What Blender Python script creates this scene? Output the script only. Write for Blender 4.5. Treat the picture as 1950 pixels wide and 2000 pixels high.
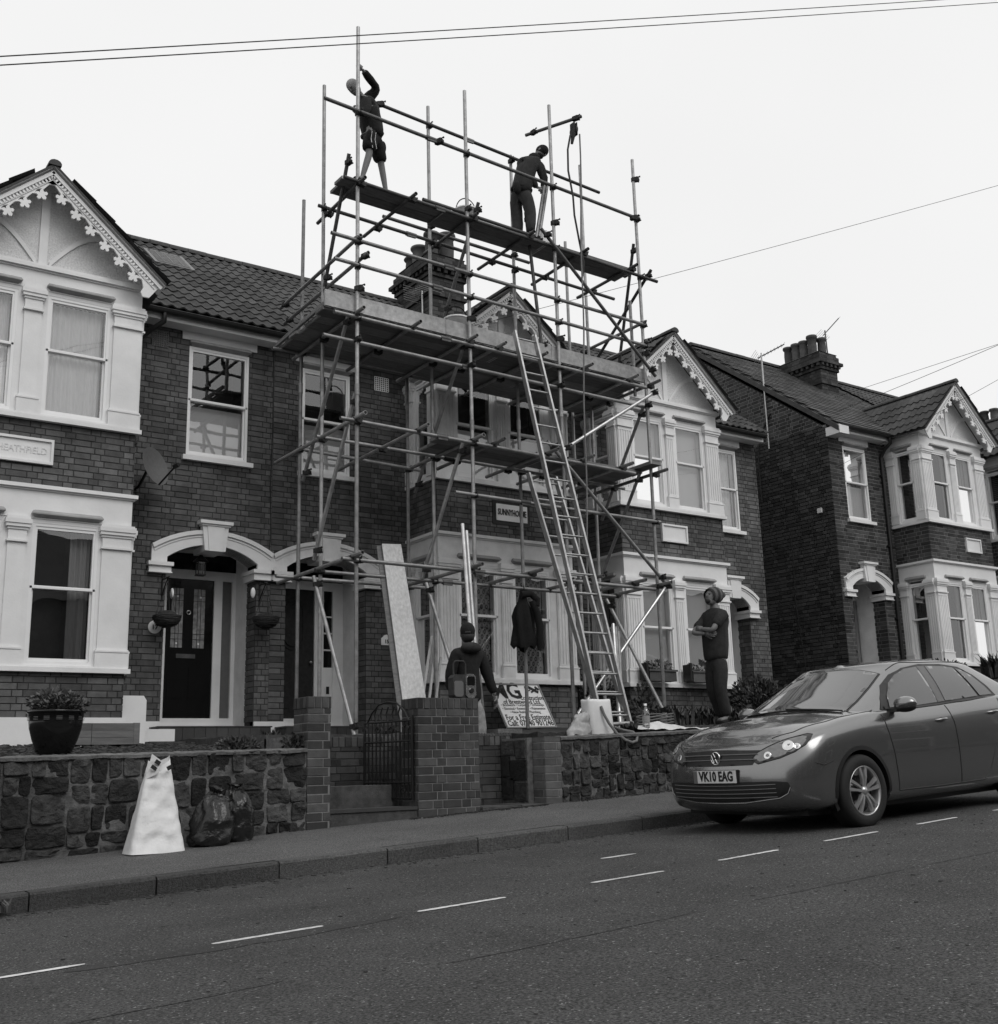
import bpy, bmesh, math, random
from mathutils import Vector, Matrix, noise
from mathutils.bvhtree import BVHTree
from mathutils.geometry import delaunay_2d_cdt
for o in list(bpy.data.objects): bpy.data.objects.remove(o, do_unlink=True)
SC = bpy.context.scene
COL = SC.collection
V = Vector
PI = math.pi
random.seed(7)

# ------------------------------------------------------------------ camera
cam_d = bpy.data.cameras.new('camera'); cam = bpy.data.objects.new('camera', cam_d); COL.objects.link(cam)
YAW, PITCH, ROLL = 0.610735, 0.227103, -0.027624
_cy, _sy, _cp, _sp = math.cos(YAW), math.sin(YAW), math.cos(PITCH), math.sin(PITCH)
_f = V((_sy*_cp, _cy*_cp, _sp)); _r = V((_cy, -_sy, 0)); _u = _r.cross(_f)
_cr, _sr = math.cos(ROLL), math.sin(ROLL)
right = _cr*_r+_sr*_u; up = _cr*_u-_sr*_r
mw = Matrix.Identity(4)
for i in range(3):
    mw[i][0] = right[i]; mw[i][1] = up[i]; mw[i][2] = -_f[i]
cam.matrix_world = mw
cam_d.sensor_fit = 'HORIZONTAL'; cam_d.sensor_width = 36; cam_d.lens = 2177.5/1950*36
cam_d.clip_start = 0.05; cam_d.clip_end = 3000
SC.camera = cam

# ------------------------------------------------------------------ sky and sun (overcast, neutral grey film)
SUN_EL, SUN_AZ = math.radians(48), math.radians(-150)
w = bpy.data.worlds.new('World'); SC.world = w; w.use_nodes = True
nt = w.node_tree; nt.nodes.clear()
out = nt.nodes.new('ShaderNodeOutputWorld'); bg = nt.nodes.new('ShaderNodeBackground')
sky = nt.nodes.new('ShaderNodeTexSky'); sky.sky_type = 'NISHITA'; sky.sun_disc = False
sky.sun_elevation = SUN_EL; sky.sun_rotation = PI; sky.air_density = 1.0; sky.dust_density = 6.0; sky.ozone_density = 1.0
bw = nt.nodes.new('ShaderNodeRGBToBW')
mx = nt.nodes.new('ShaderNodeMix'); mx.data_type = 'FLOAT'; mx.inputs[0].default_value = 0.88
mx.inputs[3].default_value = 10.2
nt.links.new(sky.outputs[0], bw.inputs[0]); nt.links.new(bw.outputs[0], mx.inputs[2])
tcw = nt.nodes.new('ShaderNodeTexCoord'); nzw = nt.nodes.new('ShaderNodeTexNoise'); nzw.inputs['Scale'].default_value = 2.2
nzw.inputs['Detail'].default_value = 3
nt.links.new(tcw.outputs['Generated'], nzw.inputs['Vector'])
mrw = nt.nodes.new('ShaderNodeMapRange'); mrw.inputs[3].default_value = 0.93; mrw.inputs[4].default_value = 1.05
nt.links.new(nzw.outputs[0], mrw.inputs[0])
mul = nt.nodes.new('ShaderNodeMath'); mul.operation = 'MULTIPLY'
nt.links.new(mx.outputs[0], mul.inputs[0]); nt.links.new(mrw.outputs[0], mul.inputs[1])
nt.links.new(mul.outputs[0], bg.inputs['Color'])
bg.inputs['Strength'].default_value = 0.10
nt.links.new(bg.outputs[0], out.inputs['Surface'])
sd = bpy.data.lights.new('sun', 'SUN'); sd.energy = 1.1; sd.angle = math.radians(35); sd.color = (1, 0.99, 0.98)
sun = bpy.data.objects.new('sun', sd); COL.objects.link(sun)
# light arrives from behind the camera, high up, slightly from the right
sdir = V((0.10, -0.80, 0)).normalized()*math.cos(SUN_EL)+V((0, 0, math.sin(SUN_EL)))
sun.rotation_euler = sdir.to_track_quat('Z', 'Y').to_euler()
SC.view_settings.view_transform = 'Standard'; SC.view_settings.look = 'None'
SC.view_settings.exposure = 0.0; SC.view_settings.gamma = 1.0; SC.view_settings.use_curve_mapping = False
SC.render.engine = 'CYCLES'

# ------------------------------------------------------------------ materials
MATS = {}
def mat(name, v, rough=0.8, var=0.15, scale=6.0, bump=0.0, bscale=60.0, metal=0.0, rnd=0.0, stain=0.0, spec=0.4,
        speck=0.0, speckv=0.5, speckscale=90, coat=0.0, f0=0.25, f1=0.75, stretch=None, detail=4, obj=False):
    m = bpy.data.materials.new(name); m.use_nodes = True
    n = m.node_tree.nodes; l = m.node_tree.links; b = n['Principled BSDF']
    b.inputs['Roughness'].default_value = rough; b.inputs['Metallic'].default_value = metal
    b.inputs['Specular IOR Level'].default_value = spec
    if coat: b.inputs['Coat Weight'].default_value = coat; b.inputs['Coat Roughness'].default_value = 0.04
    if obj: geo = n.new('ShaderNodeTexCoord'); pos = geo.outputs['Object']
    else: geo = n.new('ShaderNodeNewGeometry'); pos = geo.outputs['Position']
    if stretch:
        mp = n.new('ShaderNodeMapping'); mp.inputs['Scale'].default_value = stretch
        l.new(pos, mp.inputs[0]); pos = mp.outputs[0]
    def noi(sc, det=detail, rg=0.6):
        t = n.new('ShaderNodeTexNoise'); t.inputs['Scale'].default_value = sc; t.inputs['Detail'].default_value = det
        t.inputs['Roughness'].default_value = rg; l.new(pos, t.inputs['Vector']); return t.outputs[0]
    def rng(src, a, bb, f0=0.25, f1=0.75):
        r = n.new('ShaderNodeMapRange'); r.inputs[1].default_value = f0; r.inputs[2].default_value = f1
        r.inputs[3].default_value = a; r.inputs[4].default_value = bb; l.new(src, r.inputs[0]); return r.outputs[0]
    def mth(op, a, bb):
        k = n.new('ShaderNodeMath'); k.operation = op
        for i, q in enumerate((a, bb)):
            if isinstance(q, (int, float)): k.inputs[i].default_value = q
            else: l.new(q, k.inputs[i])
        return k.outputs[0]
    val = rng(noi(scale), v*(1-var), v*(1+var), f0, f1)
    if rnd:
        oi = n.new('ShaderNodeObjectInfo'); at = n.new('ShaderNodeAttribute'); at.attribute_name = 'bv'
        fr = mth('FRACT', mth('ADD', oi.outputs['Random'], at.outputs['Fac']), 0)
        val = mth('MULTIPLY', val, rng(fr, 1-rnd, 1+rnd, 0, 1))
    if stain:
        val = mth('MULTIPLY', val, rng(noi(0.9, 5, 0.65), 1-stain, 1+stain*0.4, 0.35, 0.62))
    if speck:
        sp = rng(noi(speckscale, 2, 0.5), 0, 1, 0.66, 0.70)
        val = mth('ADD', val, mth('MULTIPLY', sp, speckv*speck))
    l.new(val, b.inputs['Base Color'])
    if bump:
        bp = n.new('ShaderNodeBump'); bp.inputs['Strength'].default_value = bump; bp.inputs['Distance'].default_value = 0.02 if name in ('asphalt', 'pavement', 'kerb', 'stone') else 0.01
        l.new(noi(bscale, 3), bp.inputs['Height']); l.new(bp.outputs[0], b.inputs['Normal'])
    MATS[name] = m; return m
def glass_mat(name, tint=0.9, rough=0.0, f=0.10):
    m = bpy.data.materials.new(name); m.use_nodes = True
    n = m.node_tree.nodes; l = m.node_tree.links; n.clear()
    o = n.new('ShaderNodeOutputMaterial'); mix = n.new('ShaderNodeMixShader'); tr = n.new('ShaderNodeBsdfTransparent')
    gl = n.new('ShaderNodeBsdfGlossy'); gl.inputs['Roughness'].default_value = rough
    gl.inputs['Color'].default_value = (1, 1, 1, 1)
    tr.inputs['Color'].default_value = (tint, tint, tint, 1)
    fr = n.new('ShaderNodeLayerWeight'); fr.inputs['Blend'].default_value = 0.35
    r = n.new('ShaderNodeMapRange'); r.inputs[3].default_value = f; r.inputs[4].default_value = 0.9
    l.new(fr.outputs['Fresnel'], r.inputs[0]); l.new(r.outputs[0], mix.inputs[0])
    geo = n.new('ShaderNodeNewGeometry'); nz = n.new('ShaderNodeTexNoise'); nz.inputs['Scale'].default_value = 1.3
    bp = n.new('ShaderNodeBump'); bp.inputs['Strength'].default_value = 0.06; bp.inputs['Distance'].default_value = 0.05
    l.new(geo.outputs['Position'], nz.inputs['Vector']); l.new(nz.outputs[0], bp.inputs['Height']); l.new(bp.outputs[0], gl.inputs['Normal'])
    l.new(tr.outputs[0], mix.inputs[1]); l.new(gl.outputs[0], mix.inputs[2]); l.new(mix.outputs[0], o.inputs[0])
    MATS[name] = m; return m
mat('brick', 0.098, 0.9, 0.28, 9, 0.5, 90, rnd=0.33, stain=0.42)
mat('brick_dark', 0.046, 0.9, 0.3, 9, 0.5, 90, rnd=0.6, stain=0.3)
mat('brick_warm', 0.06, 0.9, 0.3, 9, 0.5, 90, rnd=0.45, stain=0.35)
mat('mortar', 0.035, 0.95, 0.25, 20, 0.5, 120, stain=0.3)
mat('mortar_light', 0.2, 0.95, 0.25, 20, 0.5, 120, stain=0.3)
mat('white_paint', 0.72, 0.55, 0.05, 3, 0.15, 40, stain=0.10)
mat('white_paint_worn', 0.7, 0.6, 0.10, 5, 0.25, 40, stain=0.20)
mat('upvc', 0.76, 0.3, 0.03, 3)
mat('pebbledash', 0.66, 0.9, 0.22, 45, 1.0, 70, stain=0.08)
mat('grey_trim', 0.30, 0.7, 0.2, 5, 0.2, 60, stain=0.2)
mat('roof_tile', 0.05, 0.85, 0.25, 12, 0.4, 120, rnd=0.35, stain=0.3)
mat('slate', 0.06, 0.75, 0.3, 12, 0.4, 120, rnd=0.5, stain=0.4)
mat('ridge', 0.06, 0.9, 0.3, 8, 0.6, 80)
mat('black_paint', 0.012, 0.35, 0.2, 5)
mat('black_gloss', 0.008, 0.12, 0.1, 5)
mat('gutter', 0.014, 0.4, 0.2, 5)
mat('interior', 0.02, 0.9, 0.2, 3)  # near-black colour stands in for the darkness of unlit rooms
mat('curtain', 0.85, 0.9, 0.06, 3, 0.6, 12, stretch=(14, 14, 0.3))
mat('blind', 0.72, 0.8, 0.03, 3)
mat('lace', 0.3, 0.9, 0.3, 30)
mat('curtain_dim', 0.22, 0.9, 0.15, 3, 0.6, 12, stretch=(14, 14, 0.3))
mat('asphalt', 0.06, 0.9, 0.62, 85, 1.0, 110, stain=0.28, speck=1, speckv=0.22, speckscale=58, detail=6, f0=.42, f1=.58)
mat('asphalt_patch', 0.042, 0.9, 0.45, 60, 1.0, 160, stain=0.2, speck=1, speckv=0.2, speckscale=55)
mat('tarmac_seam', 0.048, 0.9, 0.6, 70, 1.0, 110, stain=0.3, speck=1, speckv=0.15, speckscale=58, detail=6, f0=.42, f1=.58)
mat('pavement', 0.115, 0.9, 0.6, 95, 1.0, 130, stain=0.22, speck=1, speckv=0.16, speckscale=70, detail=6, f0=.42, f1=.58)
mat('kerb', 0.075, 0.85, 0.6, 60, 0.8, 120, rnd=0.25, stain=0.35)
mat('road_paint', 0.55, 0.7, 0.3, 30, 0.3, 90, stain=0.4)
mat('stone', 0.034, 0.85, 0.6, 14, 1.0, 35, rnd=0.8, stain=0.45)
mat('wall_mortar', 0.13, 0.95, 0.45, 18, 1.0, 60, stain=0.5)
mat('coping', 0.13, 0.95, 0.4, 25, 1.0, 50, stain=0.35)
mat('soil', 0.03, 0.95, 0.5, 25, 1.0, 50)
mat('step_tile', 0.045, 0.5, 0.2, 9, 0.2, 80, rnd=0.25)
mat('concrete', 0.07, 0.9, 0.4, 14, 0.7, 70, stain=0.4)
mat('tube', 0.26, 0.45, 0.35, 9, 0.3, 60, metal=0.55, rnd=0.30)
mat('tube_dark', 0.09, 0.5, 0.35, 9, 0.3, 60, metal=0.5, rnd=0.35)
mat('tube_bright', 0.5, 0.32, 0.25, 9, 0.2, 60, metal=0.7)
mat('coupler', 0.022, 0.6, 0.5, 30, 0.3, 60, metal=0.4)
mat('board', 0.14, 0.8, 0.35, 5, 0.4, 60, rnd=0.30, stretch=(1.2, 8, 8))
mat('board_light', 0.38, 0.8, 0.30, 14, 0.4, 60, stain=0.35)
mat('timber_pale', 0.42, 0.75, 0.22, 6, 0.3, 60, rnd=0.2, stretch=(6, 6, 1))
mat('timber_grey', 0.13, 0.85, 0.3, 4, 0.4, 60, rnd=0.2, stretch=(1, 6, 8))
mat('alu', 0.42, 0.35, 0.25, 12, 0.15, 60, metal=0.75)
mat('car_paint', 0.21, 0.24, 0.08, 400, metal=0.85, coat=1.0, spec=0.6)
mat('car_black', 0.012, 0.45, 0.15, 20)
mat('rubber', 0.013, 0.75, 0.25, 60, 0.3, 160)
mat('chrome', 0.75, 0.10, 0.02, 5, metal=1.0)
mat('wheel_silver', 0.48, 0.28, 0.05, 20, metal=0.7)
mat('lamp_dark', 0.05, 0.15, 0.2, 20, metal=0.5)
mat('lamp_silver', 0.7, 0.10, 0.1, 20, metal=0.9)
mat('plate', 0.62, 0.4, 0.02, 5)
mat('grey_plastic', 0.12, 0.4, 0.1, 20)
mat('cloth_black', 0.010, 0.95, 0.35, 20, 0.6, 30)
mat('cloth_dark', 0.022, 0.95, 0.35, 15, 0.6, 25)
mat('cloth_mid', 0.035, 0.95, 0.35, 15, 0.7, 22)
mat('cloth_pale', 0.26, 0.95, 0.35, 12, 0.7, 25)
mat('knit_pale', 0.27, 0.95, 0.2, 60, 0.6, 90)
mat('knit_dark', 0.03, 0.95, 0.3, 60, 0.6, 90)
mat('knit_band', 0.10, 0.95, 0.3, 60, 0.6, 90)
mat('skin', 0.15, 0.6, 0.10, 20)
mat('eye', 0.02, 0.3, 0.1, 20)
mat('hair', 0.02, 0.7, 0.3, 60)
mat('bag_white', 0.62, 0.45, 0.12, 8, 1.0, 12, stain=0.2)
mat('bin_bag', 0.014, 0.18, 0.3, 8, 1.0, 20)
mat('plastic_white', 0.7, 0.45, 0.08, 10, stain=0.1)
mat('rope', 0.16, 0.95, 0.3, 60, 0.5, 120)
mat('rope_dark', 0.04, 0.95, 0.3, 60, 0.5, 120)
mat('wire', 0.02, 0.7, 0.1, 5)
mat('wicker', 0.032, 0.8, 0.5, 40, 0.8, 80)
mat('leaf', 0.055, 0.7, 0.4, 15, rnd=0.5)
mat('leaf_dark', 0.03, 0.7, 0.4, 15, rnd=0.5)
mat('leaf_pale', 0.10, 0.7, 0.4, 15, rnd=0.4)
mat('pot_glaze', 0.010, 0.14, 0.2, 6)
mat('terracotta', 0.075, 0.9, 0.25, 10, 0.5, 60, rnd=0.3)
mat('sign_white', 0.78, 0.5, 0.03, 5)
mat('sign_grey', 0.22, 0.5, 0.05, 5)
mat('ink', 0.012, 0.6, 0.05, 5)
mat('ink_grey', 0.16, 0.6, 0.05, 5)
mat('dish', 0.1, 0.6, 0.15, 30, 0.2, 90)
mat('render_far', 0.16, 0.9, 0.2, 3, stain=0.3)
glass_mat('glass', 0.93, 0.0, 0.10)
glass_mat('glass_car', 0.35, 0.0, 0.22)
glass_mat('glass_clear', 0.9, 0.02, 0.10)
mat('glass_side', 0.035, 0.05, 0.1, 3, spec=1.0, coat=0.6)
mat('lamp_mid', 0.20, 0.2, 0.2, 30, metal=0.6)
def M(n): return MATS[n]

# ------------------------------------------------------------------ helpers
ROOTS = {}
def tag(o, label=None, cat=None, group=None, kind=None):
    if label: o['label'] = label
    if cat: o['category'] = cat
    if group: o['group'] = group
    if kind: o['kind'] = kind
    return o
def thing(name, label, cat, loc=(0, 0, 0), group=None, kind=None):
    o = bpy.data.objects.new(name, None); COL.objects.link(o); o.location = loc; o.empty_display_size = 0.2
    tag(o, label, cat, group, kind); return o
def base_of(p):
    v = V((0, 0, 0))
    while p is not None: v += p.location; p = p.parent
    return v
def link(name, me, parent=None):
    o = bpy.data.objects.new(name, me); COL.objects.link(o)
    if parent: o.parent = parent
    return o
class MB:
    def __init__(s): s.v = []; s.f = []; s.a = []; s.s = []
    def add(s, vs, fs, bv=0.0, smooth=False):
        b = len(s.v); s.v.extend([V(q) for q in vs])
        for f in fs: s.f.append(tuple(b+i for i in f)); s.a.append(bv); s.s.append(smooth)
        return s
    def box(s, x0, x1, y0, y1, z0, z1, bv=0.0):
        v = [(x0, y0, z0), (x1, y0, z0), (x1, y1, z0), (x0, y1, z0), (x0, y0, z1), (x1, y0, z1), (x1, y1, z1), (x0, y1, z1)]
        return s.add(v, [(0, 3, 2, 1), (4, 5, 6, 7), (0, 1, 5, 4), (1, 2, 6, 5), (2, 3, 7, 6), (3, 0, 4, 7)], bv)
    def obox(s, c, ax, ay, az, bv=0.0):   # oriented box: centre, half axis vectors
        c = V(c); ax = V(ax); ay = V(ay); az = V(az)
        v = [c+i*ax+j*ay+k*az for k in (-1, 1) for j in (-1, 1) for i in (-1, 1)]
        return s.add(v, [(0, 2, 3, 1), (4, 5, 7, 6), (0, 1, 5, 4), (1, 3, 7, 5), (3, 2, 6, 7), (2, 0, 4, 6)], bv)
    def tube(s, p, q, r, n=10, r2=None, cap=True, smooth=True):
        p = V(p); q = V(q); d = (q-p).normalized(); a = d.orthogonal().normalized(); b = d.cross(a)
        r2 = r if r2 is None else r2; vs = []
        for P_, R_ in ((p, r), (q, r2)):
            for i in range(n): t = 2*PI*i/n; vs.append(P_+R_*(math.cos(t)*a+math.sin(t)*b))
        s.add(vs, [(i, (i+1) % n, n+(i+1) % n, n+i) for i in range(n)], smooth=smooth)
        if cap: s.add(vs[:n], [tuple(range(n-1, -1, -1))]); s.add(vs[n:], [tuple(range(n))])
        return s
    def path(s, pts, r, n=8, taper=None):
        pts = [V(p) for p in pts]; vs = []; a = None
        for i, p in enumerate(pts):
            d = (pts[min(i+1, len(pts)-1)]-pts[max(i-1, 0)]).normalized()
            if a is None: a = d.orthogonal().normalized()
            else: a = (a-d*a.dot(d)).normalized()
            b = d.cross(a); R_ = r if taper is None else r*taper[i]
            for k in range(n): t = 2*PI*k/n; vs.append(p+R_*(math.cos(t)*a+math.sin(t)*b))
        m = len(pts)
        s.add(vs, [(j*n+i, j*n+(i+1) % n, (j+1)*n+(i+1) % n, (j+1)*n+i) for j in range(m-1) for i in range(n)], smooth=True)
        s.add(vs[:n], [tuple(range(n-1, -1, -1))]); s.add(vs[-n:], [tuple(range(n))]); return s
    def lathe(s, c, prof, n=24, smooth=True):   # prof: (r, z)
        c = V(c); vs = []
        for r, z in prof:
            for i in range(n): t = 2*PI*i/n; vs.append(c+V((r*math.cos(t), r*math.sin(t), z)))
        m = len(prof)
        return s.add(vs, [(j*n+i, j*n+(i+1) % n, (j+1)*n+(i+1) % n, (j+1)*n+i) for j in range(m-1) for i in range(n)], smooth=smooth)
    def ell(s, c, rx, ry, rz, n=12, m=8, mtx=None):
        vs = [];
        for j in range(m+1):
            ph = PI*j/m
            for i in range(n):
                t = 2*PI*i/n; q = V((rx*math.sin(ph)*math.cos(t), ry*math.sin(ph)*math.sin(t), rz*math.cos(ph)))
                if mtx: q = mtx @ q
                vs.append(V(c)+q)
        return s.add(vs, [(j*n+i, (j+1)*n+i, (j+1)*n+(i+1) % n, j*n+(i+1) % n) for j in range(m) for i in range(n)], smooth=True)
    def poly(s, outer, holes, fn, d0, d1, bv=0.0):
        """prism from a 2D polygon with holes; fn(u, v, d) -> 3D"""
        vs, fs = cdt(outer, holes)
        n = len(vs)
        P0 = [fn(u, v_, d0) for u, v_ in vs]; P1 = [fn(u, v_, d1) for u, v_ in vs]
        s.add(P0, fs, bv)
        if d1 != d0:
            s.add(P1, [tuple(reversed(f)) for f in fs], bv)
            for lp in [outer]+list(holes):
                m = len(lp); a = [fn(u, v_, d0) for u, v_ in lp]; b = [fn(u, v_, d1) for u, v_ in lp]
                s.add(a+b, [(i, (i+1) % m, m+(i+1) % m, m+i) for i in range(m)], bv)
        return s
    def mesh(s, name, material, off=V((0, 0, 0)), recalc=True):
        me = bpy.data.meshes.new(name)
        me.from_pydata([tuple(v-off) for v in s.v], [], s.f)
        if any(s.a):
            at = me.attributes.new('bv', 'FLOAT', 'FACE'); at.data.foreach_set('value', s.a)
        me.polygons.foreach_set('use_smooth', s.s)
        if material: me.materials.append(M(material) if isinstance(material, str) else material)
        if recalc and len(s.f) < 60000:
            bm = bmesh.new(); bm.from_mesh(me); bmesh.ops.recalc_face_normals(bm, faces=bm.faces); bm.to_mesh(me); bm.free()
        me.update(); return me
    def build(s, name, material, parent=None, local=False, recalc=True):
        off = V((0, 0, 0)) if (local or parent is None) else base_of(parent)
        return link(name, s.mesh(name, material, off, recalc), parent)
def cdt(outer, holes=()):
    vs = []; ed = []
    for lp in [outer]+list(holes):
        b = len(vs); m = len(lp); vs += [V((p[0], p[1])) for p in lp]; ed += [(b+i, b+(i+1) % m) for i in range(m)]
    r = delaunay_2d_cdt(vs, ed, [], 0, 1e-6)
    ov = [(p.x, p.y) for p in r[0]]; fs = []
    for f in r[2]:
        cx = sum(ov[i][0] for i in f)/len(f); cy = sum(ov[i][1] for i in f)/len(f)
        if inside(cx, cy, outer) and not any(inside(cx, cy, h) for h in holes): fs.append(tuple(f))
    return ov, fs
def inside(x, y, poly):
    c = False; n = len(poly); j = n-1
    for i in range(n):
        xi, yi = poly[i][0], poly[i][1]; xj, yj = poly[j][0], poly[j][1]
        if (yi > y) != (yj > y) and x < (xj-xi)*(y-yi)/(yj-yi)+xi: c = not c
        j = i
    return c
def rect(x0, x1, z0, z1): return [(x0, z0), (x1, z0), (x1, z1), (x0, z1)]
def onY(Y): return lambda u, v, d: (u, Y+d, v)
def onX(X): return lambda u, v, d: (X+d, u, v)
def arc(cx, cz, r, a0, a1, n): return [(cx+r*math.cos(a0+(a1-a0)*i/n), cz+r*math.sin(a0+(a1-a0)*i/n)) for i in range(n+1)]
def seg_arc(xa, xb, zs, zc, n=14):
    """segmental arch points from (xa,zs) up to crown zc and down to (xb,zs)"""
    c = (xb-xa)/2; h = zc-zs; r = (c*c+h*h)/(2*h); cx = (xa+xb)/2; cz = zc-r; a = math.asin(c/r)
    return [(cx+r*math.sin(-a+2*a*i/n), cz+r*math.cos(-a+2*a*i/n)) for i in range(n+1)]
def text_obj(name, body, size, loc, rot, material, parent, extrude=0.002, bold=0.0, align='CENTER', sx=1.0, world=True):
    c = bpy.data.curves.new(name, 'FONT'); c.body = body; c.size = size; c.extrude = extrude; c.align_x = align; c.align_y = 'CENTER'
    c.offset = bold; c.resolution_u = 2
    o = bpy.data.objects.new(name, c); COL.objects.link(o)
    dg = bpy.context.evaluated_depsgraph_get(); me = bpy.data.meshes.new_from_object(o.evaluated_get(dg))
    bpy.data.objects.remove(o); me.materials.clear(); me.materials.append(M(material))
    t = link(name, me, parent); mt = rot.to_4x4() @ Matrix.Diagonal((sx, 1, 1, 1))
    me.transform(Matrix.Translation(V(loc)-(base_of(parent) if world and parent else V((0, 0, 0)))) @ mt)
    return t
ROT_FRONT = Matrix(((1, 0, 0), (0, 0, -1), (0, 1, 0)))      # text reads on a wall that faces -Y
NEAR = V((0, 0, 0))

# bricks -------------------------------------------------------------
GAUGE = 0.0785
def brick_rows(u0, u1, z0, z1, holes=(), g=GAUGE, L=0.225, H=0.108, j=0.010, header_only=False, soldier=False, clip=None):
    """Flemish bond rectangles (ua, ub, za, zb) clipped by holes given as functions z -> (a, b) or None"""
    out = []; k = 0; z = z0
    if soldier:
        u = u0
        while u < u1-0.02: out.append((u, min(u+0.066, u1), z0, z1)); u += 0.076
        return out
    while z < z1-0.02:
        zt = min(z+g-j, z1); u = u0-(0 if k % 2 == 0 else (L+H)/2+random.uniform(-.01, .01)-L/2); long = True
        row = []
        while u < u1:
            w_ = L if long else H
            a, b = max(u, u0), min(u+w_, u1)
            if b-a > 0.02: row.append((a, b))
            u += w_+j; long = not long
        zc = (z+zt)/2
        for h in holes:
            r = h(zc)
            if not r: continue
            nr = []
            for a, b in row:
                if b <= r[0] or a >= r[1]: nr.append((a, b)); continue
                if r[0]-a > 0.02: nr.append((a, r[0]))
                if b-r[1] > 0.02: nr.append((r[1], b))
            row = nr
        out += [(a, b, z, zt) for a, b in row]
        z += g; k += 1
    return out
UNIT = {}
def unit_brick(material):
    if material not in UNIT:
        mb = MB(); e = 0.04
        v = [(-.5, 0, -.5), (.5, 0, -.5), (.5, 0, .5), (-.5, 0, .5), (-.5+e/2, -1, -.5+e), (.5-e/2, -1, -.5+e), (.5-e/2, -1, .5-e), (-.5+e/2, -1, .5-e)]
        mb.add(v, [(4, 5, 6, 7), (0, 1, 5, 4), (1, 2, 6, 5), (2, 3, 7, 6), (3, 0, 4, 7)])
        UNIT[material] = mb.mesh('brick', material)
    return UNIT[material]
class Bricks:
    """collects bricks; the nearest 300 become single parts, the rest one part of kind stuff"""
    def __init__(s): s.b = []
    def face(s, rects, o, u, n, material='brick', proud=0.006):
        o = V(o); u = V(u); n = V(n)
        for a, b, z0, z1 in rects:
            c = o+u*((a+b)/2)+V((0, 0, (z0+z1)/2))
            s.b.append(((c-NEAR).length, c, u, n, b-a, z1-z0, material, proud*random.uniform(0.5, 1.4)))
    def build(s, parent, limit=300, name='brick'):
        s.b.sort(key=lambda t: t[0]); off = base_of(parent)
        for d, c, u, n, w_, h, m_, p in s.b[:limit]:
            o = link(name, unit_brick(m_), parent)
            mt = Matrix.Identity(4)
            for i in range(3): mt[i][0] = u[i]*w_; mt[i][1] = -n[i]*p; mt[i][2] = (0, 0, h)[i]; mt[i][3] = c[i]-off[i]
            o.matrix_local = mt
        rest = {}
        for r in s.b[limit:]: rest.setdefault(r[6], []).append(r)
        for m_, rs in rest.items():
            mb = MB()
            for d, c, u, n, w_, h, _, p in rs:
                U = u*w_/2; Z = V((0, 0, h/2)); N = n*p; e = 0.95
                v = [c-U-Z, c+U-Z, c+U+Z, c-U+Z, c-U*e-Z*.92+N, c+U*e-Z*.92+N, c+U*e+Z*.92+N, c-U*e+Z*.92+N]
                mb.add(v, [(4, 5, 6, 7), (0, 1, 5, 4), (1, 2, 6, 5), (2, 3, 7, 6), (3, 0, 4, 7)], random.uniform(0.001, 1))
            q = mb.build('brickwork', m_, parent, recalc=False); q['kind'] = 'stuff'

# roof tiles ---------------------------------------------------------
TILES = {}
def tile_mesh(kind):
    if kind in TILES: return TILES[kind]
    mb = MB()
    if kind == 'pan':
        W_, Lh = 0.33, 0.36; n = 16; vs = []
        def zz(x): return 0.030*(0.5+0.5*math.cos(2*PI*x/0.165))**1.5
        for y, lift in ((0, 0.022), (Lh, 0.0)):
            for i in range(n+1): x = -W_/2+W_*i/n; vs.append((x, y, zz(x)+lift))
        for i in range(n+1): x = -W_/2+W_*i/n; vs.append((x, 0, zz(x)))
        k = n+1
        mb.add(vs, [(i, i+1, k+i+1, k+i) for i in range(n)], smooth=True)
        mb.add([vs[i] for i in list(range(k))+list(range(2*k, 3*k))], [(k+i, k+i+1, i+1, i) for i in range(n)])
        me = mb.mesh('roof_tile', 'roof_tile', recalc=False)
    else:
        W_, Lh = 0.20, 0.20
        v = [(-W_/2+.004, 0, 0), (W_/2-.004, 0, 0), (W_/2-.004, 0, .014), (-W_/2+.004, 0, .014), (-W_/2+.004, Lh, -.002), (W_/2-.004, Lh, -.002)]
        mb.add(v, [(0, 1, 2, 3), (3, 2, 5, 4), (0, 3, 4), (1, 5, 2)])
        me = mb.mesh('roof_tile', 'slate', recalc=False)
    TILES[kind] = me; return me
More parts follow.
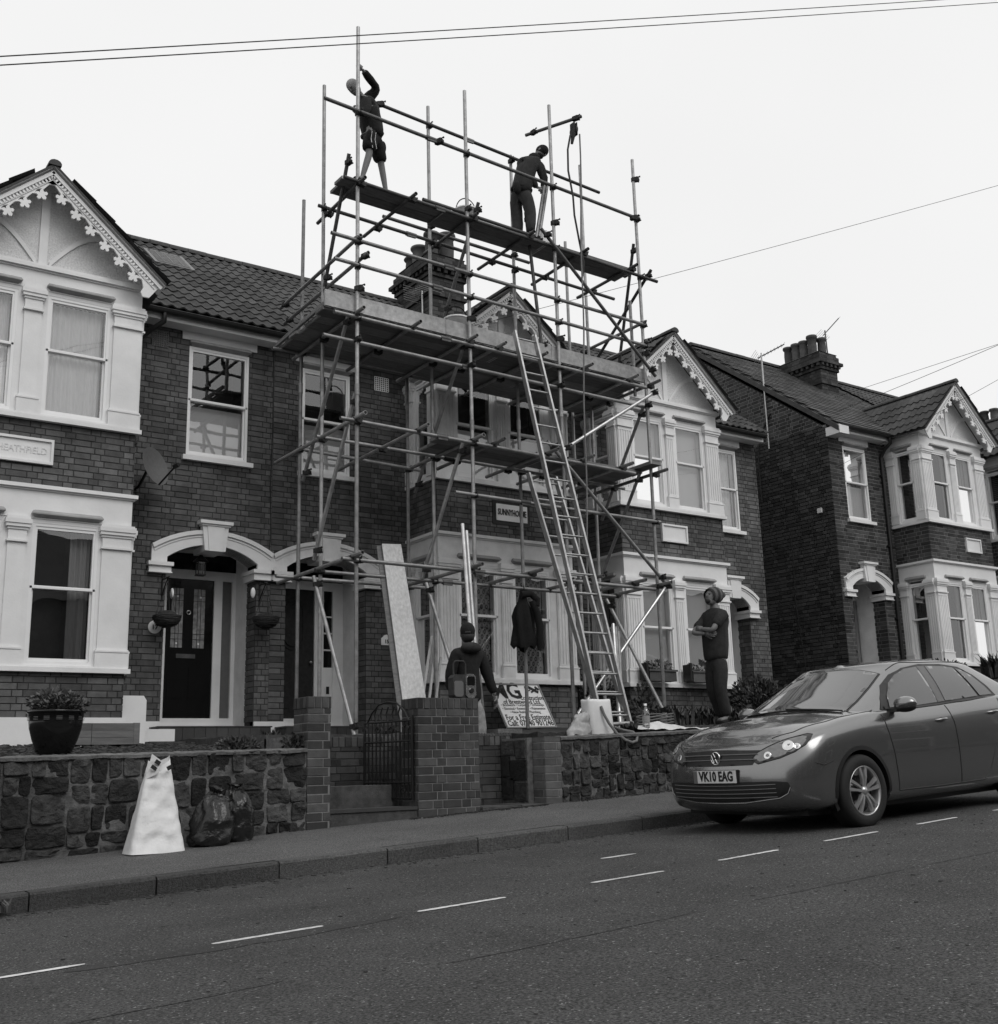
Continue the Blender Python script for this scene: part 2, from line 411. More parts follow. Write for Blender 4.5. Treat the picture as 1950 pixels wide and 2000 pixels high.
class Roof:
    def __init__(s): s.t = []
    def slope(s, o, u, v, nu, nv, kind='pan', clip=None):
        """o: lower corner, u: along eaves (unit), v: up the slope (unit)"""
        o = V(o); u = V(u).normalized(); v = V(v).normalized(); n = u.cross(v)
        if n.z < 0: n = -n
        du, dv = (0.33, 0.325) if kind == 'pan' else (0.20, 0.185)
        for j in range(nv):
            for i in range(nu):
                sh = 0 if kind == 'pan' else (0.1 if j % 2 else 0)
                c = o+u*(du*(i+0.5)+sh)+v*(dv*j)
                if clip and not clip(c+v*dv*0.5): continue
                s.t.append(((c-NEAR).length, c+n*random.uniform(0, 0.004), u, v, n, kind))
    def build(s, parent, limit=300):
        s.t.sort(key=lambda t: t[0]); off = base_of(parent)
        for d, c, u, v, n, kind in s.t[:limit]:
            o = link('roof_tile', tile_mesh(kind), parent); jr = random.uniform(-.008, .008) if kind != 'pan' else 0
            mt = Matrix.Identity(4); uu = (u+v*jr)
            for i in range(3): mt[i][0] = uu[i]; mt[i][1] = v[i]; mt[i][2] = n[i]; mt[i][3] = c[i]-off[i]
            o.matrix_local = mt
        if s.t[limit:]:
            mb = MB()
            for d, c, u, v, n, kind in s.t[limit:]:
                me = tile_mesh(kind); vs = [c+u*p.co.x+v*p.co.y+n*p.co.z for p in me.vertices]
                mb.add(vs, [tuple(f.vertices) for f in me.polygons], random.uniform(0.001, 1), smooth=kind == 'pan')
            q = mb.build('tiling', 'roof_tile' if s.t[-1][5] == 'pan' else 'slate', parent, recalc=False); q['kind'] = 'stuff'

# ------------------------------------------------------------------ road, kerb, pavement
SL = 0.045
KY, WY = 8.10, 10.20            # kerb line, garden wall line
def zk(x): return -0.785+SL*x
def zroad(x, y=5): return -0.897+SL*x+(-0.012*max(0, (y-6.5))/1.6)
def sheet(name, x0, x1, nx, ys, zf, material, kind='structure'):
    mb = MB(); vs = []
    for i in range(nx+1):
        x = x0+(x1-x0)*i/nx
        for y in ys: vs.append((x, y, zf(x, y)))
    k = len(ys)
    mb.add(vs, [(i*k+j, (i+1)*k+j, (i+1)*k+j+1, i*k+j+1) for i in range(nx) for j in range(k-1)])
    o = mb.build(name, material, recalc=False); o['kind'] = kind; return o
def hills(x): return SL*max(-60, min(x, 90))
ground = sheet('ground', -700, 900, 80, [-600, -100, -30, -8, 20, 45, 120, 900], lambda x, y: -1.25+hills(x)*1.0, 'soil')
road = sheet('road', -60, 120, 60, [-2.2, 0, 3, 5, 6.5, KY+0.05], lambda x, y: zroad(x, y), 'asphalt')
pav = sheet('pavement', -60, 120, 60, [KY+0.12, 9.0, WY+0.06], lambda x, y: zk(x)+0.025*(y-KY), 'pavement')
sheet('far_pavement', -60, 120, 20, [-6.2, -2.2], lambda x, y: zroad(x)+0.10, 'pavement')
# kerb: one stone at a time
kerb = thing('kerb', None, None, (0, KY, -0.8), kind='structure')
x = -4.55; k = 0
JX = [-4.4, -3.5, -2.6, -1.7, -.8, .1, 1.0, 1.82, 2.66, 3.58, 4.50, 5.36, 6.32, 7.2]
while JX[-1] < 34: JX.append(JX[-1]+0.915)
for a, b in zip(JX[:-1], JX[1:]):
    mb = MB(); n = 7; g = 0.006; ra = random.uniform(-.004, .004)
    prof = [(0.0, -0.16), (0.0, -0.018), (0.014, 0.0), (0.125, 0.004), (0.125, -0.16)]
    vs = []
    for i in range(n+1):
        xx = a+g+(b-a-2*g)*i/n
        for py, pz in prof:
            j = 0.004*noise.noise(V((xx*5, py*30, pz*20)))
            vs.append((xx, KY+py+j+ra, zk(xx)+pz+j+ra))
    k = len(prof)
    mb.add(vs, [(i*k+j, (i+1)*k+j, (i+1)*k+j+1, i*k+j+1) for i in range(n) for j in range(k-1)])
    mb.add(vs[:k], [tuple(range(k))]); mb.add(vs[-k:], [tuple(range(k))[::-1]])
    mb.build('kerb_stone', 'kerb', kerb)
# parking bay dashes, worn
DASH = [(-1.15, -.55), (0.02, 0.63), (1.17-.42, 1.17+.36)]
DASH = [(0.55, 1.53), (2.13, 2.73), (3.28, 3.87), (4.52, 5.12), (5.68, 6.32), (6.89, 7.59), (8.16, 8.77), (9.4, 10.0), (10.6, 11.2), (11.8, 12.4), (13.0, 13.6), (-.7, -.1), (-1.9, -1.3)]
yl = {0.55: 5.63, 2.13: 5.61, 3.28: 5.57, 4.52: 5.58, 5.68: 5.64, 6.89: 5.74, 8.16: 5.83, 9.4: 5.92}
for a, b in DASH:
    mb = MB(); n = 24; y0 = yl.get(a, 5.63); vs = []
    for i in range(n+1):
        xx = a+(b-a)*i/n; wd = 0.024*(1+0.35*noise.noise(V((xx*30, 1, 0))))
        if i in (0, n): wd *= 0.5
        sl = (0.07 if a > 5.5 else -0.0)*(xx-a)
        for s_ in (-1, 1): vs.append((xx, y0+sl+s_*wd+0.006*noise.noise(V((xx*22, s_*3, 0))), zroad(xx)+0.004))
    mb.add(vs, [(2*i, 2*i+2, 2*i+3, 2*i+1) for i in range(n)])
    o = mb.build('road_marking', 'road_paint', road)
# darker repair strip along the bay line and a seam across the road
def blob(x0, x1, y0, wid, z, material, name, n=60, seed=0, slope=0.0):
    mb = MB(); vs = []
    for i in range(n+1):
        t = i/n; xx = x0+(x1-x0)*t; e = math.sin(PI*min(1, max(0, t)))**0.4
        wl = wid*e*(0.7+0.6*abs(noise.noise(V((xx*2.2, seed, 0))))); wu = wid*e*(0.6+0.7*abs(noise.noise(V((xx*2.7, seed+5, 0)))))
        yy = y0+slope*(xx-x0)
        vs += [(xx, yy-wl, zroad(xx)+z), (xx, yy+wu, zroad(xx)+z)]
    mb.add(vs, [(2*i, 2*i+2, 2*i+3, 2*i+1) for i in range(n)])
    o = mb.build(name, material, road, recalc=False); return o
blob(1.4, 3.15, 5.52, 0.13, 0.002, 'asphalt_patch', 'tarmac_patch', seed=3)
for i, (a, b, y) in enumerate(((2.6, 4.1, 4.20), (4.5, 6.0, 4.26), (6.1, 8.3, 4.30), (8.6, 10.5, 4.40), (.9, 2.0, 4.43))): blob(a, b, y, 0.035, 0.002, 'tarmac_seam', 'tarmac_seam', n=50, seed=9+i, slope=0.03)
blob(5.4, 5.75, 6.55, 0.045, 0.004, 'road_paint', 'road_marking', n=14, seed=4)
# loose chippings, leaves and grit in the gutter
mb = MB(); mw_ = MB()
for i in range(1500):
    xx = random.uniform(.4, 12); yy = KY-abs(random.gauss(0, 0.10))-0.01 if i % 2 else random.uniform(1.4, 8)
    s_ = random.uniform(0.003, 0.010) if i % 2 else random.uniform(.003, .007)
    a = random.uniform(0, PI); z = zroad(xx, yy)
    c = V((xx, yy, z+s_*0.5)); ax = V((math.cos(a), math.sin(a), 0))*s_*random.uniform(.8, 2.0); ay = V((-math.sin(a), math.cos(a), 0))*s_
    (mb if random.random() < .75 else mw_).obox(c, ax, ay, (0, 0, s_*0.35), random.uniform(.001, 1))
o = mb.build('gutter_grit', 'leaf', recalc=False); o['kind'] = 'stuff'; tag(o, 'dark grit and dead leaves lying along the foot of the kerb', 'grit')
o = mw_.build('loose_chippings', 'concrete', recalc=False); o['kind'] = 'stuff'; tag(o, 'pale loose chippings scattered over the road surface', 'chippings')

# ------------------------------------------------------------------ gardens
def zg17(x, y): return 0.20+(y-10.45)*0.065+0.02*noise.noise(V((x*3, y*3, 0)))
def zg15(x, y): return 0.40+(y-10.45)*0.045+0.018*max(0, x-8)+0.025*noise.noise(V((x*2.4, y*2.4, 4)))
def bumpy(name, x0, x1, y0, y1, zf, material, st=0.09):
    mb = MB(); nx = int((x1-x0)/st); ny = int((y1-y0)/st); vs = []
    for i in range(nx+1):
        for j in range(ny+1):
            xx = x0+(x1-x0)*i/nx; yy = y0+(y1-y0)*j/ny
            vs.append((xx, yy, zf(xx, yy)+0.028*noise.noise(V((xx*16, yy*16, 0)))))
    mb.add(vs, [(i*(ny+1)+j, (i+1)*(ny+1)+j, (i+1)*(ny+1)+j+1, i*(ny+1)+j+1) for i in range(nx) for j in range(ny)], smooth=True)
    m = ny+1
    fr = [vs[i*m] for i in range(nx+1)]; lo = [(a[0], a[1], -1.2) for a in fr]; k = nx+1
    mb.add(fr+lo, [(i, k+i, k+i+1, i+1) for i in range(nx)])
    for e in (0, nx):
        sd_ = [vs[e*m+j] for j in range(m)]; lo = [(a[0], a[1], -1.2) for a in sd_]; mb.add(sd_+lo, [(j, j+1, m+j+1, m+j) for j in range(ny)])
    o = mb.build(name, material, recalc=False); o['kind'] = 'structure'; return o
bumpy('garden_bed', -1.5, 4.86, 10.42, 14.45, zg17, 'soil')
bumpy('garden_ground', 7.75, 17.4, 10.42, 14.45, zg15, 'soil')
bumpy('porch_path', 4.8, 7.8, 11.25, 14.45, lambda x, y: 0.42+0.02*(y-11.2), 'concrete', 0.2)
bumpy('upper_garden', 17.4, 34, 10.42, 14.45, lambda x, y: 0.92+0.03*(x-17.4), 'soil', 0.3)

# ------------------------------------------------------------------ rubble garden walls
def split(x0, x1, z0, z1, out, mn=0.12, mx=0.34):
    w_, h = x1-x0, z1-z0
    if (w_ < mx and h < mx*0.75 and random.random() < 0.75) or (w_ < mn*1.7 and h < mn*1.6):
        out.append((x0, x1, z0, z1)); return
    if w_ > h*1.15: m = x0+w_*random.uniform(.36, .64); split(x0, m, z0, z1, out, mn, mx); split(m, x1, z0, z1, out, mn, mx)
    else: m = z0+h*random.uniform(.38, .62); split(x0, x1, z0, m, out, mn, mx); split(x0, x1, m, z1, out, mn, mx)
def lerp_(a, b, t): return a+(b-a)*t
def stone(parent, x0, x1, z0, z1, Y, shear):
    g = random.uniform(-.004, .003); x0 += g; x1 -= g; z0 += g; z1 -= g
    w_, h = x1-x0, z1-z0; cx, cz = (x0+x1)/2, (z0+z1)/2; n = 24
    sd_ = random.uniform(0, 99); j = lambda: random.uniform(0, .10)
    cs = [(x0+w_*j(), z0+h*j()*.7), (x1-w_*j(), z0+h*j()*.7), (x1-w_*j(), z1-h*j()*.7), (x0+w_*j(), z1-h*j()*.7)]
    if random.random() < .5: m_ = random.randrange(4); a_, b_ = cs[m_], cs[(m_+1) % 4]; cs.insert(m_+1, ((a_[0]+b_[0])/2+(random.uniform(-.02, .02)), (a_[1]+b_[1])/2+random.uniform(-.02, .02)))
    o_ = [(min(max(q[0], x0), x1), min(max(q[1], z0), z1)) for q in cs]
    for rr in (.11, .22, .25):
        o_ = [(lerp_(o_[i][0], o_[(i+1) % len(o_)][0], k), lerp_(o_[i][1], o_[(i+1) % len(o_)][1], k)) for i in range(len(o_)) for k in (rr, 1-rr)]
    o_ = [(q[0]+.006*noise.noise(V((q[0]*40, q[1]*40, sd_))), q[1]+.006*noise.noise(V((q[0]*40, q[1]*40, sd_+9)))) for q in o_]; n = len(o_)
    pr_ = random.uniform(.010, .026); mb = MB(); vs = []
    tx, tz = random.uniform(-.02, .02), random.uniform(-.02, .02)
    for q, d in ((1.0, 0.0), (0.985, -pr_*0.8), (0.90, -pr_), (0.45, -pr_*1.03)):
        for (a, b) in o_:
            xx = cx+(a-cx)*q; zz = cz+(b-cz)*q
            nn = 0 if d == 0 else 0.020*noise.noise(V((xx*17, zz*17, sd_)))+tx*(xx-cx)/w_*2+tz*(zz-cz)/h*2
            vs.append((xx, Y+d+nn, zz+shear*(xx)))
    mb.add(vs, [(j*n+i, j*n+(i+1) % n, (j+1)*n+(i+1) % n, (j+1)*n+i) for j in range(3) for i in range(n)], smooth=False)
    mb.add(vs[-n:], [tuple(range(n))]); mb.build('stone', 'stone', parent)
def rubble_wall(name, label, x0, x1, ztop, shear, depth=0.24, limit=None, seed=1, mx=0.34, coping=True):
    """ztop(x); stones laid in a box sheared along the slope of the street"""
    root = thing(name, label, 'wall', ((x0+x1)/2, WY, zk((x0+x1)/2)))
    mb = MB(); n = 60; vs = []
    for i in range(n+1):
        x = x0+(x1-x0)*i/n
        for (yy, zz) in ((WY+.012, zk(x)-0.1), (WY+.012, ztop(x)-0.012), (WY+depth, ztop(x)-0.012), (WY+depth, zk(x)-0.1)):
            vs.append((x, yy+0.004*noise.noise(V((x*20, zz*20, 0))), zz))
    mb.add(vs, [(i*4+j, (i+1)*4+j, (i+1)*4+(j+1) % 4, i*4+(j+1) % 4) for i in range(n) for j in range(4)])
    mb.add(vs[:4], [(0, 1, 2, 3)]); mb.add(vs[-4:], [(3, 2, 1, 0)])
    mb.build('mortar', 'wall_mortar', root)
    if coping:
        mb = MB(); n = int((x1-x0)/.05); vs = []
        for i in range(n+1):
            x = x0+(x1-x0)*i/n
            for (yy, dz_) in ((WY-.018, -.035), (WY-.020, -.008), (WY+.02, .006), (WY+.12, .012), (WY+depth, .0), (WY+depth+.01, -.04)):
                q = 0.010*noise.noise(V((x*14, yy*25, dz_*9))); vs.append((x, yy+q, ztop(x)+dz_+q))
        mb.add(vs, [(i*6+j, (i+1)*6+j, (i+1)*6+j+1, i*6+j+1) for i in range(n) for j in range(5)])
        mb.add(vs[:6], [(0, 1, 2, 3, 4, 5)]); mb.add(vs[-6:], [(5, 4, 3, 2, 1, 0)])
        mb.build('coping', 'coping', root)
    random.seed(seed); cells = []
    H = ztop((x0+x1)/2)-zk((x0+x1)/2)
    m = (x0+x1)/2; x = x0
    while x < x1-.05:
        xe = min(x+random.uniform(.9, 1.4), x1)
        if x1-xe < .4: xe = x1
        split(x, xe, zk(m)-shear*m+0.015-0.05, ztop(m)-shear*m-0.035, cells, mx=mx); x = xe
    for c in cells[:limit]: stone(root, *c, WY+0.012, shear)
    return root
rubble_wall('garden_wall', 'long dark rubble stone garden wall with rough cement coping behind the white sack and bin bags', -1.4, 4.78,
            lambda x: 0.21+0.014*(x-2), 0.028, seed=21, mx=0.36)
rubble_wall('garden_wall', 'rubble stone garden wall topped by sacks and a hose, running behind the parked car', 7.90, 17.2,
            lambda x: 0.345+0.032*(x-8), 0.038, seed=5, mx=0.22, depth=0.3)
rubble_wall('garden_wall', 'distant rubble garden wall of the raised end house behind the parked car', 18.6, 30,
            lambda x: 0.95+0.04*(x-18.6), 0.042, seed=8, mx=0.45)

# ------------------------------------------------------------------ brick gate piers
def pier(label, x0, x1, y0, y1, zt, cap=True, material='brick_warm'):
    root = thing('gate_pier', label, 'pier', ((x0+x1)/2, (y0+y1)/2, zk(x0)))
    zb = zk((x0+x1)/2)+0.03
    mb = MB().box(x0+.004, x1-.004, y0+.004, y1-.004, zb-.2, zt-.004); mb.build('mortar', 'mortar_light', root)
    B = Bricks(); zc = zt-(0.215 if cap else 0)*0.5 if cap else zt
    rows_top = zt-0.11 if cap else zt
    for (o, u, n, L_) in (((x0, y0+.004, 0), (1, 0, 0), (0, -1, 0), x1-x0), ((x0+.004, y1, 0), (0, -1, 0), (-1, 0, 0), y1-y0),
                          ((x1-.004, y0, 0), (0, 1, 0), (1, 0, 0), y1-y0)):
        B.face(brick_rows(0.0, L_, zb-.16, rows_top, g=.0855), o, u, n, material, 0.006)
        if cap: B.face(brick_rows(0.0, L_, rows_top, zt, soldier=True), o, u, n, 'brick_dark', 0.010)
    B.build(root)
    MB().box(x0-.002, x1+.002, y0-.003, y1+.002, zt-.004, zt+.004).build('coping', 'concrete', root)
    return root
pier('narrow dark brick gate pier at the end of the long stone wall', 4.78, 5.03, WY-.005, 10.52, 0.75)
pier('wide dark brick gate pier with the radio standing on top', 6.03, 6.79, WY-.005, 10.53, 0.755)
pier('low weathered brick pier joining the second stone wall', 7.67, 7.90, WY-.005, 10.43, 0.345, cap=False, material='brick')

# steps of the first opening
def solid(name, label, cat, parts, loc):
    r = thing(name, label, cat, loc)
    for nm, m_, bx in parts: MB().box(*bx).build(nm, m_, r)
    return r
solid('garden_steps', 'two dark concrete steps rising through the gateway between the brick piers', 'steps',
      [('step', 'concrete', (5.03, 6.03, 10.22, 10.62, -.8, -.345)), ('step', 'concrete', (5.03, 6.03, 10.60, 11.35, -.8, -.125)),
       ('step_nosing', 'step_tile', (5.03, 6.03, 10.205, 10.26, -.375, -.342))], (5.5, 10.4, -.5))
solid('garden_steps', 'worn paving slabs and low steps in the opening right of the radio pier', 'steps',
      [('paving_slab', 'concrete', (6.80, 7.30, 10.16, 10.75, -.6, -.385)), ('paving_slab', 'concrete', (7.31, 7.74, 10.16, 10.75, -.6, -.378)),
       ('step', 'concrete', (6.80, 7.18, 10.76, 11.1, -.6, -.20)), ('step', 'concrete', (6.80, 7.6, 11.05, 11.8, -.6, -.03))], (7.2, 10.5, -.4))
# retaining walls behind the openings
def retaining(label, x0, x1, Y, z0, z1, side=None, scallop=False):
    root = thing('retaining_wall', label, 'wall', ((x0+x1)/2, Y, z0))
    MB().box(x0, x1, Y, Y+.22, z0-.4, z1-.003).build('mortar', 'mortar', root)
    B = Bricks(); B.face(brick_rows(x0, x1, z0-.1, z1-.11), (0, Y, 0), (1, 0, 0), (0, -1, 0), 'brick_dark')
    B.face(brick_rows(x0, x1, z1-.11, z1, soldier=True), (0, Y, 0), (1, 0, 0), (0, -1, 0), 'brick_warm', .01); B.build(root)
    if scallop:
        x = x0+.02
        while x < x1-.03:
            mb = MB(); mb.poly([(x, z1), (x+.035, z1-.0), (x+.035, z1+.012), (x+.0175, z1+.035), (x, z1+.012)], [], onY(Y-.012), 0, .03)
            mb.build('edging_tile', 'concrete', root); x += .040
    return root
retaining('low brick retaining wall with upright capping bricks facing the gate steps', 4.95, 6.85, 11.22, -.13, 0.395)
retaining('retaining wall with a pale scalloped edging strip between the radio pier and the low pier', 6.98, 7.76, 10.95, -.3, 0.385, scallop=True)
MB_side = thing('retaining_wall', 'rough side wall of the opening beside the low weathered pier', 'wall', (7.7, 10.7, -.3))
MB().box(7.60, 7.70, 10.43, 10.97, -.6, .345).build('mortar', 'wall_mortar', MB_side)
for a, b, c_, d_ in ((10.45, 10.68, -.35, -.15), (10.7, 10.93, -.33, -.1), (10.45, 10.75, -.12, .1), (10.77, 10.94, -.08, .14), (10.46, 10.65, .12, .32), (10.67, 10.93, .16, .32)):
    MB().box(7.582, 7.602, a, b, c_, d_).build('stone', 'stone', MB_side)
solid('garden_steps', 'side of the raised terrace left of the gateway', 'steps', [('riser', 'wall_mortar', (4.80, 5.03, 10.52, 11.3, -.6, .38))], (4.9, 10.9, -.4))

# ------------------------------------------------------------------ houses
YB, YD = 13.6, 14.45
class Face:
    def __init__(s, o, u, n): s.o = V(o); s.u = V(u); s.n = V(n)
    def p(s, u, z, d=0.0): return s.o+s.u*u+s.n*d+V((0, 0, z))
    def box(s, mb, u0, u1, z0, z1, d0, d1, bv=0.0):
        v = [s.p(a, c, d) for d in (d0, d1) for c in (z0, z1) for a in (u0, u1)]
        return mb.add(v, [(0, 1, 3, 2), (4, 6, 7, 5), (0, 4, 5, 1), (2, 3, 7, 6), (0, 2, 6, 4), (1, 5, 7, 3)], bv)
    def fn(s): return lambda u, v, d: s.p(u, v, d)
    def bricks(s, B, rects, material='brick', proud=.006, d=0.0): B.face(rects, s.o+s.n*d, s.u, s.n, material, proud)
def FF(Y): return Face((0, Y, 0), (1, 0, 0), (0, -1, 0))
def FL(X): return Face((X, 0, 0), (0, 1, 0), (-1, 0, 0))
def FR(X): return Face((X, 0, 0), (0, 1, 0), (1, 0, 0))

def window(F, parent, u0, u1, z0, z1, meet, style='dark', fm='upvc', rail=True, bars=0, top_style=None):
    mb = MB(); fw = 0.036
    for a, b, c, d_ in ((u0, u0+fw, z0, z1), (u1-fw, u1, z0, z1), (u0+fw, u1-fw, z0, z0+.05), (u0+fw, u1-fw, z1-fw, z1)): F.box(mb, a, b, c, d_, -.16, -.004)
    sw = 0.022; a0, a1 = u0+fw, u1-fw
    for lo, hi, d0, d1 in ((meet-.02, z1-fw, -.050, -.014), (z0+.05, meet+.02, -.080, -.046)):
        for a, b, c, d_ in ((a0, a0+sw, lo, hi), (a1-sw, a1, lo, hi), (a0+sw, a1-sw, lo, lo+.04), (a0+sw, a1-sw, hi-.035, hi)): F.box(mb, a, b, c, d_, d0, d1)
    if rail: F.box(mb, u0+.01, u1-.01, meet-.016, meet+.010, -.03, -.004)
    w_ = mb.build('window', fm, parent)
    for lo, hi, d in ((meet+.02, z1-fw-.035, -.034), (z0+.09, meet-.015, -.064)):
        g = MB(); g.add([F.p(a0+sw, lo, d), F.p(a1-sw, lo, d), F.p(a1-sw, hi, d), F.p(a0+sw, hi, d)], [(0, 1, 2, 3)]); g.build('glass_pane', 'glass', w_)
        if bars:
            q = MB()
            for i in range(1, bars): zz = lo+(hi-lo)*i/bars; F.box(q, a0+sw, a1-sw, zz-.006, zz+.006, d-.002, d+.006)
            q.build('glazing_bar', fm, w_)
    r = MB()     # near-black panels behind the glass, the room's darkness put into their colour
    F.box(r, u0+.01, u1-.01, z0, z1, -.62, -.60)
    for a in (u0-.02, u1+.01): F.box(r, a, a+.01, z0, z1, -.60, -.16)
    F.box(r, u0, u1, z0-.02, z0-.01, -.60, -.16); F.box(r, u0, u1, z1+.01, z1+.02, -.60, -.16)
    r.build('dark_room_panel', 'interior', w_)
    def drape(ua, ub, za, zb, material, d=-.17, amp=.012, nm='curtain'):
        c = MB(); n = max(6, int((ub-ua)/.012)); vs = []
        for i in range(n+1):
            u = ua+(ub-ua)*i/n
            for z in (za, zb): vs.append(F.p(u, z, d+amp*math.sin(i*1.35)+amp*.6*math.sin(i*.53+1)))
        c.add(vs, [(2*i, 2*i+2, 2*i+3, 2*i+1) for i in range(n)], smooth=True); c.build(nm, material, w_)
    sty = style
    if sty == 'net': drape(u0+.05, u1-.05, z0+.05, z1-.04, 'curtain')
    elif sty == 'net_dark': drape(u0+.05, u1-.05, z0+.05, z1-.04, 'curtain_dim')
    elif sty == 'blind':
        c = MB(); c.add([F.p(u0+.04, z0+.05, -.15), F.p(u1-.04, z0+.05, -.15), F.p(u1-.04, z1-.04, -.15), F.p(u0+.04, z1-.04, -.15)], [(0, 1, 2, 3)]); c.build('blind', 'blind', w_)
    elif sty == 'half_blind':
        c = MB(); c.add([F.p(u0+.04, z0+.05, -.15), F.p(u1-.04, z0+.05, -.15), F.p(u1-.04, meet-.05, -.15), F.p(u0+.04, meet-.05, -.15)], [(0, 1, 2, 3)]); c.build('blind', 'blind', w_)
    elif sty == 'right': # bunched curtain hanging on the right
        L_ = (u1-u0)
        drape(u0+L_*.62, u1-.05, z0+.05, z1-.04, 'curtain_dim', amp=.02)
    elif sty == 'sides':
        L_ = (u1-u0)
        drape(u0+.05, u0+L_*.36, z0+.05, z1-.04, 'curtain_dim', amp=.02)
    elif sty == 'lace':
        drape(u0+.05, u1-.05, z0+.05, z1-.04, 'lace', amp=.004)
        c = MB(); i = 0; z = z0+.10
        while z < z1-.08:
            u = u0+.09+(.045 if i % 2 else 0)
            while u < u1-.07:
                ring = [F.p(u+.022*math.cos(t*PI/5), z+.036*math.sin(t*PI/5), -.148) for t in range(10)]
                rin = [F.p(u+.012*math.cos(t*PI/5), z+.020*math.sin(t*PI/5), -.148) for t in range(10)]
                c.add(ring+rin, [(t, (t+1) % 10, 10+(t+1) % 10, 10+t) for t in range(10)]); u += .09
            z += .075; i += 1
        q = c.build('lace_pattern', 'cloth_dark', w_, recalc=False)
    elif sty == 'shutters':
        c = MB(); z = z0+.07
        while z < z1-.06:
            if abs(z-meet) > .03: c.add([F.p(u0+.06, z, -.15), F.p(u1-.06, z, -.15), F.p(u1-.06, z+.03, -.19), F.p(u0+.06, z+.03, -.19)], [(0, 1, 2, 3)])
            z += .045
        c.build('shutter_slats', 'grey_plastic', w_)
    return w_
def head_trim(F, parent, u0, u1, z, material='grey_trim', d=.075):
    mb = MB()
    prof = [(0.0, .012), (.03, d), (.045, d), (.075, .05), (.095, .0)]
    for i in range(len(prof)-1):
        (h0, d0), (h1, d1) = prof[i], prof[i+1]; e0 = .05*(d0/d)+.0; e1 = .05*(d1/d)
        mb.add([F.p(u0-e0, z+h0, d0), F.p(u1+e0, z+h0, d0), F.p(u1+e1, z+h1, d1), F.p(u0-e1, z+h1, d1),
                F.p(u0-e0, z+h0, -.02), F.p(u1+e0, z+h0, -.02), F.p(u1+e1, z+h1, -.02), F.p(u0-e1, z+h1, -.02)],
               [(0, 1, 2, 3), (4, 0, 3, 7), (1, 5, 6, 2)])
    F.box(mb, u0-.01, u1+.01, z-.004, z, -.02, .012)
    mb.build('window_head', material, parent)
def pilaster(F, parent, u0, u1, z0, z1, flutes=0, material='white_paint', ends=(1, 1)):
    mb = MB(); e0, e1 = ends
    def b(a, c, zz0, zz1, d): F.box(mb, u0-a*e0, u1+c*e1, zz0, zz1, -.10, d)
    b(.022, .022, z0, z0+.175, .050); b(.028, .028, z0+.175, z0+.195, .058); b(.012, .012, z0+.195, z0+.215, .040)
    b(0, 0, z0+.215, z1-.30, .028)
    b(.018, .018, z1-.30, z1-.275, .060); b(.002, .002, z1-.275, z1-.155, .042)
    b(.014, .014, z1-.155, z1-.125, .056); b(.034, .034, z1-.125, z1-.085, .075); b(.046, .046, z1-.085, z1-.03, .088); b(.030, .030, z1-.03, z1, .072)
    if flutes:
        w_ = (u1-u0-.05); n = flutes
        for i in range(n+1):
            c = u0+.025+w_*i/n; F.box(mb, c-.010, c+.010, z0+.24, z1-.36, .028, .038)
        F.box(mb, u0+.004, u1-.004, z0+.218, z0+.24, .028, .038); F.box(mb, u0+.004, u1-.004, z1-.36, z1-.303, .028, .038)
    mb.build('pilaster', material, parent)

def bargeboard(parent, ax, az, fx, fz, Y, material='white_paint'):
    """fretted board from apex (ax, az) to foot (fx, fz) on plane Y"""
    dx, dz_ = fx-ax, fz-az; L = math.hypot(dx, dz_); tx, tz = dx/L, dz_/L; sgn = 1 if dx > 0 else -1
    nx, nz = (tz*sgn, -tx*sgn)
    if nz > 0: nx, nz = -nx, -nz
    fn = lambda s_, t, d: (ax+tx*s_+nx*t, Y+d, az+tz*s_+nz*t)
    step = 0.245; pts = [(L, 0.0), (L+.02, .22), (L-.04, .275), (L-.10, .25), (L-.12, .18)]
    s_ = L-.30
    while s_ > .22:
        pts += [(s_+.095, .115), (s_+.05, .135), (s_+.045, .165), (s_+.072, .175), (s_+.074, .20), (s_+.05, .215), (s_+.025, .20), (s_+.024, .235), (s_, .252), (s_-.024, .235),
                (s_-.025, .20), (s_-.05, .215), (s_-.074, .20), (s_-.072, .175), (s_-.045, .165), (s_-.05, .135)]
        s_ -= step
    pts += [(.14, .11), (.02, .20), (.0, .20), (0.0, .0)]
    holes = []; s_ = L-.30+step/2
    s_ = L-.30
    while s_ > .22:
        q = s_; holes.append([(q-.055, .115), (q, .098), (q+.055, .115), (q+.014, .124), (q, .150), (q-.014, .124)]); s_ -= step
    mb = MB(); mb.poly(pts, holes, fn, 0, .028)
    b = mb.build('bargeboard', material, parent)
    mb = MB(); mb.poly([(-.0, -.01), (L+.03, -.01), (L+.03, .035), (0, .035)], [], fn, -.028, -.001)
    s_ = .05
    while s_ < L-.05: mb.poly([(s_, .036), (s_+.022, .036), (s_+.022, .078), (s_, .078)], [], fn, -.018, -.001); s_ += .047
    mb.poly([(-.0, .079), (L-.02, .079), (L-.02, .088), (0, .088)], [], fn, -.012, -.001)
    mb.build('dentil_moulding', material, b)

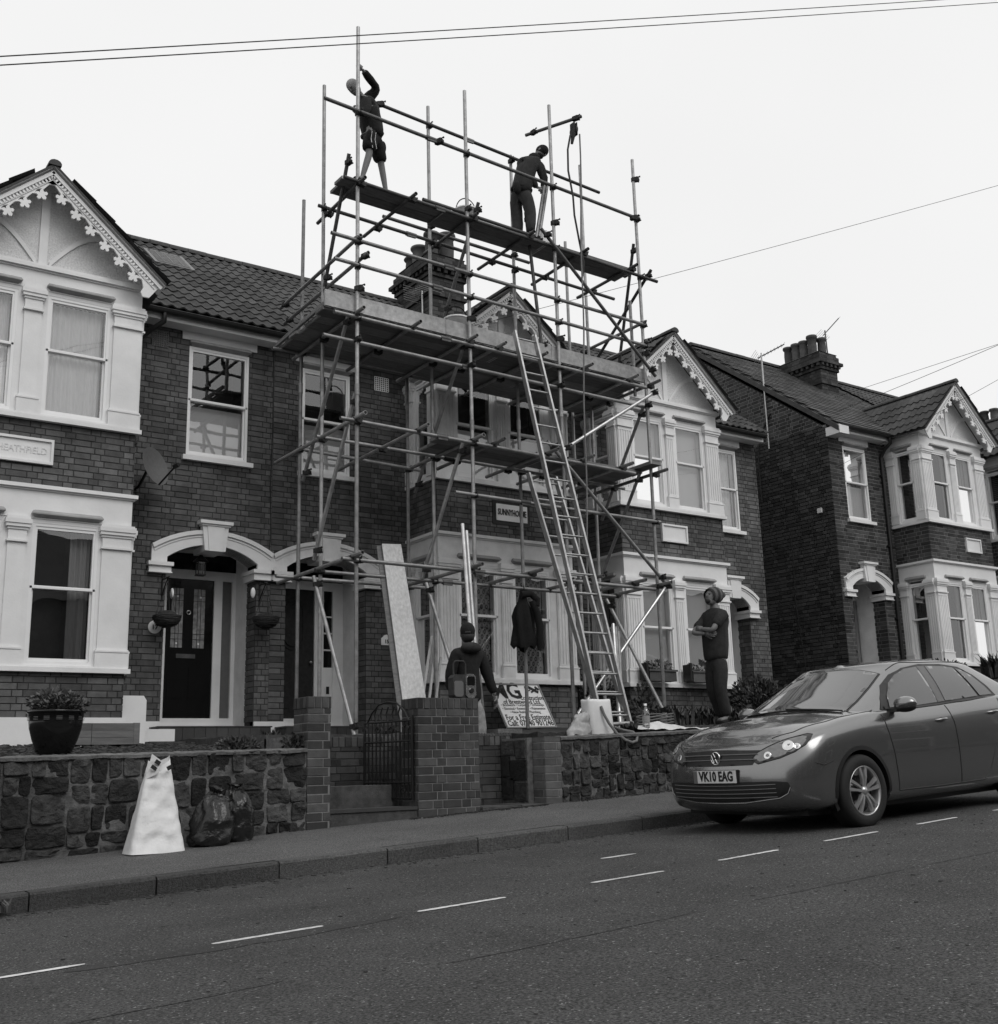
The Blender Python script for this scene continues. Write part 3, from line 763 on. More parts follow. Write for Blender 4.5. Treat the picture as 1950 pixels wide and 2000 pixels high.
def roof_slab(parent, pts, th=.05, material='ridge', name='roof'):
    """pts: 4 corners ccw; extruded downward"""
    mb = MB(); a = [V(p) for p in pts]; b = [p-V((0, 0, th)) for p in a]; n = len(a)
    mb.add(a+b, [tuple(range(n)), tuple(range(2*n-1, n-1, -1))]+[(i, (i+1) % n, n+(i+1) % n, n+i) for i in range(n)])
    return mb.build(name, material, parent)
def ridge_tiles(parent, p, q, r=.10, L=.32):
    p = V(p); q = V(q); d = (q-p); n = max(1, round(d.length/L)); L = d.length/n; d.normalize(); side = d.cross(V((0, 0, 1))).normalized(); upv = side.cross(d)
    for i in range(n):
        a = p+d*(L*i+.004); b = p+d*(L*(i+1)-.004); vs = []; k = 7; rr = r*random.uniform(.97, 1.04)
        for c in (a, b):
            for j in range(k+1):
                t = PI*(-.08+1.16*j/k); vs.append(c+side*rr*math.cos(t)+upv*(rr*math.sin(t)*.8-.03))
        mb = MB(); mb.add(vs, [(j, j+1, k+2+j, k+1+j) for j in range(k)], smooth=True); mb.add(vs[:k+1], [tuple(range(k+1))]); mb.add(vs[k+1:], [tuple(range(k+1))[::-1]])
        mb.build('ridge_tile', 'ridge', parent)

def house(name, label, wall, bay, door, win, dz=0.0, bz=0.42, frames=None, mid=None, flutes=5, plinth=False, kind='pan', brick='brick',
          up=('blind', 'blind'), low=('blind', 'blind'), side=('dark', 'dark'), winst='net', plaque=None, plaque_text=None, white='white_paint',
          dstyle=None, roof=True, limit=300, verge_l=False, verge_r=False, mortar='mortar', flank=False, has_door=True, ridge_y=17.58, winfm='upvc'):
    xa, xb = wall; xl, xr = bay; Z = lambda z: z+dz
    root = thing(name, label, 'house', ((xa+xb)/2, 16, bz))
    B = Bricks(); F = FF(YD); R = Roof()
    da, db = door; wa, wb = win; dc = (da+db)/2
    # front wall with openings
    hole_w = rect(wa, wb, Z(4.30), Z(5.90))
    ar_in = seg_arc(da, db, Z(2.87), Z(3.08))
    hole_d = [(da, bz-.3)]+ar_in+[(db, bz-.3)]
    holes = [hole_w]
    outer = [(xa, bz-.6), (xa, Z(6.30)), (xb, Z(6.30)), (xb, bz-.6)]
    if has_door:  # door notch becomes part of outline
        outer = [(xa, bz-.6), (xa, Z(6.30)), (xb, Z(6.30)), (xb, bz-.6), (db, bz-.6)]+[(db, Z(2.87))]+list(reversed(ar_in))[1:-1]+[(da, Z(2.87)), (da, bz-.6)]
    mb = MB(); mb.poly(outer, holes, lambda u, v, d: (u, YD+d, v), 0.0, .30); mb.build('wall', mortar, root)
    mb = MB()
    mb.box(xa, xa+.2, YD+.3, 20.5, bz-.6, Z(6.3)); mb.box(xb-.2, xb, YD+.3, 20.5, bz-.6, Z(6.3)); mb.box(xa+.2, xb-.2, 20.3, 20.5, bz-.6, Z(6.3))
    mb.build('inner_walls', 'interior', root)
    def h_win(z): return (wa, wb) if Z(4.30) < z < Z(5.90) else None
    ol, orr = da-.21, db+.23
    def h_door(z):
        if not has_door: return None
        if z < Z(2.64): return (da, db)
        if z < Z(2.80): return (da-.26, db+.26)
        if z < Z(3.03): return (ol, orr)
        if z < Z(3.29):
            c = (orr-ol)/2; h = .25; r = (c*c+h*h)/(2*h); cz = Z(3.28)-r; q = r*r-(z-cz)**2
            return (dc-math.sqrt(q), dc+math.sqrt(q)) if q > 0 else None
        if z < Z(3.41): return (dc-.20, dc+.20)
        return None
    def h_bay(z): return (xl, xr)
    def h_lint(z): return (wa-.11, wb+.11) if Z(5.98) < z < Z(6.17) else None
    zf = Z(.72) if plinth else bz-.1
    F.bricks(B, brick_rows(xa, xb, zf, Z(6.16), [h_win, h_door, h_bay, h_lint]), brick)
    # first floor window
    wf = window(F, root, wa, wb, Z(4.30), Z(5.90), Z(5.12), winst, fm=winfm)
    mb = MB(); F.box(mb, wa-.06, wb+.07, Z(4.235), Z(4.300), -.14, .075); mb.build('sill', white, wf)
    mb = MB(); F.box(mb, wa-.11, wb+.11, Z(5.98), Z(6.17), -.05, .022); mb.build('lintel', white, root)
    head_trim(F, root, wa+.04, wb-.04, Z(5.905))
    # porch
    if has_door:
        mb = MB(); outl = [(ol, Z(2.79)), (ol, Z(3.03))]+seg_arc(ol, orr, Z(3.03), Z(3.28))[1:-1]+[(orr, Z(3.03)), (orr, Z(2.79)), (db, Z(2.79)), (db, Z(2.87))]+list(reversed(ar_in))[1:-1]+[(da, Z(2.87)), (da, Z(2.79))]
        mb.poly(outl, [], F.fn(), -.32, .045)
        a1 = seg_arc(ol, orr, Z(3.03), Z(3.28)); a2 = seg_arc(ol+.02, orr-.02, Z(3.03)-.055, Z(3.28)-.055)
        mb.poly(a1+list(reversed(a2)), [], F.fn(), .045, .075)
        a3 = seg_arc(ol+.03, orr-.03, Z(3.03)-.075, Z(3.28)-.075); a4 = seg_arc(ol+.04, orr-.04, Z(3.03)-.09, Z(3.28)-.09)
        mb.poly(a3+list(reversed(a4)), [], F.fn(), .045, .057)
        ac = mb.build('porch_arch', white, root)
        mb = MB(); mb.poly([(dc-.145, Z(2.99)), (dc+.145, Z(2.99)), (dc+.185, Z(3.33)), (dc-.185, Z(3.33))], [], F.fn(), -.34, .10)
        mb.poly([(dc-.09, Z(2.985)), (dc+.09, Z(2.985)), (dc+.12, Z(3.325)), (dc-.12, Z(3.325))], [], F.fn(), .10, .115)
        F.box(mb, dc-.20, dc+.20, Z(3.33), Z(3.355), 0, .125); F.box(mb, dc-.23, dc+.23, Z(3.355), Z(3.40), 0, .15); mb.build('keystone', white, ac)
        for a, b in ((ol-.05, da+.075), (db-.075, orr+.0)):
            mb = MB(); F.box(mb, a+.02, b-.02, Z(2.66), Z(2.74), -.32, .065); F.box(mb, a, b, Z(2.74), Z(2.79), -.33, .10); F.box(mb, a+.01, b-.01, Z(2.645), Z(2.66), -.32, .08)
            mb.build('impost', white, root)
        # recess reveals, ceiling, screen
        YR = YD+.75
        mb = MB(); mb.box(da-.02, da+.006, YD+.02, YR, bz-.1, Z(3.2)); mb.box(db+.0, db+.03, YD+.30, YR, bz-.1, Z(3.2)); mb.box(da, db, YD+.3, YR, Z(3.10), Z(3.13))
        mb.build('porch_lining', 'white_paint_worn', root)
        FR_ = FR(da); B.face(brick_rows(YD+.01, YD+.31, zf, Z(2.64)), (da+.004, 0, 0), (0, 1, 0), (1, 0, 0), brick, .004)
        B.face(brick_rows(YD+.01, YD+.31, zf, Z(2.64)), (db-.003, 0, 0), (0, 1, 0), (-1, 0, 0), brick, .004)
        doorway(root, da, db, YR, Z, dstyle)
        mb = MB(); mb.box(da-.12, db+.10, YD-.36, YR, Z(.42), Z(.628)); st = mb.build('doorstep', 'concrete', root)
        xx = da-.12
        while xx < db+.09:
            t = MB(); t.box(xx+.003, min(xx+.147, db+.10), YD-.372, YD-.355, Z(.45), Z(.622)); t.build('step_tile', 'step_tile', st); xx += .150
        mb = MB(); mb.box(da-.14, db+.12, YD-.375, YD-.0, Z(.628), Z(.645)); mb.build('step_nosing', 'step_tile', st)
        mb = MB(); mb.box(da-.35, db+.3, YD-.75, YD-.30, Z(.20), Z(.445)); mb.build('lower_step', 'concrete', st)
    if plinth:
        mb = MB(); e = da-.0
        for a, b in ((xr, da+.0), (db, db+.47)): F.box(mb, a, b, bz-.2, Z(.72), -.1, .03)
        mb.build('plinth', 'white_paint', root)
    # bay ------------------------------------------------------------
    G = FF(YB); GL = FL(xl); GR = FR(xr)
    MB().box(xl, xr, YB, YD, bz-.3, Z(1.235)).build('bay_wall', mortar, root); MB().box(xl, xr, YB, YD, Z(3.43), Z(4.22)).build('bay_wall', mortar, root)
    zf2 = Z(.72) if plinth else bz-.1
    for lo, hi in ((zf2, Z(1.235)), (Z(3.435), Z(4.215))):
        plh = (lambda z: (plaque[0], plaque[1]) if (plaque and Z(3.69) < z < Z(4.0) and lo > 2) else None)
        G.bricks(B, brick_rows(xl, xr, lo, hi, [plh]), brick); GL.bricks(B, brick_rows(YB, YD, lo, hi), brick); GR.bricks(B, brick_rows(YB, YD, lo, hi), brick)
    if plinth:
        mb = MB(); mb.box(xl-.03, xr+.03, YB-.035, YD, bz-.3, Z(.72)); mb.build('plinth', 'white_paint', root)
        mb = MB()
        for i in range(7):
            for j in range(3): G.box(mb, 2.02+i*.035, 2.04+i*.035, .50+j*.028, .515+j*.028, .036, .038)
        mb.build('air_brick', 'black_paint', root)
    W_ = xr-xl
    frames = frames or [(xl+.35, xl+1.05), (xl+1.33, xl+2.03)]
    mid = mid or (xl+1.10, xl+1.28)
    for lv, (s0, z0, z1, zt) in enumerate(((1.235, 1.31, 3.03, 3.43), (4.22, 4.30, 5.90, 6.20))):
        mb = MB(); mb.box(xl-.055, xr+.055, YB-.075, YD, Z(s0), Z(s0+.055)); mb.box(xl-.03, xr+.03, YB-.05, YD, Z(s0+.055), Z(z0))
        sl_ = mb.build('bay_sill', white, root)
        # lintel/entablature
        mb = MB(); mb.box(xl-.002, xr+.002, YB-.012, YD, Z(z1), Z(zt-.065)); mb.box(xl-.03, xr+.03, YB-.035, YD, Z(zt-.065), Z(zt-.045)); mb.box(xl-.055, xr+.055, YB-.065, YD, Z(zt-.045), Z(zt))
        mb.build('entablature', white, root)
        sts = low if lv == 0 else up
        for i, (a, b) in enumerate(frames):
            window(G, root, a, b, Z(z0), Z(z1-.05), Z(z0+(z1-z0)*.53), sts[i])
            head_trim(G, root, a+.02, b-.02, Z(z1-.0)+.015, 'grey_trim')
            mb = MB(); G.box(mb, a, b, Z(z1-.05), Z(z1), -.14, -.0); mb.build('window_lintel', white, root)
        # fill strips between frame and pilaster
        mb = MB(); edges = [xl+.30 if frames[0][0]-xl > .3 else xl+.2]
        for a, b in ((xl+.1, frames[0][0]), (frames[0][1], frames[1][0]), (frames[1][1], xr-.1)): G.box(mb, a, b, Z(z0), Z(z1), -.16, .0)
        mb.build('bay_post', white, root)
        pl_ = min(.33, frames[0][0]-xl-.03); pr_ = min(.34, xr-frames[1][1]-.03)
        pilaster(G, root, xl, xl+pl_, Z(z0), Z(z1), flutes, white, ends=(1, 1)); pilaster(G, root, xr-pr_, xr, Z(z0), Z(z1), flutes, white, ends=(1, 1))
        pilaster(G, root, mid[0], mid[1], Z(z0), Z(z1), max(0, flutes-2), white)
        for k, FS in enumerate((GL, GR)):
            mb = MB(); FS.box(mb, YB+.10, YB+.22, Z(z0), Z(z1), -.16, .0); FS.box(mb, YD-.2, YD, Z(z0), Z(z1), -.16, .0); mb.build('bay_post', white, root)
            pilaster(FS, root, YB-.0, YB+.20, Z(z0), Z(z1), max(0, flutes-2), white, ends=(0, 1)); pilaster(FS, root, YD-.19, YD, Z(z0), Z(z1), max(0, flutes-2), white, ends=(1, 0))
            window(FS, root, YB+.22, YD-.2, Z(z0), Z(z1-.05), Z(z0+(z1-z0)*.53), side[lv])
            head_trim(FS, root, YB+.24, YD-.22, Z(z1)+.015, 'grey_trim', d=.06)
    # gable
    cx = (xl+xr)/2; hw = W_/2+.14; az, fz = Z(7.37), Z(6.16); sl = (az-fz)/hw
    mb = MB(); zb_ = Z(6.20); gt_ = lambda dx: az+.085-.045-sl*abs(dx)
    mb.poly([(cx-W_/2, zb_), (cx+W_/2, zb_), (cx+W_/2, gt_(W_/2)), (cx, gt_(0)), (cx-W_/2, gt_(W_/2))], [], G.fn(), -.12, -.02)
    gb = mb.build('gable_panel', 'pebbledash', root)
    mb = MB(); G.box(mb, cx-.05, cx+.05, zb_, az-.12, -.02, .005); mb.build('gable_batten', white, gb)
    for s_ in (-1, 1):
        a_ = [(cx+s_*(.08+.62*t), zb_+.02+.50*math.sin(t*PI/2)) for t in [i/8 for i in range(9)]]; b_ = [(p[0]+s_*.0, p[1]+.075) for p in a_]
        mb = MB(); mb.poly(a_+list(reversed(b_)), [], G.fn(), -.02, .002); mb.build('gable_batten', white, gb)
    mb = MB(); mb.box(cx-W_/2-.02, cx+W_/2+.02, YB-.05, YB, Z(6.20), Z(6.225)); mb.build('gable_string', white, gb)
    for s_ in (-1, 1): bargeboard(root, cx, az, cx+s_*hw, fz, YB-.27, white)
    # gable soffit + roof
    yb2 = YB-.34
    zt_ = az+.085
    ov = hw+.06
    for s_ in (-1, 1):
        ridge_yy = (zt_-(Z(6.28)-.757*14.2))/.757
        p0 = V((cx, yb2, zt_)); p1 = V((cx+s_*ov, yb2, zt_-sl*ov)); p2 = V((cx+s_*ov, 14.6, zt_-sl*ov)); p3 = V((cx, ridge_yy+.2, zt_))
        roof_slab(root, [p0, p1, p2, p3] if s_ > 0 else [p0, p3, p2, p1], .035, 'ridge', 'gable_roof')
        mb = MB(); mb.add([p0-V((0, 0, .04)), p1-V((0, 0, .04)), (p1.x, YB, p1.z-.04), (cx, YB, zt_-.04)], [(0, 1, 2, 3)]); mb.build('soffit', 'white_paint_worn', root)
        v = V((-s_, 0, sl)).normalized(); o = V((cx+s_*(ov+.02), yb2-.02, zt_-sl*(ov+.02)+.012))
        Ls = math.hypot(ov, sl*ov)
        fk = 'pan' if kind == 'pan' else 'pan'
        R.slope(o, (0, 1, 0), v, 8, int(Ls/.325), 'pan', clip=lambda c: c.z > .757*c.y-4.47+dz-.03)
    ridge_tiles(root, (cx, yb2-.02, zt_+.015), (cx, (zt_-(Z(6.28)-.757*14.2))/.757, zt_+.015), r=.078)
    # main roof
    sp = V((0, .7974, .6036)); ey, ez = 14.16, Z(6.28)+(14.16-14.2)*.757
    ry = ridge_y; rz = ez+.757*(ry-ey)
    roof_slab(root, [(xa, ey, ez), (xb, ey, ez), (xb, ry, rz), (xa, ry, rz)], .06, 'ridge', 'roof')
    roof_slab(root, [(xb, 2*ry-ey, ez), (xa, 2*ry-ey, ez), (xa, ry, rz), (xb, ry, rz)], .06, 'ridge', 'roof_back')
    Lm = (ry-ey)/sp.y
    gz = lambda c: zt_-sl*abs(c.x-cx)
    if kind == 'pan': R.slope((xa, ey-.02, ez+.012), (1, 0, 0), sp, int((xb-xa)/.33+.5), int(Lm/.325), 'pan', clip=lambda c: c.z > gz(c) or abs(c.x-cx) > ov)
    else: R.slope((xa-.05, ey-.02, ez+.012), (1, 0, 0), sp, int((xb-xa)/.2+.5), int(Lm/.185), 'slate', clip=lambda c: c.z > gz(c) or abs(c.x-cx) > ov)
    ridge_tiles(root, (xa, ry, rz+.05), (xb, ry, rz+.05))
    # eaves
    segs = [(xa, xl-.1), (xr+.1, xb)]
    for a, b in segs:
        if b-a < .2: continue
        mb = MB(); mb.box(a, b, 14.20, 14.225, Z(6.10), Z(6.25)); mb.box(a, b, 14.225, YD, Z(6.10), Z(6.125)); mb.build('fascia', white, root)
        mb = MB(); n = 10; vs = []
        for xx in (a, b):
            for i in range(n+1): t = PI+PI*i/n; vs.append((xx, 14.135+.058*math.cos(t), Z(6.215)+.06*math.sin(t)))
        mb.add(vs, [(i, i+1, n+2+i, n+1+i) for i in range(n)], smooth=True); mb.add([vs[i] for i in range(n+1)], [tuple(range(n+1))]); mb.add(vs[n+1:], [tuple(range(n+1))[::-1]])
        mb.tube((a, 14.077, Z(6.217)), (b, 14.077, Z(6.217)), .008, 6)
        mb.build('gutter', 'gutter', root)
    # plaque
    if plaque:
        a, b = plaque
        mb = MB(); dk = plaque_text == 'SUNNYHOLME'
        if dk:
            G.box(mb, a-.06, b+.06, Z(3.64), Z(4.02), -.01, .02); pq = mb.build('plaque_surround', 'black_paint', root)
            mb = MB(); G.box(mb, a, b, Z(3.70), Z(3.96), .02, .035); mb.build('name_plaque', 'sign_white', pq)
        else:
            G.box(mb, a, b, Z(3.69), Z(4.0), -.02, .02)
            for u0_, u1_, c0, c1 in ((a, b, 3.69, 3.72), (a, b, 3.97, 4.0), (a, a+.03, 3.72, 3.97), (b-.03, b, 3.72, 3.97)): G.box(mb, u0_, u1_, Z(c0), Z(c1), .02, .045)
            pq = mb.build('name_plaque', white, root)
        if plaque_text:
            text_obj('plaque_lettering', plaque_text, .125 if not dk else .135, ((a+b)/2, YB-(.042 if dk else .024), Z(3.83)), ROT_FRONT, 'ink' if dk else 'pebbledash', pq,   .003, .002 if dk else .001, sx=(.60 if dk else .9))
    B.build(root, limit); R.build(root, limit)
    return root

def doorway(root, da, db, Y, Z, st):
    """recessed door screen: frame, door, sidelight, fanlight"""
    F = FF(Y); st = st or 'plain'
    if st == 'black':
        dl, dr = da+.27, da+.95; sl0, sl1 = da+1.07, da+1.215; zt = Z(2.73); zb = Z(.80)
    elif st == 'oval':
        dl, dr = da+.12, da+.80; sl0, sl1 = da+.95, da+1.10; zt = Z(2.70); zb = Z(.80)
    else:
        dl, dr = da+.12, da+.85; sl0, sl1 = da+.95, da+1.10; zt = Z(2.73); zb = Z(.80)
    top = zt+.13; mb = MB()
    for a, b, c, d_ in ((da, dl, zb-.15, top), (dr, sl0, zb, zt), (sl1, db, zb-.15, top), (dl, sl1, zt, top), (dl, sl1, zb-.15, zb)): F.box(mb, a, b, c, d_, -.06, .02)
    F.box(mb, da, db, zb-.15, zb-.09, .02, .06)
    fr = mb.build('door_frame', 'white_paint', root)
    mb = MB(); F.box(mb, da, db, top, Z(3.12), -.05, -.04); mb.build('fanlight', 'black_gloss' if st != 'plain' else 'white_paint_worn', fr)
    g = MB()
    if st == 'oval':
        F.box(g, sl0, sl1, Z(1.55), zt, -.03, -.02); g.build('sidelight', 'black_gloss', fr)
        q = MB(); F.box(q, sl0, sl1, zb, Z(1.55), -.03, .0)
        for zz in (1.80, 2.05, 2.30): F.box(q, sl0, sl1, Z(zz), Z(zz)+.022, -.02, .0)
        for zz in (1.12, .92): F.box(q, sl0+.03, sl1-.03, Z(zz), Z(zz)+.14, .0, .012)
        q.build('sidelight_panel', 'white_paint', fr)
        q = MB(); F.box(q, sl0+.05, sl1-.05, Z(1.16), Z(1.27), .012, .015); F.box(q, sl0+.05, sl1-.05, Z(.95), Z(1.05), .012, .015); q.build('panel_recess', 'black_paint', fr)
    elif st == 'black':
        F.box(g, sl0, sl1, zb, zt, -.03, -.02); g.build('sidelight', 'grey_plastic', fr)
    mb = MB(); F.box(mb, dl, dr, zb, zt, -.05, -.012); d = mb.build('door', {'black': 'black_gloss', 'oval': 'cloth_dark'}.get(st, 'grey_trim'), root)
    w_ = dr-dl; h = zt-zb
    q = MB()
    if st == 'black':
        for a, b in ((.12, .36), (.58, .82)):
            g = MB(); F.box(g, dl+w_*a, dl+w_*b, zt-h*.50, zt-h*.07, -.012, -.008); g.build('door_glass', 'glass_lead', d)
            for zz in (.12, .16, .40, .44): F.box(q, dl+w_*a, dl+w_*b, zt-h*zz, zt-h*zz+.005, -.008, -.004)
            for uu in (.33, .62): F.box(q, dl+w_*(a+(b-a)*uu), dl+w_*(a+(b-a)*uu)+.006, zt-h*.50, zt-h*.07, -.008, -.004)
        for a, b in ((.08, .42), (.52, .86)):
            for c0, c1 in ((.64, .86),):
                F.box(q, dl+w_*a, dl+w_*b, zt-h*c1, zt-h*c0, -.012, -.004)
        q.build('door_panel', 'black_gloss', d)
        g = MB(); F.box(g, dl+w_*.24, dl+w_*.64, zt-h*.575, zt-h*.545, -.012, .004); g.build('letterbox', 'chrome', d)
        g = MB(); c = F.p(dl+w_*.47, zt-h*.245, .012); pts = [c+V((.026*math.cos(t*PI/8), 0, .026*math.sin(t*PI/8))) for t in range(17)]; g.path(pts, .006, 6)
        g.build('door_knocker', 'chrome', d)
        for a, b in ((.24, .47), (.70, .47), (.24, .13), (.72, .13)):
            g = MB(); F.box(g, dl+w_*a-.012, dl+w_*a+.012, zt-h*b-.012, zt-h*b+.012, -.004, -.001); g.build('glass_motif', 'sign_white', d)
    elif st == 'oval':
        for sc in (1.0, .72):
            pts = []
            for t in range(24):
                an = 2*PI*t/24; pts.append((dl+w_*.5+w_*.27*sc*math.cos(an), zt-h*.28+(h*.10*(1 if math.sin(an) > 0 else -1) if abs(math.sin(an)) > 1e-6 else 0)+w_*.27*sc*math.sin(an)))
            inn = [(dl+w_*.5+(p[0]-dl-w_*.5)*.88, zt-h*.28+(p[1]-zt+h*.28)*.94) for p in pts]
            q.poly(pts, [inn], F.fn(), -.012, .004)
        for a, b in ((.10, .42), (.56, .88)): F.box(q, dl+w_*a, dl+w_*b, zt-h*.92, zt-h*.58, -.012, -.002)
        q.build('door_panel', 'cloth_dark', d)
        g = MB(); g.ell(F.p(dr-.06, Z(1.62), .03), .022, .022, .022); g.build('door_knob', 'alu', d)
    else:
        for a, b in ((.10, .45), (.55, .90)):
            for c0, c1 in ((.06, .48), (.56, .92)): F.box(q, dl+w_*a, dl+w_*b, zt-h*c1, zt-h*c0, -.012, -.002)
        q.build('door_panel', 'grey_trim', d)
mat('glass_lead', 0.25, 0.12, 0.6, 14, spec=0.8)

NEAR = V((0, 0, 0))
H17 = house('terraced_house', 'left brick house with black front door numbered 17 and white bay', (0.90, 6.18), (1.49, 3.97), (4.70, 5.97), (4.91, 5.79),
      bz=.42, frames=[(1.76, 2.48), (2.83, 3.59)], mid=(2.56, 2.76), flutes=0, plinth=True, up=('net', 'net'), low=('dark', 'right'), side=('dark', 'net'), winst='half_blind',
      plaque=(2.35, 3.00), plaque_text=None, dstyle='black')
H15 = house('terraced_house', 'middle brick house behind the scaffold with the SUNNYHOLME plaque', (6.18, 11.44), (8.41, 10.90), (6.41, 7.68), (6.62, 7.41),
      bz=.45, flutes=5, up=('half_blind', 'half_blind'), low=('lace', 'lace'), side=('net_dark', 'dark'), winst='half_blind', white='white_paint_worn',
      plaque=(9.45, 10.03), plaque_text='SUNNYHOLME', dstyle='oval')
H13 = house('terraced_house', 'brick house right of the scaffold with blinds and planters in its bay', (11.44, 16.30), (11.98, 14.36), (14.92, 15.80), (14.92, 15.75),
      bz=.5, flutes=5, up=('blind', 'blind'), low=('blind', 'blind'), side=('net_dark', 'net_dark'), winst='net', plaque=(12.86, 13.45), dstyle='plain')
H11 = house('terraced_house', 'detached-sided dark brick house with a tall flank wall, slate roof and chimney', (18.58, 23.25), (20.50, 22.75), (18.88, 19.95), (19.03, 19.78),
      dz=.60, bz=.95, flutes=5, brick='brick_dark', mortar='mortar_light', up=('sides', 'net_dark'), low=('sides', 'net_dark'), side=('sides', 'sides'), winst='half_blind', plaque=(21.75, 22.3),
      frames=[(20.86, 21.44), (21.74, 22.32)], mid=(21.50, 21.68), dstyle='plain', kind='slate', ridge_y=18.24)
H9 = house('terraced_house', 'furthest brick house at the right edge with dark louvred shutters', (23.25, 31.0), (23.95, 26.3), (27.0, 28.0), (27.1, 27.9),
      dz=.60, bz=.95, flutes=4, brick='brick_dark', mortar='mortar_light', up=('shutters', 'shutters'), low=('shutters', 'shutters'), side=('shutters', 'shutters'), dstyle='plain', limit=150, ridge_y=18.24)
# carved but unpainted name on the left bay
pq = [c for c in H17.children if c.name.startswith('name_plaque')][0]
text_obj('plaque_lettering', 'HEATHFIELD', .115, (2.65, YB-.021, 3.845), ROT_FRONT, 'pebbledash', pq, .004, .001, sx=.86)

# flank wall of the end house ------------------------------------------------
Bk = Bricks(); XF = 18.58
mb = MB(); pv = [(YD, .3), (22.0, .3), (22.0, 6.93), (18.24, 9.78-.02), (14.2, 6.72)]
mb.poly([(14.452, .3), (22.0, .3), (22.0, 6.9), (18.24, 9.66), (14.452, 6.80)], [], lambda u, v, d: (XF+d, u, v), 0, .2); mb.build('flank_wall', 'mortar_light', H11)
def fl_clip(z):
    if z < 6.8: return None
    lo = 14.45+(z-6.8)/.757; hi = 22-(z-6.8)/.757
    return lo, hi
rects = []
for (a, b, z0, z1) in brick_rows(14.455, 22.0, .35, 9.6):
    c = fl_clip((z0+z1)/2)
    if c: a = max(a, c[0]); b = min(b, c[1])
    if b-a > .03 and a < 20.5: rects.append((a, b, z0, z1))
Bk.face(rects, (XF, 0, 0), (0, 1, 0), (-1, 0, 0), 'brick_dark', .004); Bk.build(H11, limit=1)
mb = MB(); mb.add([(XF-.06, 14.1, 6.78), (XF-.06, 18.24, 9.90), (XF-.06, 18.24, 9.78), (XF-.06, 14.1, 6.66), (XF+.1, 14.1, 6.80), (XF+.1, 18.24, 9.92), (XF+.1, 18.24, 9.78), (XF+.1, 14.1, 6.66)],
                  [(0, 1, 2, 3), (4, 5, 1, 0), (3, 2, 6, 7), (4, 0, 3, 7)]); mb.build('verge', 'ridge', H11)
mb = MB(); mb.box(XF-.05, XF+.25, 14.08, 14.44, 6.62, 6.80); mb.build('corbel_end', 'white_paint', H11)
mb = MB(); mb.box(XF-.05, XF-.0, 14.75, 14.85, 5.05, 5.15); mb.build('security_light', 'white_paint', H11)
mb = MB(); mb.path([(XF-.02, 16.35, 5.6), (XF-.03, 16.35, 6.5), (XF-.03, 16.30, 6.9), (XF-.03, 16.1, 7.3), (XF-.02, 15.9, 7.55)], .018, 6)
mb.path([(XF-.02, 15.6, 4.8), (XF-.02, 15.65, 3.3), (XF-.02, 15.5, 1.5)], .010, 5); mb.build('cable', 'wire', H11)

# chimneys ---------------------------------------------------------------------
def chimney(label, x0, x1, y0, y1, zb, zt, pots, brick, mortar, pr=.15, ph=.5):
    root = thing('chimney_stack', label, 'chimney', ((x0+x1)/2, (y0+y1)/2, zb))
    MB().box(x0, x1, y0, y1, zb, zt).build('mortar', mortar, root)
    B = Bricks(); h = zt-zb
    def ring(e, z0, z1, m_=brick, soldier=False):
        for (o, u, n, a, b) in (((0, y0-e, 0), (1, 0, 0), (0, -1, 0), x0-e, x1+e), ((x0-e, 0, 0), (0, 1, 0), (-1, 0, 0), y0-e, y1+e), ((x1+e, 0, 0), (0, 1, 0), (1, 0, 0), y0-e, y1+e)):
            B.face(brick_rows(a, b, z0, z1), o, u, n, m_, .005)
        if e: MB().box(x0-e, x1+e, y0-e, y1+e, z0, z1).build('corbel', mortar, root)
    ring(0, zb, zt-.85); ring(.04, zt-.85, zt-.775); ring(.0, zt-.77, zt-.46); ring(.04, zt-.46, zt-.385)
    n = int((x1-x0)/.15)                         # dentils
    mb = MB()
    for i in range(n+1): xx = x0+(x1-x0)*i/n; mb.box(xx-.035, xx+.035, y0-.10, y0, zt-.385, zt-.31)
    n = int((y1-y0)/.15)
    for i in range(n+1): yy = y0+(y1-y0)*i/n; mb.box(x0-.10, x0, yy-.035, yy+.035, zt-.385, zt-.31)
    mb.build('dentil_course', brick, root)['kind'] = 'stuff'
    ring(.12, zt-.31, zt-.235); ring(.05, zt-.235, zt-.08); ring(.01, zt-.08, zt)
    B.build(root)
    mb = MB(); mb.add([(x0-.03, y0-.03, zt), (x1+.03, y0-.03, zt), (x1+.03, y1+.03, zt), (x0-.03, y1+.03, zt), (x0+.1, y0+.1, zt+.07), (x1-.1, y0+.1, zt+.07), (x1-.1, y1-.1, zt+.07), (x0+.1, y1-.1, zt+.07)],
               [(0, 1, 5, 4), (1, 2, 6, 5), (2, 3, 7, 6), (3, 0, 4, 7), (4, 5, 6, 7)]); mb.build('flaunching', 'concrete', root)
    for (px, py, r, hh) in pots:
        mb = MB(); mb.lathe((px, py, zt), [(r*.80, 0), (r*.86, hh*.5), (r*.78, hh*.82), (r*.98, hh*.86), (r*1.06, hh*.93), (r, hh), (r*.80, hh), (r*.72, hh*.9), (r*.7, hh*.3), (0, hh*.3)], 18)
        mb.build('chimney_pot', 'terracotta', root)
    return root
chimney('dark brick chimney stack seen through the scaffold with a galvanised aerial on it', 10.05, 10.81, 16.4, 17.62, 7.3, 9.46,
        [(10.24, 16.62, .15, .52), (10.60, 16.66, .17, .60), (10.25, 17.08, .17, .42), (10.30, 17.42, .17, .34), (10.62, 17.1, .16, .5)], 'brick_dark', 'mortar')
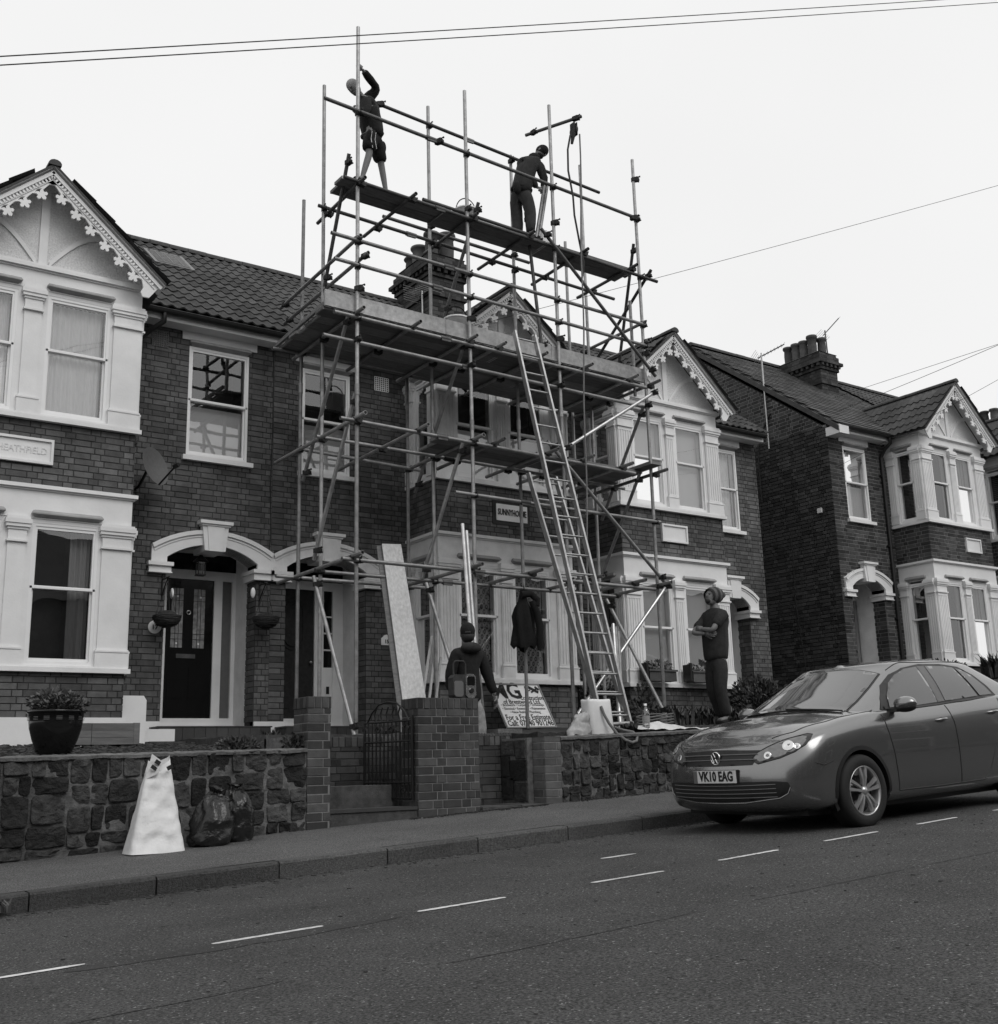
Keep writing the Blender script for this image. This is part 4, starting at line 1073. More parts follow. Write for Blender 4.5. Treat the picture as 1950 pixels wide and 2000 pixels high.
c11 = chimney('tall brick chimney stack with five pots on the end house roof', 21.70, 22.33, 16.88, 18.2, 8.2, 9.97,
        [(21.87, 17.98, .125, .48), (21.87, 17.72, .125, .49), (21.87, 17.47, .125, .48), (21.87, 17.20, .135, .54), (22.14, 17.12, .125, .5)], 'brick_dark', 'mortar')
chimney('distant chimney stack with clay pots at the right edge of the picture', 29.9, 30.7, 17.2, 18.1, 8.0, 9.55,
        [(30.05, 17.95, .13, .42), (30.05, 17.65, .13, .42), (30.05, 17.35, .13, .42), (30.4, 17.35, .13, .42)], 'brick_dark', 'mortar')

# downpipes, dish, vents, skylight, numbers ------------------------------------
def pipe(parent, x, y, z0, z1, r=.034, m_='gutter', sx=0, swan=True):
    mb = MB(); mb.tube((x, y, z0), (x, y, z1), r, 10)
    z = z0+.3
    while z < z1: mb.tube((x, y, z), (x, y, z+.06), r*1.28, 10); mb.box(x-r*1.9, x+r*1.9, y, y+.05, z+.01, z+.045); z += 1.55
    if swan: mb.path([(x, y, z1), (x, y, z1+.05), (x+sx*.5, y-.12, z1+.2), (x+sx, 14.135, z1+.3), (x+sx, 14.135, z1+.42)], r, 8)
    return mb.build('downpipe', m_, parent)
pipe(H17, 4.17, 14.40, .95, 5.75, .036, sx=.27)
pipe(H17, 4.07, 14.38, .95, 6.05, .030, sx=0, swan=False)
pipe(H11, 20.27, 14.40, 1.0, 6.35, .038, sx=.0)
pipe(H15, 11.15, 14.40, .5, 5.75, .034, sx=-.1)
pipe(H15, 11.08, 13.80, .5, 3.35, .022, sx=0, swan=False)
mb = MB(); mb.path([(6.16, YD-.012, 6.1), (6.17, YD-.012, 5.0), (6.15, YD-.012, 4.0), (6.17, YD-.012, 3.3), (6.15, YD-.012, 3.1)], .008, 5); mb.build('cable', 'wire', H17)
def vent(parent, x0, x1, z0, z1, m_):
    F = FF(YD); mb = MB(); n = 7
    for i in range(n+1): u = x0+(x1-x0)*i/n; F.box(mb, u-.005, u+.005, z0, z1, .008, .016)
    for i in range(n+1): z = z0+(z1-z0)*i/n; F.box(mb, x0, x1, z-.005, z+.005, .008, .014)
    v_ = mb.build('wall_vent', m_, parent); MB().box(x0, x1, YD-.010, YD-.008, z0, z1).build('vent_back', 'black_paint', v_)
vent(H17, 4.38, 4.60, 5.80, 6.02, 'coping'); vent(H15, 7.83, 8.07, 5.76, 5.98, 'sign_white')
vent(H11, 19.0, 19.2, 1.3, 1.5, 'concrete')
# skylight on the left roof
def on_roof(x, y, h=0): return V((x, y, .757*y-4.47))+V((0, -.6036, .7974))*h
sk = thing('skylight', 'small roof window set in the tiles near the left gable', 'skylight', (5.2, 16.6, 8.1))
for nm, m_, h0, h1, e in (('frame', 'grey_plastic', .0, .07, 0.0), ('glass_pane', 'coping', .07, .075, .06)):
    a, b, c, d_ = 4.93+e, 5.58-e, 16.32+e*.8, 17.02-e*.8
    mb = MB(); P = [on_roof(xx, yy, hh) for hh in (h0, h1) for (xx, yy) in ((a, c), (b, c), (b, d_), (a, d_))]
    mb.add(P, [(0, 3, 2, 1), (4, 5, 6, 7), (0, 1, 5, 4), (1, 2, 6, 5), (2, 3, 7, 6), (3, 0, 4, 7)]); mb.build(nm, m_, sk)
for xx in (5.10, 5.25, 5.41):
    mb = MB(); P = [on_roof(x_, y_, .08) for (x_, y_) in ((xx-.006, 16.38), (xx+.006, 16.38), (xx+.006, 16.96), (xx-.006, 16.96))]; mb.add(P, [(0, 1, 2, 3)]); mb.build('glazing_bar', 'grey_plastic', sk)
# satellite dish
ds = thing('satellite_dish', 'dark oval satellite dish fixed beside the left bay', 'satellite dish', (4.28, 14.3, 3.9))
ax_ = V((.50, -.82, .26)).normalized(); s1 = V((0, 0, 1)).cross(ax_).normalized(); s2 = ax_.cross(s1)
mb = MB(); vs = []; n = 28
cD = V((4.33, 14.02, 3.95))
for k, rr in enumerate((0.0, .33, .66, 1.0)):
    for i in range(n): t = 2*PI*i/n; vs.append(cD+s1*(.235*rr*math.cos(t))+s2*(.27*rr*math.sin(t))+ax_*(.055*rr*rr))
mb.add(vs, [(k*n+i, k*n+(i+1) % n, (k+1)*n+(i+1) % n, (k+1)*n+i) for k in range(3) for i in range(n)], smooth=True); mb.build('reflector', 'dish', ds)
mb = MB(); e = cD+s2*(-.13)+ax_*.36; mb.tube(cD+s2*(-.27)+ax_*.05, e, .013, 8); mb.build('arm', 'black_paint', ds)
mb = MB(); mb.tube(e-ax_*.03, e+ax_*.05, .032, 10); mb.build('receiver', 'black_paint', ds)
mb = MB(); mb.path([cD, cD-ax_*.08, (4.25, 14.3, 3.75), (4.25, 14.44, 3.75)], .02, 8); mb.build('bracket', 'black_paint', ds)
# house numbers
n17 = MB(); F = FF(YD); cc = F.p(4.58, 1.93, .02)
n17.poly([(4.58+.085*math.cos(t*PI/14), 1.93+.085*math.sin(t*PI/14)) for t in range(28)], [], F.fn(), .008, .022)
o17 = n17.build('house_number', 'sign_white', None); tag(o17, 'round white house number plate reading 17 beside the black door', 'house number')
text_obj('numeral', '17', .085, (4.58, YD-.026, 1.925), ROT_FRONT, 'ink', o17, .002, .002)
n15 = MB(); n15.poly([(7.93, 1.83), (8.10, 1.83), (8.10, 1.93), (8.07, 1.95), (8.05, 1.975), (8.015, 1.985), (7.98, 1.975), (7.96, 1.95), (7.93, 1.93)], [], F.fn(), .008, .022)
o15 = n15.build('house_number', 'sign_white', None); tag(o15, 'small arched white number plate reading 15 on the brick pier', 'house number')
text_obj('numeral', '15', .075, (8.015, YD-.026, 1.88), ROT_FRONT, 'ink', o15, .002, .002)
text_obj('numeral', '13', .10, (16.08, YD-.012, 1.86), ROT_FRONT, 'ink', H13, .003, .001)
# rendered flue base at the foot of the left bay
bx = MB(); bx.poly([(3.98, .40), (4.27, .40), (4.27, .93), (4.235, .985), (3.98, .985)], [], FF(13.66).fn(), -.55, .02); bx.build('rendered_chase', 'white_paint', H17)
mb = MB(); mb.box(4.27, 4.72, 13.9, 14.42, .38, .60); mb.build('rendered_upstand', 'white_paint', H17)
# low view of the rooms across the street: the terrace behind the camera, seen in reflections
op = thing('opposite_terrace', 'plain terrace of houses across the street, only seen reflected in glass', 'houses', (6, -9, -.8))
MB().box(-30, 46, -14, -6.2, -1.2, 5.0).build('wall', 'brick', op)
mb = MB(); mb.add([(-30, -5.9, 5.0), (46, -5.9, 5.0), (46, -10, 7.8), (-30, -10, 7.8), (46, -14.2, 5.0), (-30, -14.2, 5.0)], [(0, 1, 2, 3), (3, 2, 4, 5), (0, 3, 5), (1, 4, 2)]); mb.build('roof', 'roof_tile', op)
for i in range(-6, 9):
    for z in (-.1, 2.8):
        MB().box(i*5.0, i*5.0+1.9, -6.22, -6.19, z, z+1.5).build('window', 'white_paint_worn', op)
        MB().box(i*5.0+.15, i*5.0+1.75, -6.185, -6.18, z+.12, z+1.38).build('glass_pane', 'black_gloss', op)

# ------------------------------------------------------------------ scaffold
TUBES = [
    ('guard_rail', (5.639, 11.74, 8.54), (10.994, 11.74, 8.321)),
    ('guard_rail', (6.957, 12.69, 9.435), (11.082, 12.69, 9.234)),
    ('ledger', (5.924, 11.74, 7.499), (11.345, 11.74, 7.337)),
    ('ledger', (6.019, 12.69, 7.558), (11.281, 12.69, 7.391)),
    ('ledger', (7.106, 12.85, 7.773), (9.702, 12.85, 7.7)),
    ('ledger', (7.202, 11.9, 7.624), (9.114, 11.9, 7.577)),
    ('guard_rail', (5.749, 11.74, 6.668), (11.052, 11.74, 6.551)),
    ('guard_rail', (5.794, 11.74, 6.329), (11.057, 11.74, 6.211)),
    ('ledger', (5.799, 11.74, 5.612), (10.975, 11.74, 5.532)),
    ('ledger', (5.706, 11.86, 5.329), (11.125, 11.86, 5.269)),
    ('ledger', (6.229, 13.36, 5.674), (9.657, 13.36, 5.699)),
    ('ledger', (5.694, 13.4, 5.663), (6.209, 13.4, 5.669)),
    ('ledger', (5.891, 11.74, 4.239), (10.661, 11.74, 4.154)),
    ('ledger', (6.024, 12.69, 4.276), (11.282, 12.69, 4.219)),
    ('ledger', (6.11, 13.36, 4.287), (8.002, 13.36, 4.236)),
    ('ledger', (7.534, 11.74, 3.501), (11.1, 11.74, 3.472)),
    ('ledger', (5.922, 11.74, 2.493), (10.92, 11.74, 2.466)),
    ('ledger', (6.157, 12.69, 2.502), (10.981, 12.69, 2.5)),
    ('ledger', (5.789, 13.36, 2.527), (8.047, 13.36, 2.528)),
    ('brace', (6.068, 11.88, 7.945), (6.112, 12.67, 6.377)),
    ('brace', (6.069, 11.88, 5.688), (6.144, 13.34, 3.844)),
    ('brace', (6.166, 11.88, 4.645), (5.997, 12.67, 2.637)),
    ('brace', (8.11, 11.88, 7.829), (8.003, 12.67, 6.349)),
    ('brace', (7.843, 11.88, 5.707), (7.884, 13.34, 3.889)),
    ('brace', (7.759, 11.88, 4.231), (7.585, 12.67, 2.519)),
    ('brace', (7.648, 12.67, 2.461), (7.688, 11.88, 0.833)),
    ('brace', (5.999, 12.67, 2.428), (6.086, 11.72, 0.421)),
    ('brace', (9.103, 12.1, 8.049), (9.165, 11.9, 5.775)),
    ('brace', (9.054, 11.68, 7.594), (11.131, 11.68, 5.721)),
    ('brace', (11.173, 11.68, 7.469), (11.18, 13.3, 6.301)),
    ('brace', (11.092, 11.95, 8.002), (11.561, 13.0, 6.303)),
    ('brace', (11.137, 11.66, 5.496), (9.227, 11.66, 4.264)),
    ('brace', (11.036, 11.9, 5.265), (11.311, 13.3, 3.836)),
    ('brace', (10.898, 11.9, 4.222), (11.207, 13.3, 2.844)),
    ('brace', (9.018, 11.68, 4.393), (11.08, 11.68, 2.55)),
    ('brace', (11.107, 11.62, 2.58), (9.307, 11.62, 0.681)),
    ('brace', (10.815, 12.7, 2.444), (10.981, 11.72, 0.653)),
    ('gin_pole', (9.306, 12.301, 9.5), (9.715, 11.44, 9.5)),
    ('guard_rail', (6.127, 11.66, 6.699), (6.019, 13.9, 6.503)),
    ('guard_rail', (6.205, 11.6, 6.453), (6.085, 13.9, 6.283)),
    ('guard_rail', (11.008, 11.7, 6.585), (11.146, 13.5, 6.681)),
    ('guard_rail', (11.021, 11.66, 6.276), (11.697, 13.5, 6.671)),
]
SCF = thing('scaffold', 'tall tube and board scaffold standing in front of the middle house', 'scaffold', (8.6, 12.6, .45))
TR = 0.0252
def coupler(c, n=V((0, -1, 0)), big=1.0):
    """drop-forged clamp: a dark collar with bolts"""
    key = 'coupler'
    if key not in UNIT:
        mb = MB(); mb.tube((0, 0, -.026), (0, 0, .026), .037, 10); mb.tube((-.026, -.05, 0), (.026, -.05, 0), .036, 10)
        mb.tube((.036, -.052, -.02), (.036, .02, -.02), .008, 6); mb.tube((.036, -.06, -.02), (.036, -.075, -.02), .013, 6)
        mb.tube((-.0, -.086, .036), (-.0, -.03, .036), .008, 6); mb.box(-.03, .03, -.04, 0, -.03, .03); mb.tube((.0, -.10, .036), (.0, -.085, .036), .013, 6)
        UNIT[key] = mb.mesh('coupler', 'coupler')
    o = link('coupler', UNIT[key], SCF); off = base_of(SCF)
    y = -n; z = V((0, 0, 1)); x = y.cross(z).normalized()
    mt = Matrix.Identity(4)
    for i in range(3): mt[i][0] = x[i]*big; mt[i][1] = y[i]*big; mt[i][2] = z[i]*big; mt[i][3] = c[i]-off[i]
    o.matrix_local = mt @ Matrix.Rotation(random.uniform(-.3, .3), 4, 'Z')
def pipe_tube(name, p, q, m_='tube', r=TR):
    p = V(p); q = V(q); mb = MB(); d = (q-p).normalized(); a = d.orthogonal().normalized(); b = d.cross(a); n = 14
    L_ = (q-p).length; segs = max(1, int(L_/1.2)); bow = random.uniform(-.006, .006); vs = []
    for j in range(segs+1):
        t = j/segs; c = p+(q-p)*t+a*bow*math.sin(PI*t)*min(1, L_/3)
        for i in range(n): u = 2*PI*i/n; vs.append(c+r*(math.cos(u)*a+math.sin(u)*b))
    mb.add(vs, [(j*n+i, j*n+(i+1) % n, (j+1)*n+(i+1) % n, (j+1)*n+i) for j in range(segs) for i in range(n)], smooth=True)
    for c, s_ in ((p, 1), (q, -1)):          # open ends: a short dark bore
        ring = [c+r*(math.cos(2*PI*i/n)*a+math.sin(2*PI*i/n)*b) for i in range(n)]
        r2 = [c+r*.84*(math.cos(2*PI*i/n)*a+math.sin(2*PI*i/n)*b) for i in range(n)]
        r3 = [v_+d*s_*.05 for v_ in r2]
        mb.add(ring+r2+r3, [(i, (i+1) % n, n+(i+1) % n, n+i) for i in range(n)]+[(n+i, n+(i+1) % n, 2*n+(i+1) % n, 2*n+i) for i in range(n)]+[tuple(range(2*n, 3*n))])
    return mb.build(name, m_, SCF, recalc=False)
STD = [  # x, y, z0, z1, bottom x shift
    (6.15, 11.80, .42, 9.83), (7.86, 11.80, .45, 9.47), (9.38, 11.80, .48, 9.77), (11.035, 11.80, .55, 9.37),
    (6.13, 12.75, .47, 9.47), (7.83, 12.75, .50, 9.73), (9.36, 12.80, .55, 9.43), (11.035, 13.1, .6, 9.92),
    (6.13, 13.42, .5, 8.01), (7.83, 13.45, .5, 5.78), (11.035, 13.58, .6, 8.72), (11.035, 12.05, 5.5, 7.06)]
for i, (x, y, z0, z1) in enumerate(STD):
    zj = z0+random.uniform(4.0, 4.8)
    if z1-z0 > 6:       # two lengths joined by a spigot
        pipe_tube('standard', (x+random.uniform(-.012, .012), y, z0), (x, y, zj), 'tube'); pipe_tube('standard', (x, y, zj+.004), (x+random.uniform(-.01, .01), y, z1), 'tube')
        mb = MB(); mb.tube((x, y, zj-.07), (x, y, zj+.07), TR*1.22, 12); mb.build('sleeve_coupler', 'tube', SCF)
    else: pipe_tube('standard', (x, y, z0), (x, y, z1), 'tube')
    if z0 < 1 and y < 13.3:
        mb = MB(); mb.box(x-.075, x+.075, y-.075, y+.075, z0-.01, z0+.004); mb.tube((x, y, z0), (x, y, z0+.06), .02, 8); mb.build('base_plate', 'tube_dark', SCF)
for k_, p, q in TUBES:
    m_ = 'tube'
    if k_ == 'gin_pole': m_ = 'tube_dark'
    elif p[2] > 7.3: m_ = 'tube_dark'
    if k_ == 'brace' and (p[1] == 11.66 or p[1] == 11.62): m_ = 'tube_bright'
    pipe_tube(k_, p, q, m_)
    if k_ in ('ledger', 'guard_rail') and abs(p[1]-q[1]) < .1:
        for (x, y, z0, z1) in STD:
            if abs(y-p[1]) < .13 and min(p[0], q[0])-.05 < x < max(p[0], q[0])+.05:
                z = p[2]+(q[2]-p[2])*(x-p[0])/(q[0]-p[0])
                if z0 < z < z1: coupler(V((x, y, z)))
        if abs(q[0]-p[0]) > 3.5:      # sleeve where two lengths meet
            t = random.uniform(.25, .4); c = V(p)+(V(q)-V(p))*t; d = (V(q)-V(p)).normalized()
            mb = MB(); mb.tube(c-d*.08, c+d*.08, TR*1.35, 10); mb.box(c.x-.07, c.x+.07, c.y-.03, c.y+.0, c.z-.045, c.z-.02); mb.build('sleeve_coupler', 'tube_dark', SCF)
    elif k_ == 'brace' or p[1] != q[1]:
        for e, f in ((p, q), (q, p)):
            c = V(e)+(V(f)-V(e)).normalized()*.12; coupler(c, V((0.3, -1, 0)).normalized())
TRANS = [(x, 7.50-.012*(x-6), 11.60, 13.05) for x in (6.16, 6.92, 7.90, 8.87, 9.86, 10.82)] \
      + [(x, 5.655-.012*(x-6), 11.52, 13.62) for x in (6.10, 6.92, 7.79, 8.26, 8.96, 9.77, 10.63, 11.06)] \
      + [(x, 4.27-.012*(x-6), 11.48, y1) for x, y1 in ((6.10, 14.1), (6.99, 14.0), (7.83, 13.5), (8.16, 13.2), (9.05, 13.2), (9.68, 13.3), (10.4, 13.2), (11.06, 13.7))] \
      + [(x, 2.535, 11.48, y1) for x, y1 in ((6.06, 13.9), (7.76, 13.5), (8.70, 12.85), (9.74, 12.9), (10.52, 12.9), (11.0, 13.3))]
for x, z, y0, y1 in TRANS:
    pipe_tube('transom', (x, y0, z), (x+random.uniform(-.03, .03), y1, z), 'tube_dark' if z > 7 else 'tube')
    coupler(V((x, 11.74, z-.02)), V((1, 0, 0))); coupler(V((x, 12.70, z-.02)), V((1, 0, 0)))
for (x, y, z) in ((7.35, 11.74, 8.46), (10.9, 11.74, 8.30), (6.95, 12.69, 9.43), (11.03, 11.80, 9.02), (9.38, 11.8, 7.82), (9.36, 12.8, 8.1), (7.83, 12.75, 7.9), (6.15, 11.8, 6.02), (7.86, 11.8, 5.98), (9.38, 11.8, 6.0), (11.035, 11.8, 6.1)):
    coupler(V((x, y, z)), V((.6, -.8, 0)), 1.1)
def plank(x0, x1, y0, y1, z, m_='board', nm='scaffold_board', tilt=0.0):
    """225 x 38 board with metal end bands"""
    mb = MB(); mb.box(x0, x1, y0+.003, y1-.003, z, z+.038)
    for v in mb.v: v.z += -.012*(v.x-6)+tilt*(v.y-y0)
    o = mb.build(nm, m_, SCF); mb = MB()
    for xx in (x0+.001, x1-.022): mb.box(xx, xx+.02, y0+.001, y1-.001, z-.002, z+.040)
    for v in mb.v: v.z += -.012*(v.x-6)+tilt*(v.y-y0)
    mb.build('end_band', 'tube', o)
# main working platform, seven boards wide, in two lengths
for i in range(7):
    y = 11.90+.226*i; s_ = random.uniform(-.03, .03); e = 5.74+s_-(.02*i if i > 3 else 0)
    j_ = 8.25+random.uniform(-.2, .5) if i % 2 else 9.3+random.uniform(-.3, .2)
    plank(e+.03*i, j_, y, y+.222, 5.69); plank(j_+.01, 11.02+.02*i+random.uniform(-.03, .03), y, y+.222, 5.69)
for i in range(2): y = 11.87+.226*i; plank(5.96+.05*i, 7.66, y, y+.222, 7.555, tilt=.02); plank(7.52, 9.3, y, y+.222, 7.535); plank(9.31, 10.98, y, y+.222, 7.535)
plank(9.9, 11.1, 11.98, 12.2, 7.58)
for i in range(3): y = 11.95+.226*i; plank(7.42+(.1 if i else 0), 9.25, y, y+.222, 4.285); plank(9.05, 11.0, y, y+.222, 4.31+.01*i)
plank(9.9, 11.15, 12.65, 12.87, 4.34); plank(10.85, 11.07, 11.6, 13.6, 4.36)
# toe boards on edge along the front and ends
def toe(p, q, z0, h, m_='board_light'):
    p = V(p); q = V(q); d = (q-p); n_ = max(1, int(round(d.length/1.8)))
    for i in range(n_):
        a = p+d*(i/n_); b = p+d*((i+1)/n_)-d.normalized()*.006; s_ = d.cross(V((0, 0, 1))).normalized()*.018
        mb = MB(); v = [a-s_, b-s_, b+s_, a+s_]; za = z0-.012*(a.x-6); zb = z0-.012*(b.x-6)
        P = [V((c.x, c.y, zz)) for c, zz in zip(v, (za, zb, zb, za))]; Q = [c+V((0, 0, h)) for c in P]
        mb.add(P+Q, [(0, 3, 2, 1), (4, 5, 6, 7), (0, 1, 5, 4), (1, 2, 6, 5), (2, 3, 7, 6), (3, 0, 4, 7)]); mb.build('toe_board', m_, SCF)
toe((5.73, 11.87, 0), (11.08, 11.87, 0), 5.725, .215)
toe((5.80, 13.50, 0), (5.74, 11.90, 0), 5.735, .05, 'board')
# gin wheel and its ropes
gw = thing('gin_wheel', 'pulley block and ropes hanging from the pole at the scaffold top right', 'pulley', (9.62, 11.62, 9.35))
mb = MB(); c = V((9.655, 11.56, 9.32)); mb.path([c+V((0, 0, .19)), c+V((.02, 0, .15)), c+V((0, 0, .10))], .014, 6)
for s_ in (-1, 1): mb.obox(c+V((.022*s_, 0, 0)), (.006, 0, 0), (0, .055, 0), (0, 0, .105))
mb.tube(c+V((-.016, 0, -.02)), c+V((.016, 0, -.02)), .085, 16); mb.build('pulley_block', 'coupler', gw)
mb = MB(); mb.tube(c+V((-.03, -.02, -.1)), c+V((-.05, 0, -.25)), .035, 8, .02); mb.build('hook', 'coupler', gw)
mb = MB(); x, y = 9.73, 11.52
mb.path([(x, y, 9.25)]+[(x+.012*math.sin(i*.9)-.012*i, y, 9.25-.35*i) for i in range(1, 25)], .012, 7); mb.build('rope', 'rope', gw)
mb = MB(); x, y = 9.52, 11.56
mb.path([(x+.06, y, 9.2), (x, y, 8.95), (x-.01, y, 8.6), (x+.06, y, 8.2), (x+.07, y, 7.9), (x+.14, y, 7.5), (x+.20, y, 7.2), (x+.19, y, 7.05), (x+.15, y, 6.9)], .015, 7); mb.build('rope', 'rope_dark', gw)
# ladders
def ladder(label, L0, L1, R0, R1, n, loc, m_='alu', r=.030):
    root = thing('ladder', label, 'ladder', loc); L0, L1, R0, R1 = map(V, (L0, L1, R0, R1))
    for a, b in ((L0, L1), (R0, R1)):
        d = (b-a).normalized(); sx_ = (R0-L0).normalized(); sy = d.cross(sx_).normalized()
        mb = MB(); mb.obox((a+b)/2, sx_*.014, sy*.036, d*((b-a).length/2)); mb.build('stile', m_, root)
        mb = MB(); mb.obox(a+d*.03, sx_*.020, sy*.042, d*.04); mb.build('foot', 'rubber', root)
    for i in range(n):
        t = (i+.6)/n; mb = MB(); mb.tube(L0+(L1-L0)*t, R0+(R1-R0)*t, .014, 8); mb.build('rung', m_, root)
    return root
ladder('long aluminium ladder leaning up to the main boarded platform', (8.88, 10.62, .46), (8.46, 11.60, 5.86), (9.32, 10.60, .46), (8.80, 11.60, 5.86), 21, (9.1, 10.6, .45))
ladder('shorter aluminium ladder standing behind the long one and reaching the lower lift', (9.20, 11.0, .52), (8.66, 11.66, 3.88), (9.62, 11.0, .52), (9.12, 11.66, 3.88), 13, (9.4, 11.0, .5))
# loose tubes, boards and poles leaning about
def leaning(nm, label, cat, items, m_, r=TR, group=None):
    for i, (p, q) in enumerate(items):
        mb = MB(); mb.tube(p, q, r, 12); o = mb.build(nm, m_ if isinstance(m_, str) else m_[i]); tag(o, label if isinstance(label, str) else label[i], cat, group)
leaning('scaffold_tube', ['bright loose scaffold tube leaning at the second post, frontmost of the trio', 'loose scaffold tube in the middle of the trio by the second post', 'shortest loose scaffold tube of the trio by the second post'], 'tube',
        [((7.47, 11.25, .55), (7.56, 11.62, 3.06)), ((7.54, 11.28, .55), (7.63, 11.64, 2.98)), ((7.60, 11.30, .55), (7.66, 11.66, 2.6))], ['tube_bright', 'tube_bright', 'tube'], group='loose tubes by the second post')
leaning('scaffold_tube', ['pale loose tube leaning beside the ladders, nearest them', 'loose tube leaning beside the ladders, middle one', 'loose tube leaning beside the ladders, furthest right'], 'tube',
        [((9.45, 10.95, .45), (9.99, 11.62, 1.90)), ((9.49, 10.97, .45), (10.05, 11.64, 1.86)), ((9.53, 10.99, .45), (10.11, 11.66, 1.80))], ['tube_bright', 'tube', 'tube'], group='loose tubes by the ladders')
leaning('timber_pole', ['thin timber pole leaning behind the radio pier, leftmost', 'thin timber pole leaning behind the radio pier, middle', 'thin timber pole leaning behind the radio pier, right'], 'pole',
        [((7.38, 12.5, .45), (7.86, 12.9, 1.78)), ((7.50, 12.5, .45), (7.92, 12.9, 1.70)), ((7.60, 12.5, .45), (8.0, 12.9, 1.50))], 'timber_pale', .020, 'thin poles behind the radio pier')
for i, (dx, m_, lb) in enumerate(((0, 'timber_pale', 'wide pale plank leaning against the house, front one of the pair'), (-.055, 'board', 'darker plank leaning behind the wide pale plank'))):
    mb = MB(); p0 = V((6.72+dx, 11.62+.05*i, .45)); p1 = V((7.10+dx, 12.90+.05*i, 2.98-.02*i)); q0 = V((6.985+dx, 11.50+.05*i, .45)); q1 = V((7.37+dx, 12.86+.05*i, 2.99-.02*i))
    nn = (p1-p0).cross(q0-p0).normalized()*.019
    if nn.y < 0: nn = -nn
    mb.add([p0-nn, q0-nn, q1-nn, p1-nn, p0+nn, q0+nn, q1+nn, p1+nn], [(0, 1, 2, 3), (7, 6, 5, 4), (0, 4, 5, 1), (1, 5, 6, 2), (2, 6, 7, 3), (3, 7, 4, 0)])
    o = mb.build('leaning_plank', m_); tag(o, lb, 'plank', 'planks leaning against the house')
# overhead wires
def wire(label, p, q, sag, r=.006):
    p = V(p); q = V(q); pts = [p+(q-p)*(i/24)-V((0, 0, 4*sag*(i/24)*(1-i/24))) for i in range(25)]
    mb = MB(); mb.path(pts, r, 5); o = mb.build('overhead_wire', 'wire'); tag(o, label, 'wire')

# ------------------------------------------------------------------ parked hatchback
CAR = thing('parked_car', 'mid grey five-door hatchback with plate VK10 EAG parked by the kerb', 'car', (7.08, 6.98, zroad(7.08)-.012))
CAR.scale = (.94, .94, .94)
CAR.rotation_euler = (0, -math.atan(SL), 0)
def lerp(a, b, t): return a+(b-a)*t
def curve(tab, x):
    if x <= tab[0][0]: return tab[0][1]
    for (x0, y0), (x1, y1) in zip(tab, tab[1:]):
        if x <= x1:
            t = (x-x0)/(x1-x0); t = t*t*(3-2*t)*.35+t*.65; return lerp(y0, y1, t)
    return tab[-1][1]
def contour(w_, f, r, af, ar, pf, pr_, n=46):
    """half outline from front centre to rear centre: list of (x, y>=0)"""
    o = []
    for i in range(16): t = (PI/2)*i/15; o.append((f+af*(1-abs(math.cos(t))**(2/pf)), w_*abs(math.sin(t))**(2/pf)))
    n2 = n-32
    for i in range(1, n2+1): o.append((lerp(f+af, r-ar, i/(n2+1)), w_))
    for i in range(16): t = (PI/2)*(1-i/15); o.append((r-ar*(1-abs(math.cos(t))**(2/pr_)), w_*abs(math.sin(t))**(2/pr_)))
    return o
waist = [(0, .775), (.12, .80), (.30, .84), (.6, .895), (.95, .955), (1.3, .985), (1.8, .995), (2.3, 1.02), (2.9, 1.055), (3.4, 1.075), (4.0, 1.06), (4.2, 1.04)]
RINGS = [  # w, f, r, af, pf, zfun
    (.80, .14, 4.10, .46, 2.4, lambda x: .19+.03*max(0, (x-3.6))), (.868, .045, 4.17, .44, 2.4, lambda x: .235), (.884, .015, 4.19, .43, 2.4, lambda x: .30), (.892, .003, 4.20, .43, 2.4, lambda x: .38),
    (.895, .000, 4.20, .43, 2.4, lambda x: .48), (.897, .010, 4.20, .44, 2.4, lambda x: .57+.02*min(x, 1)), (.897, .026, 4.19, .45, 2.4, lambda x: .635+.05*min(x, 1)),
    (.893, .048, 4.18, .47, 2.4, lambda x: .69+.10*min(x, 1)), (.876, .080, 4.17, .50, 2.35, lambda x: lerp(.735+.12*min(x, 1), curve(waist, x), .5)),
    (.852, .122, 4.15, .55, 2.3, lambda x: curve(waist, x)-.022), (.836, .17, 4.13, .60, 2.3, lambda x: curve(waist, x)+.004), (.80, .23, 4.10, .62, 2.25, lambda x: curve(waist, x)+.022)]
def bonnet_z(x, y): return curve(waist, x)+.022+.055*(1-(y/.8)**2)
body_v, body_f = [], []
N = 46; secs = []
for w_, f, r, af, pf, zf in RINGS: secs.append([(x, y, zf(x)) for x, y in contour(w_, f, r, af, .55, pf, 2.8, N)])
for q in (.8, .55, .28, 0.0):
    base = contour(.80, .23, 4.10, .62, .55, 2.25, 2.8, N)
    secs.append([(lerp(x, x if .9 < x < 3.9 else x, 1), y*q, bonnet_z(x, y*q)-(0.012 if q == 1 else 0)) for x, y in base])
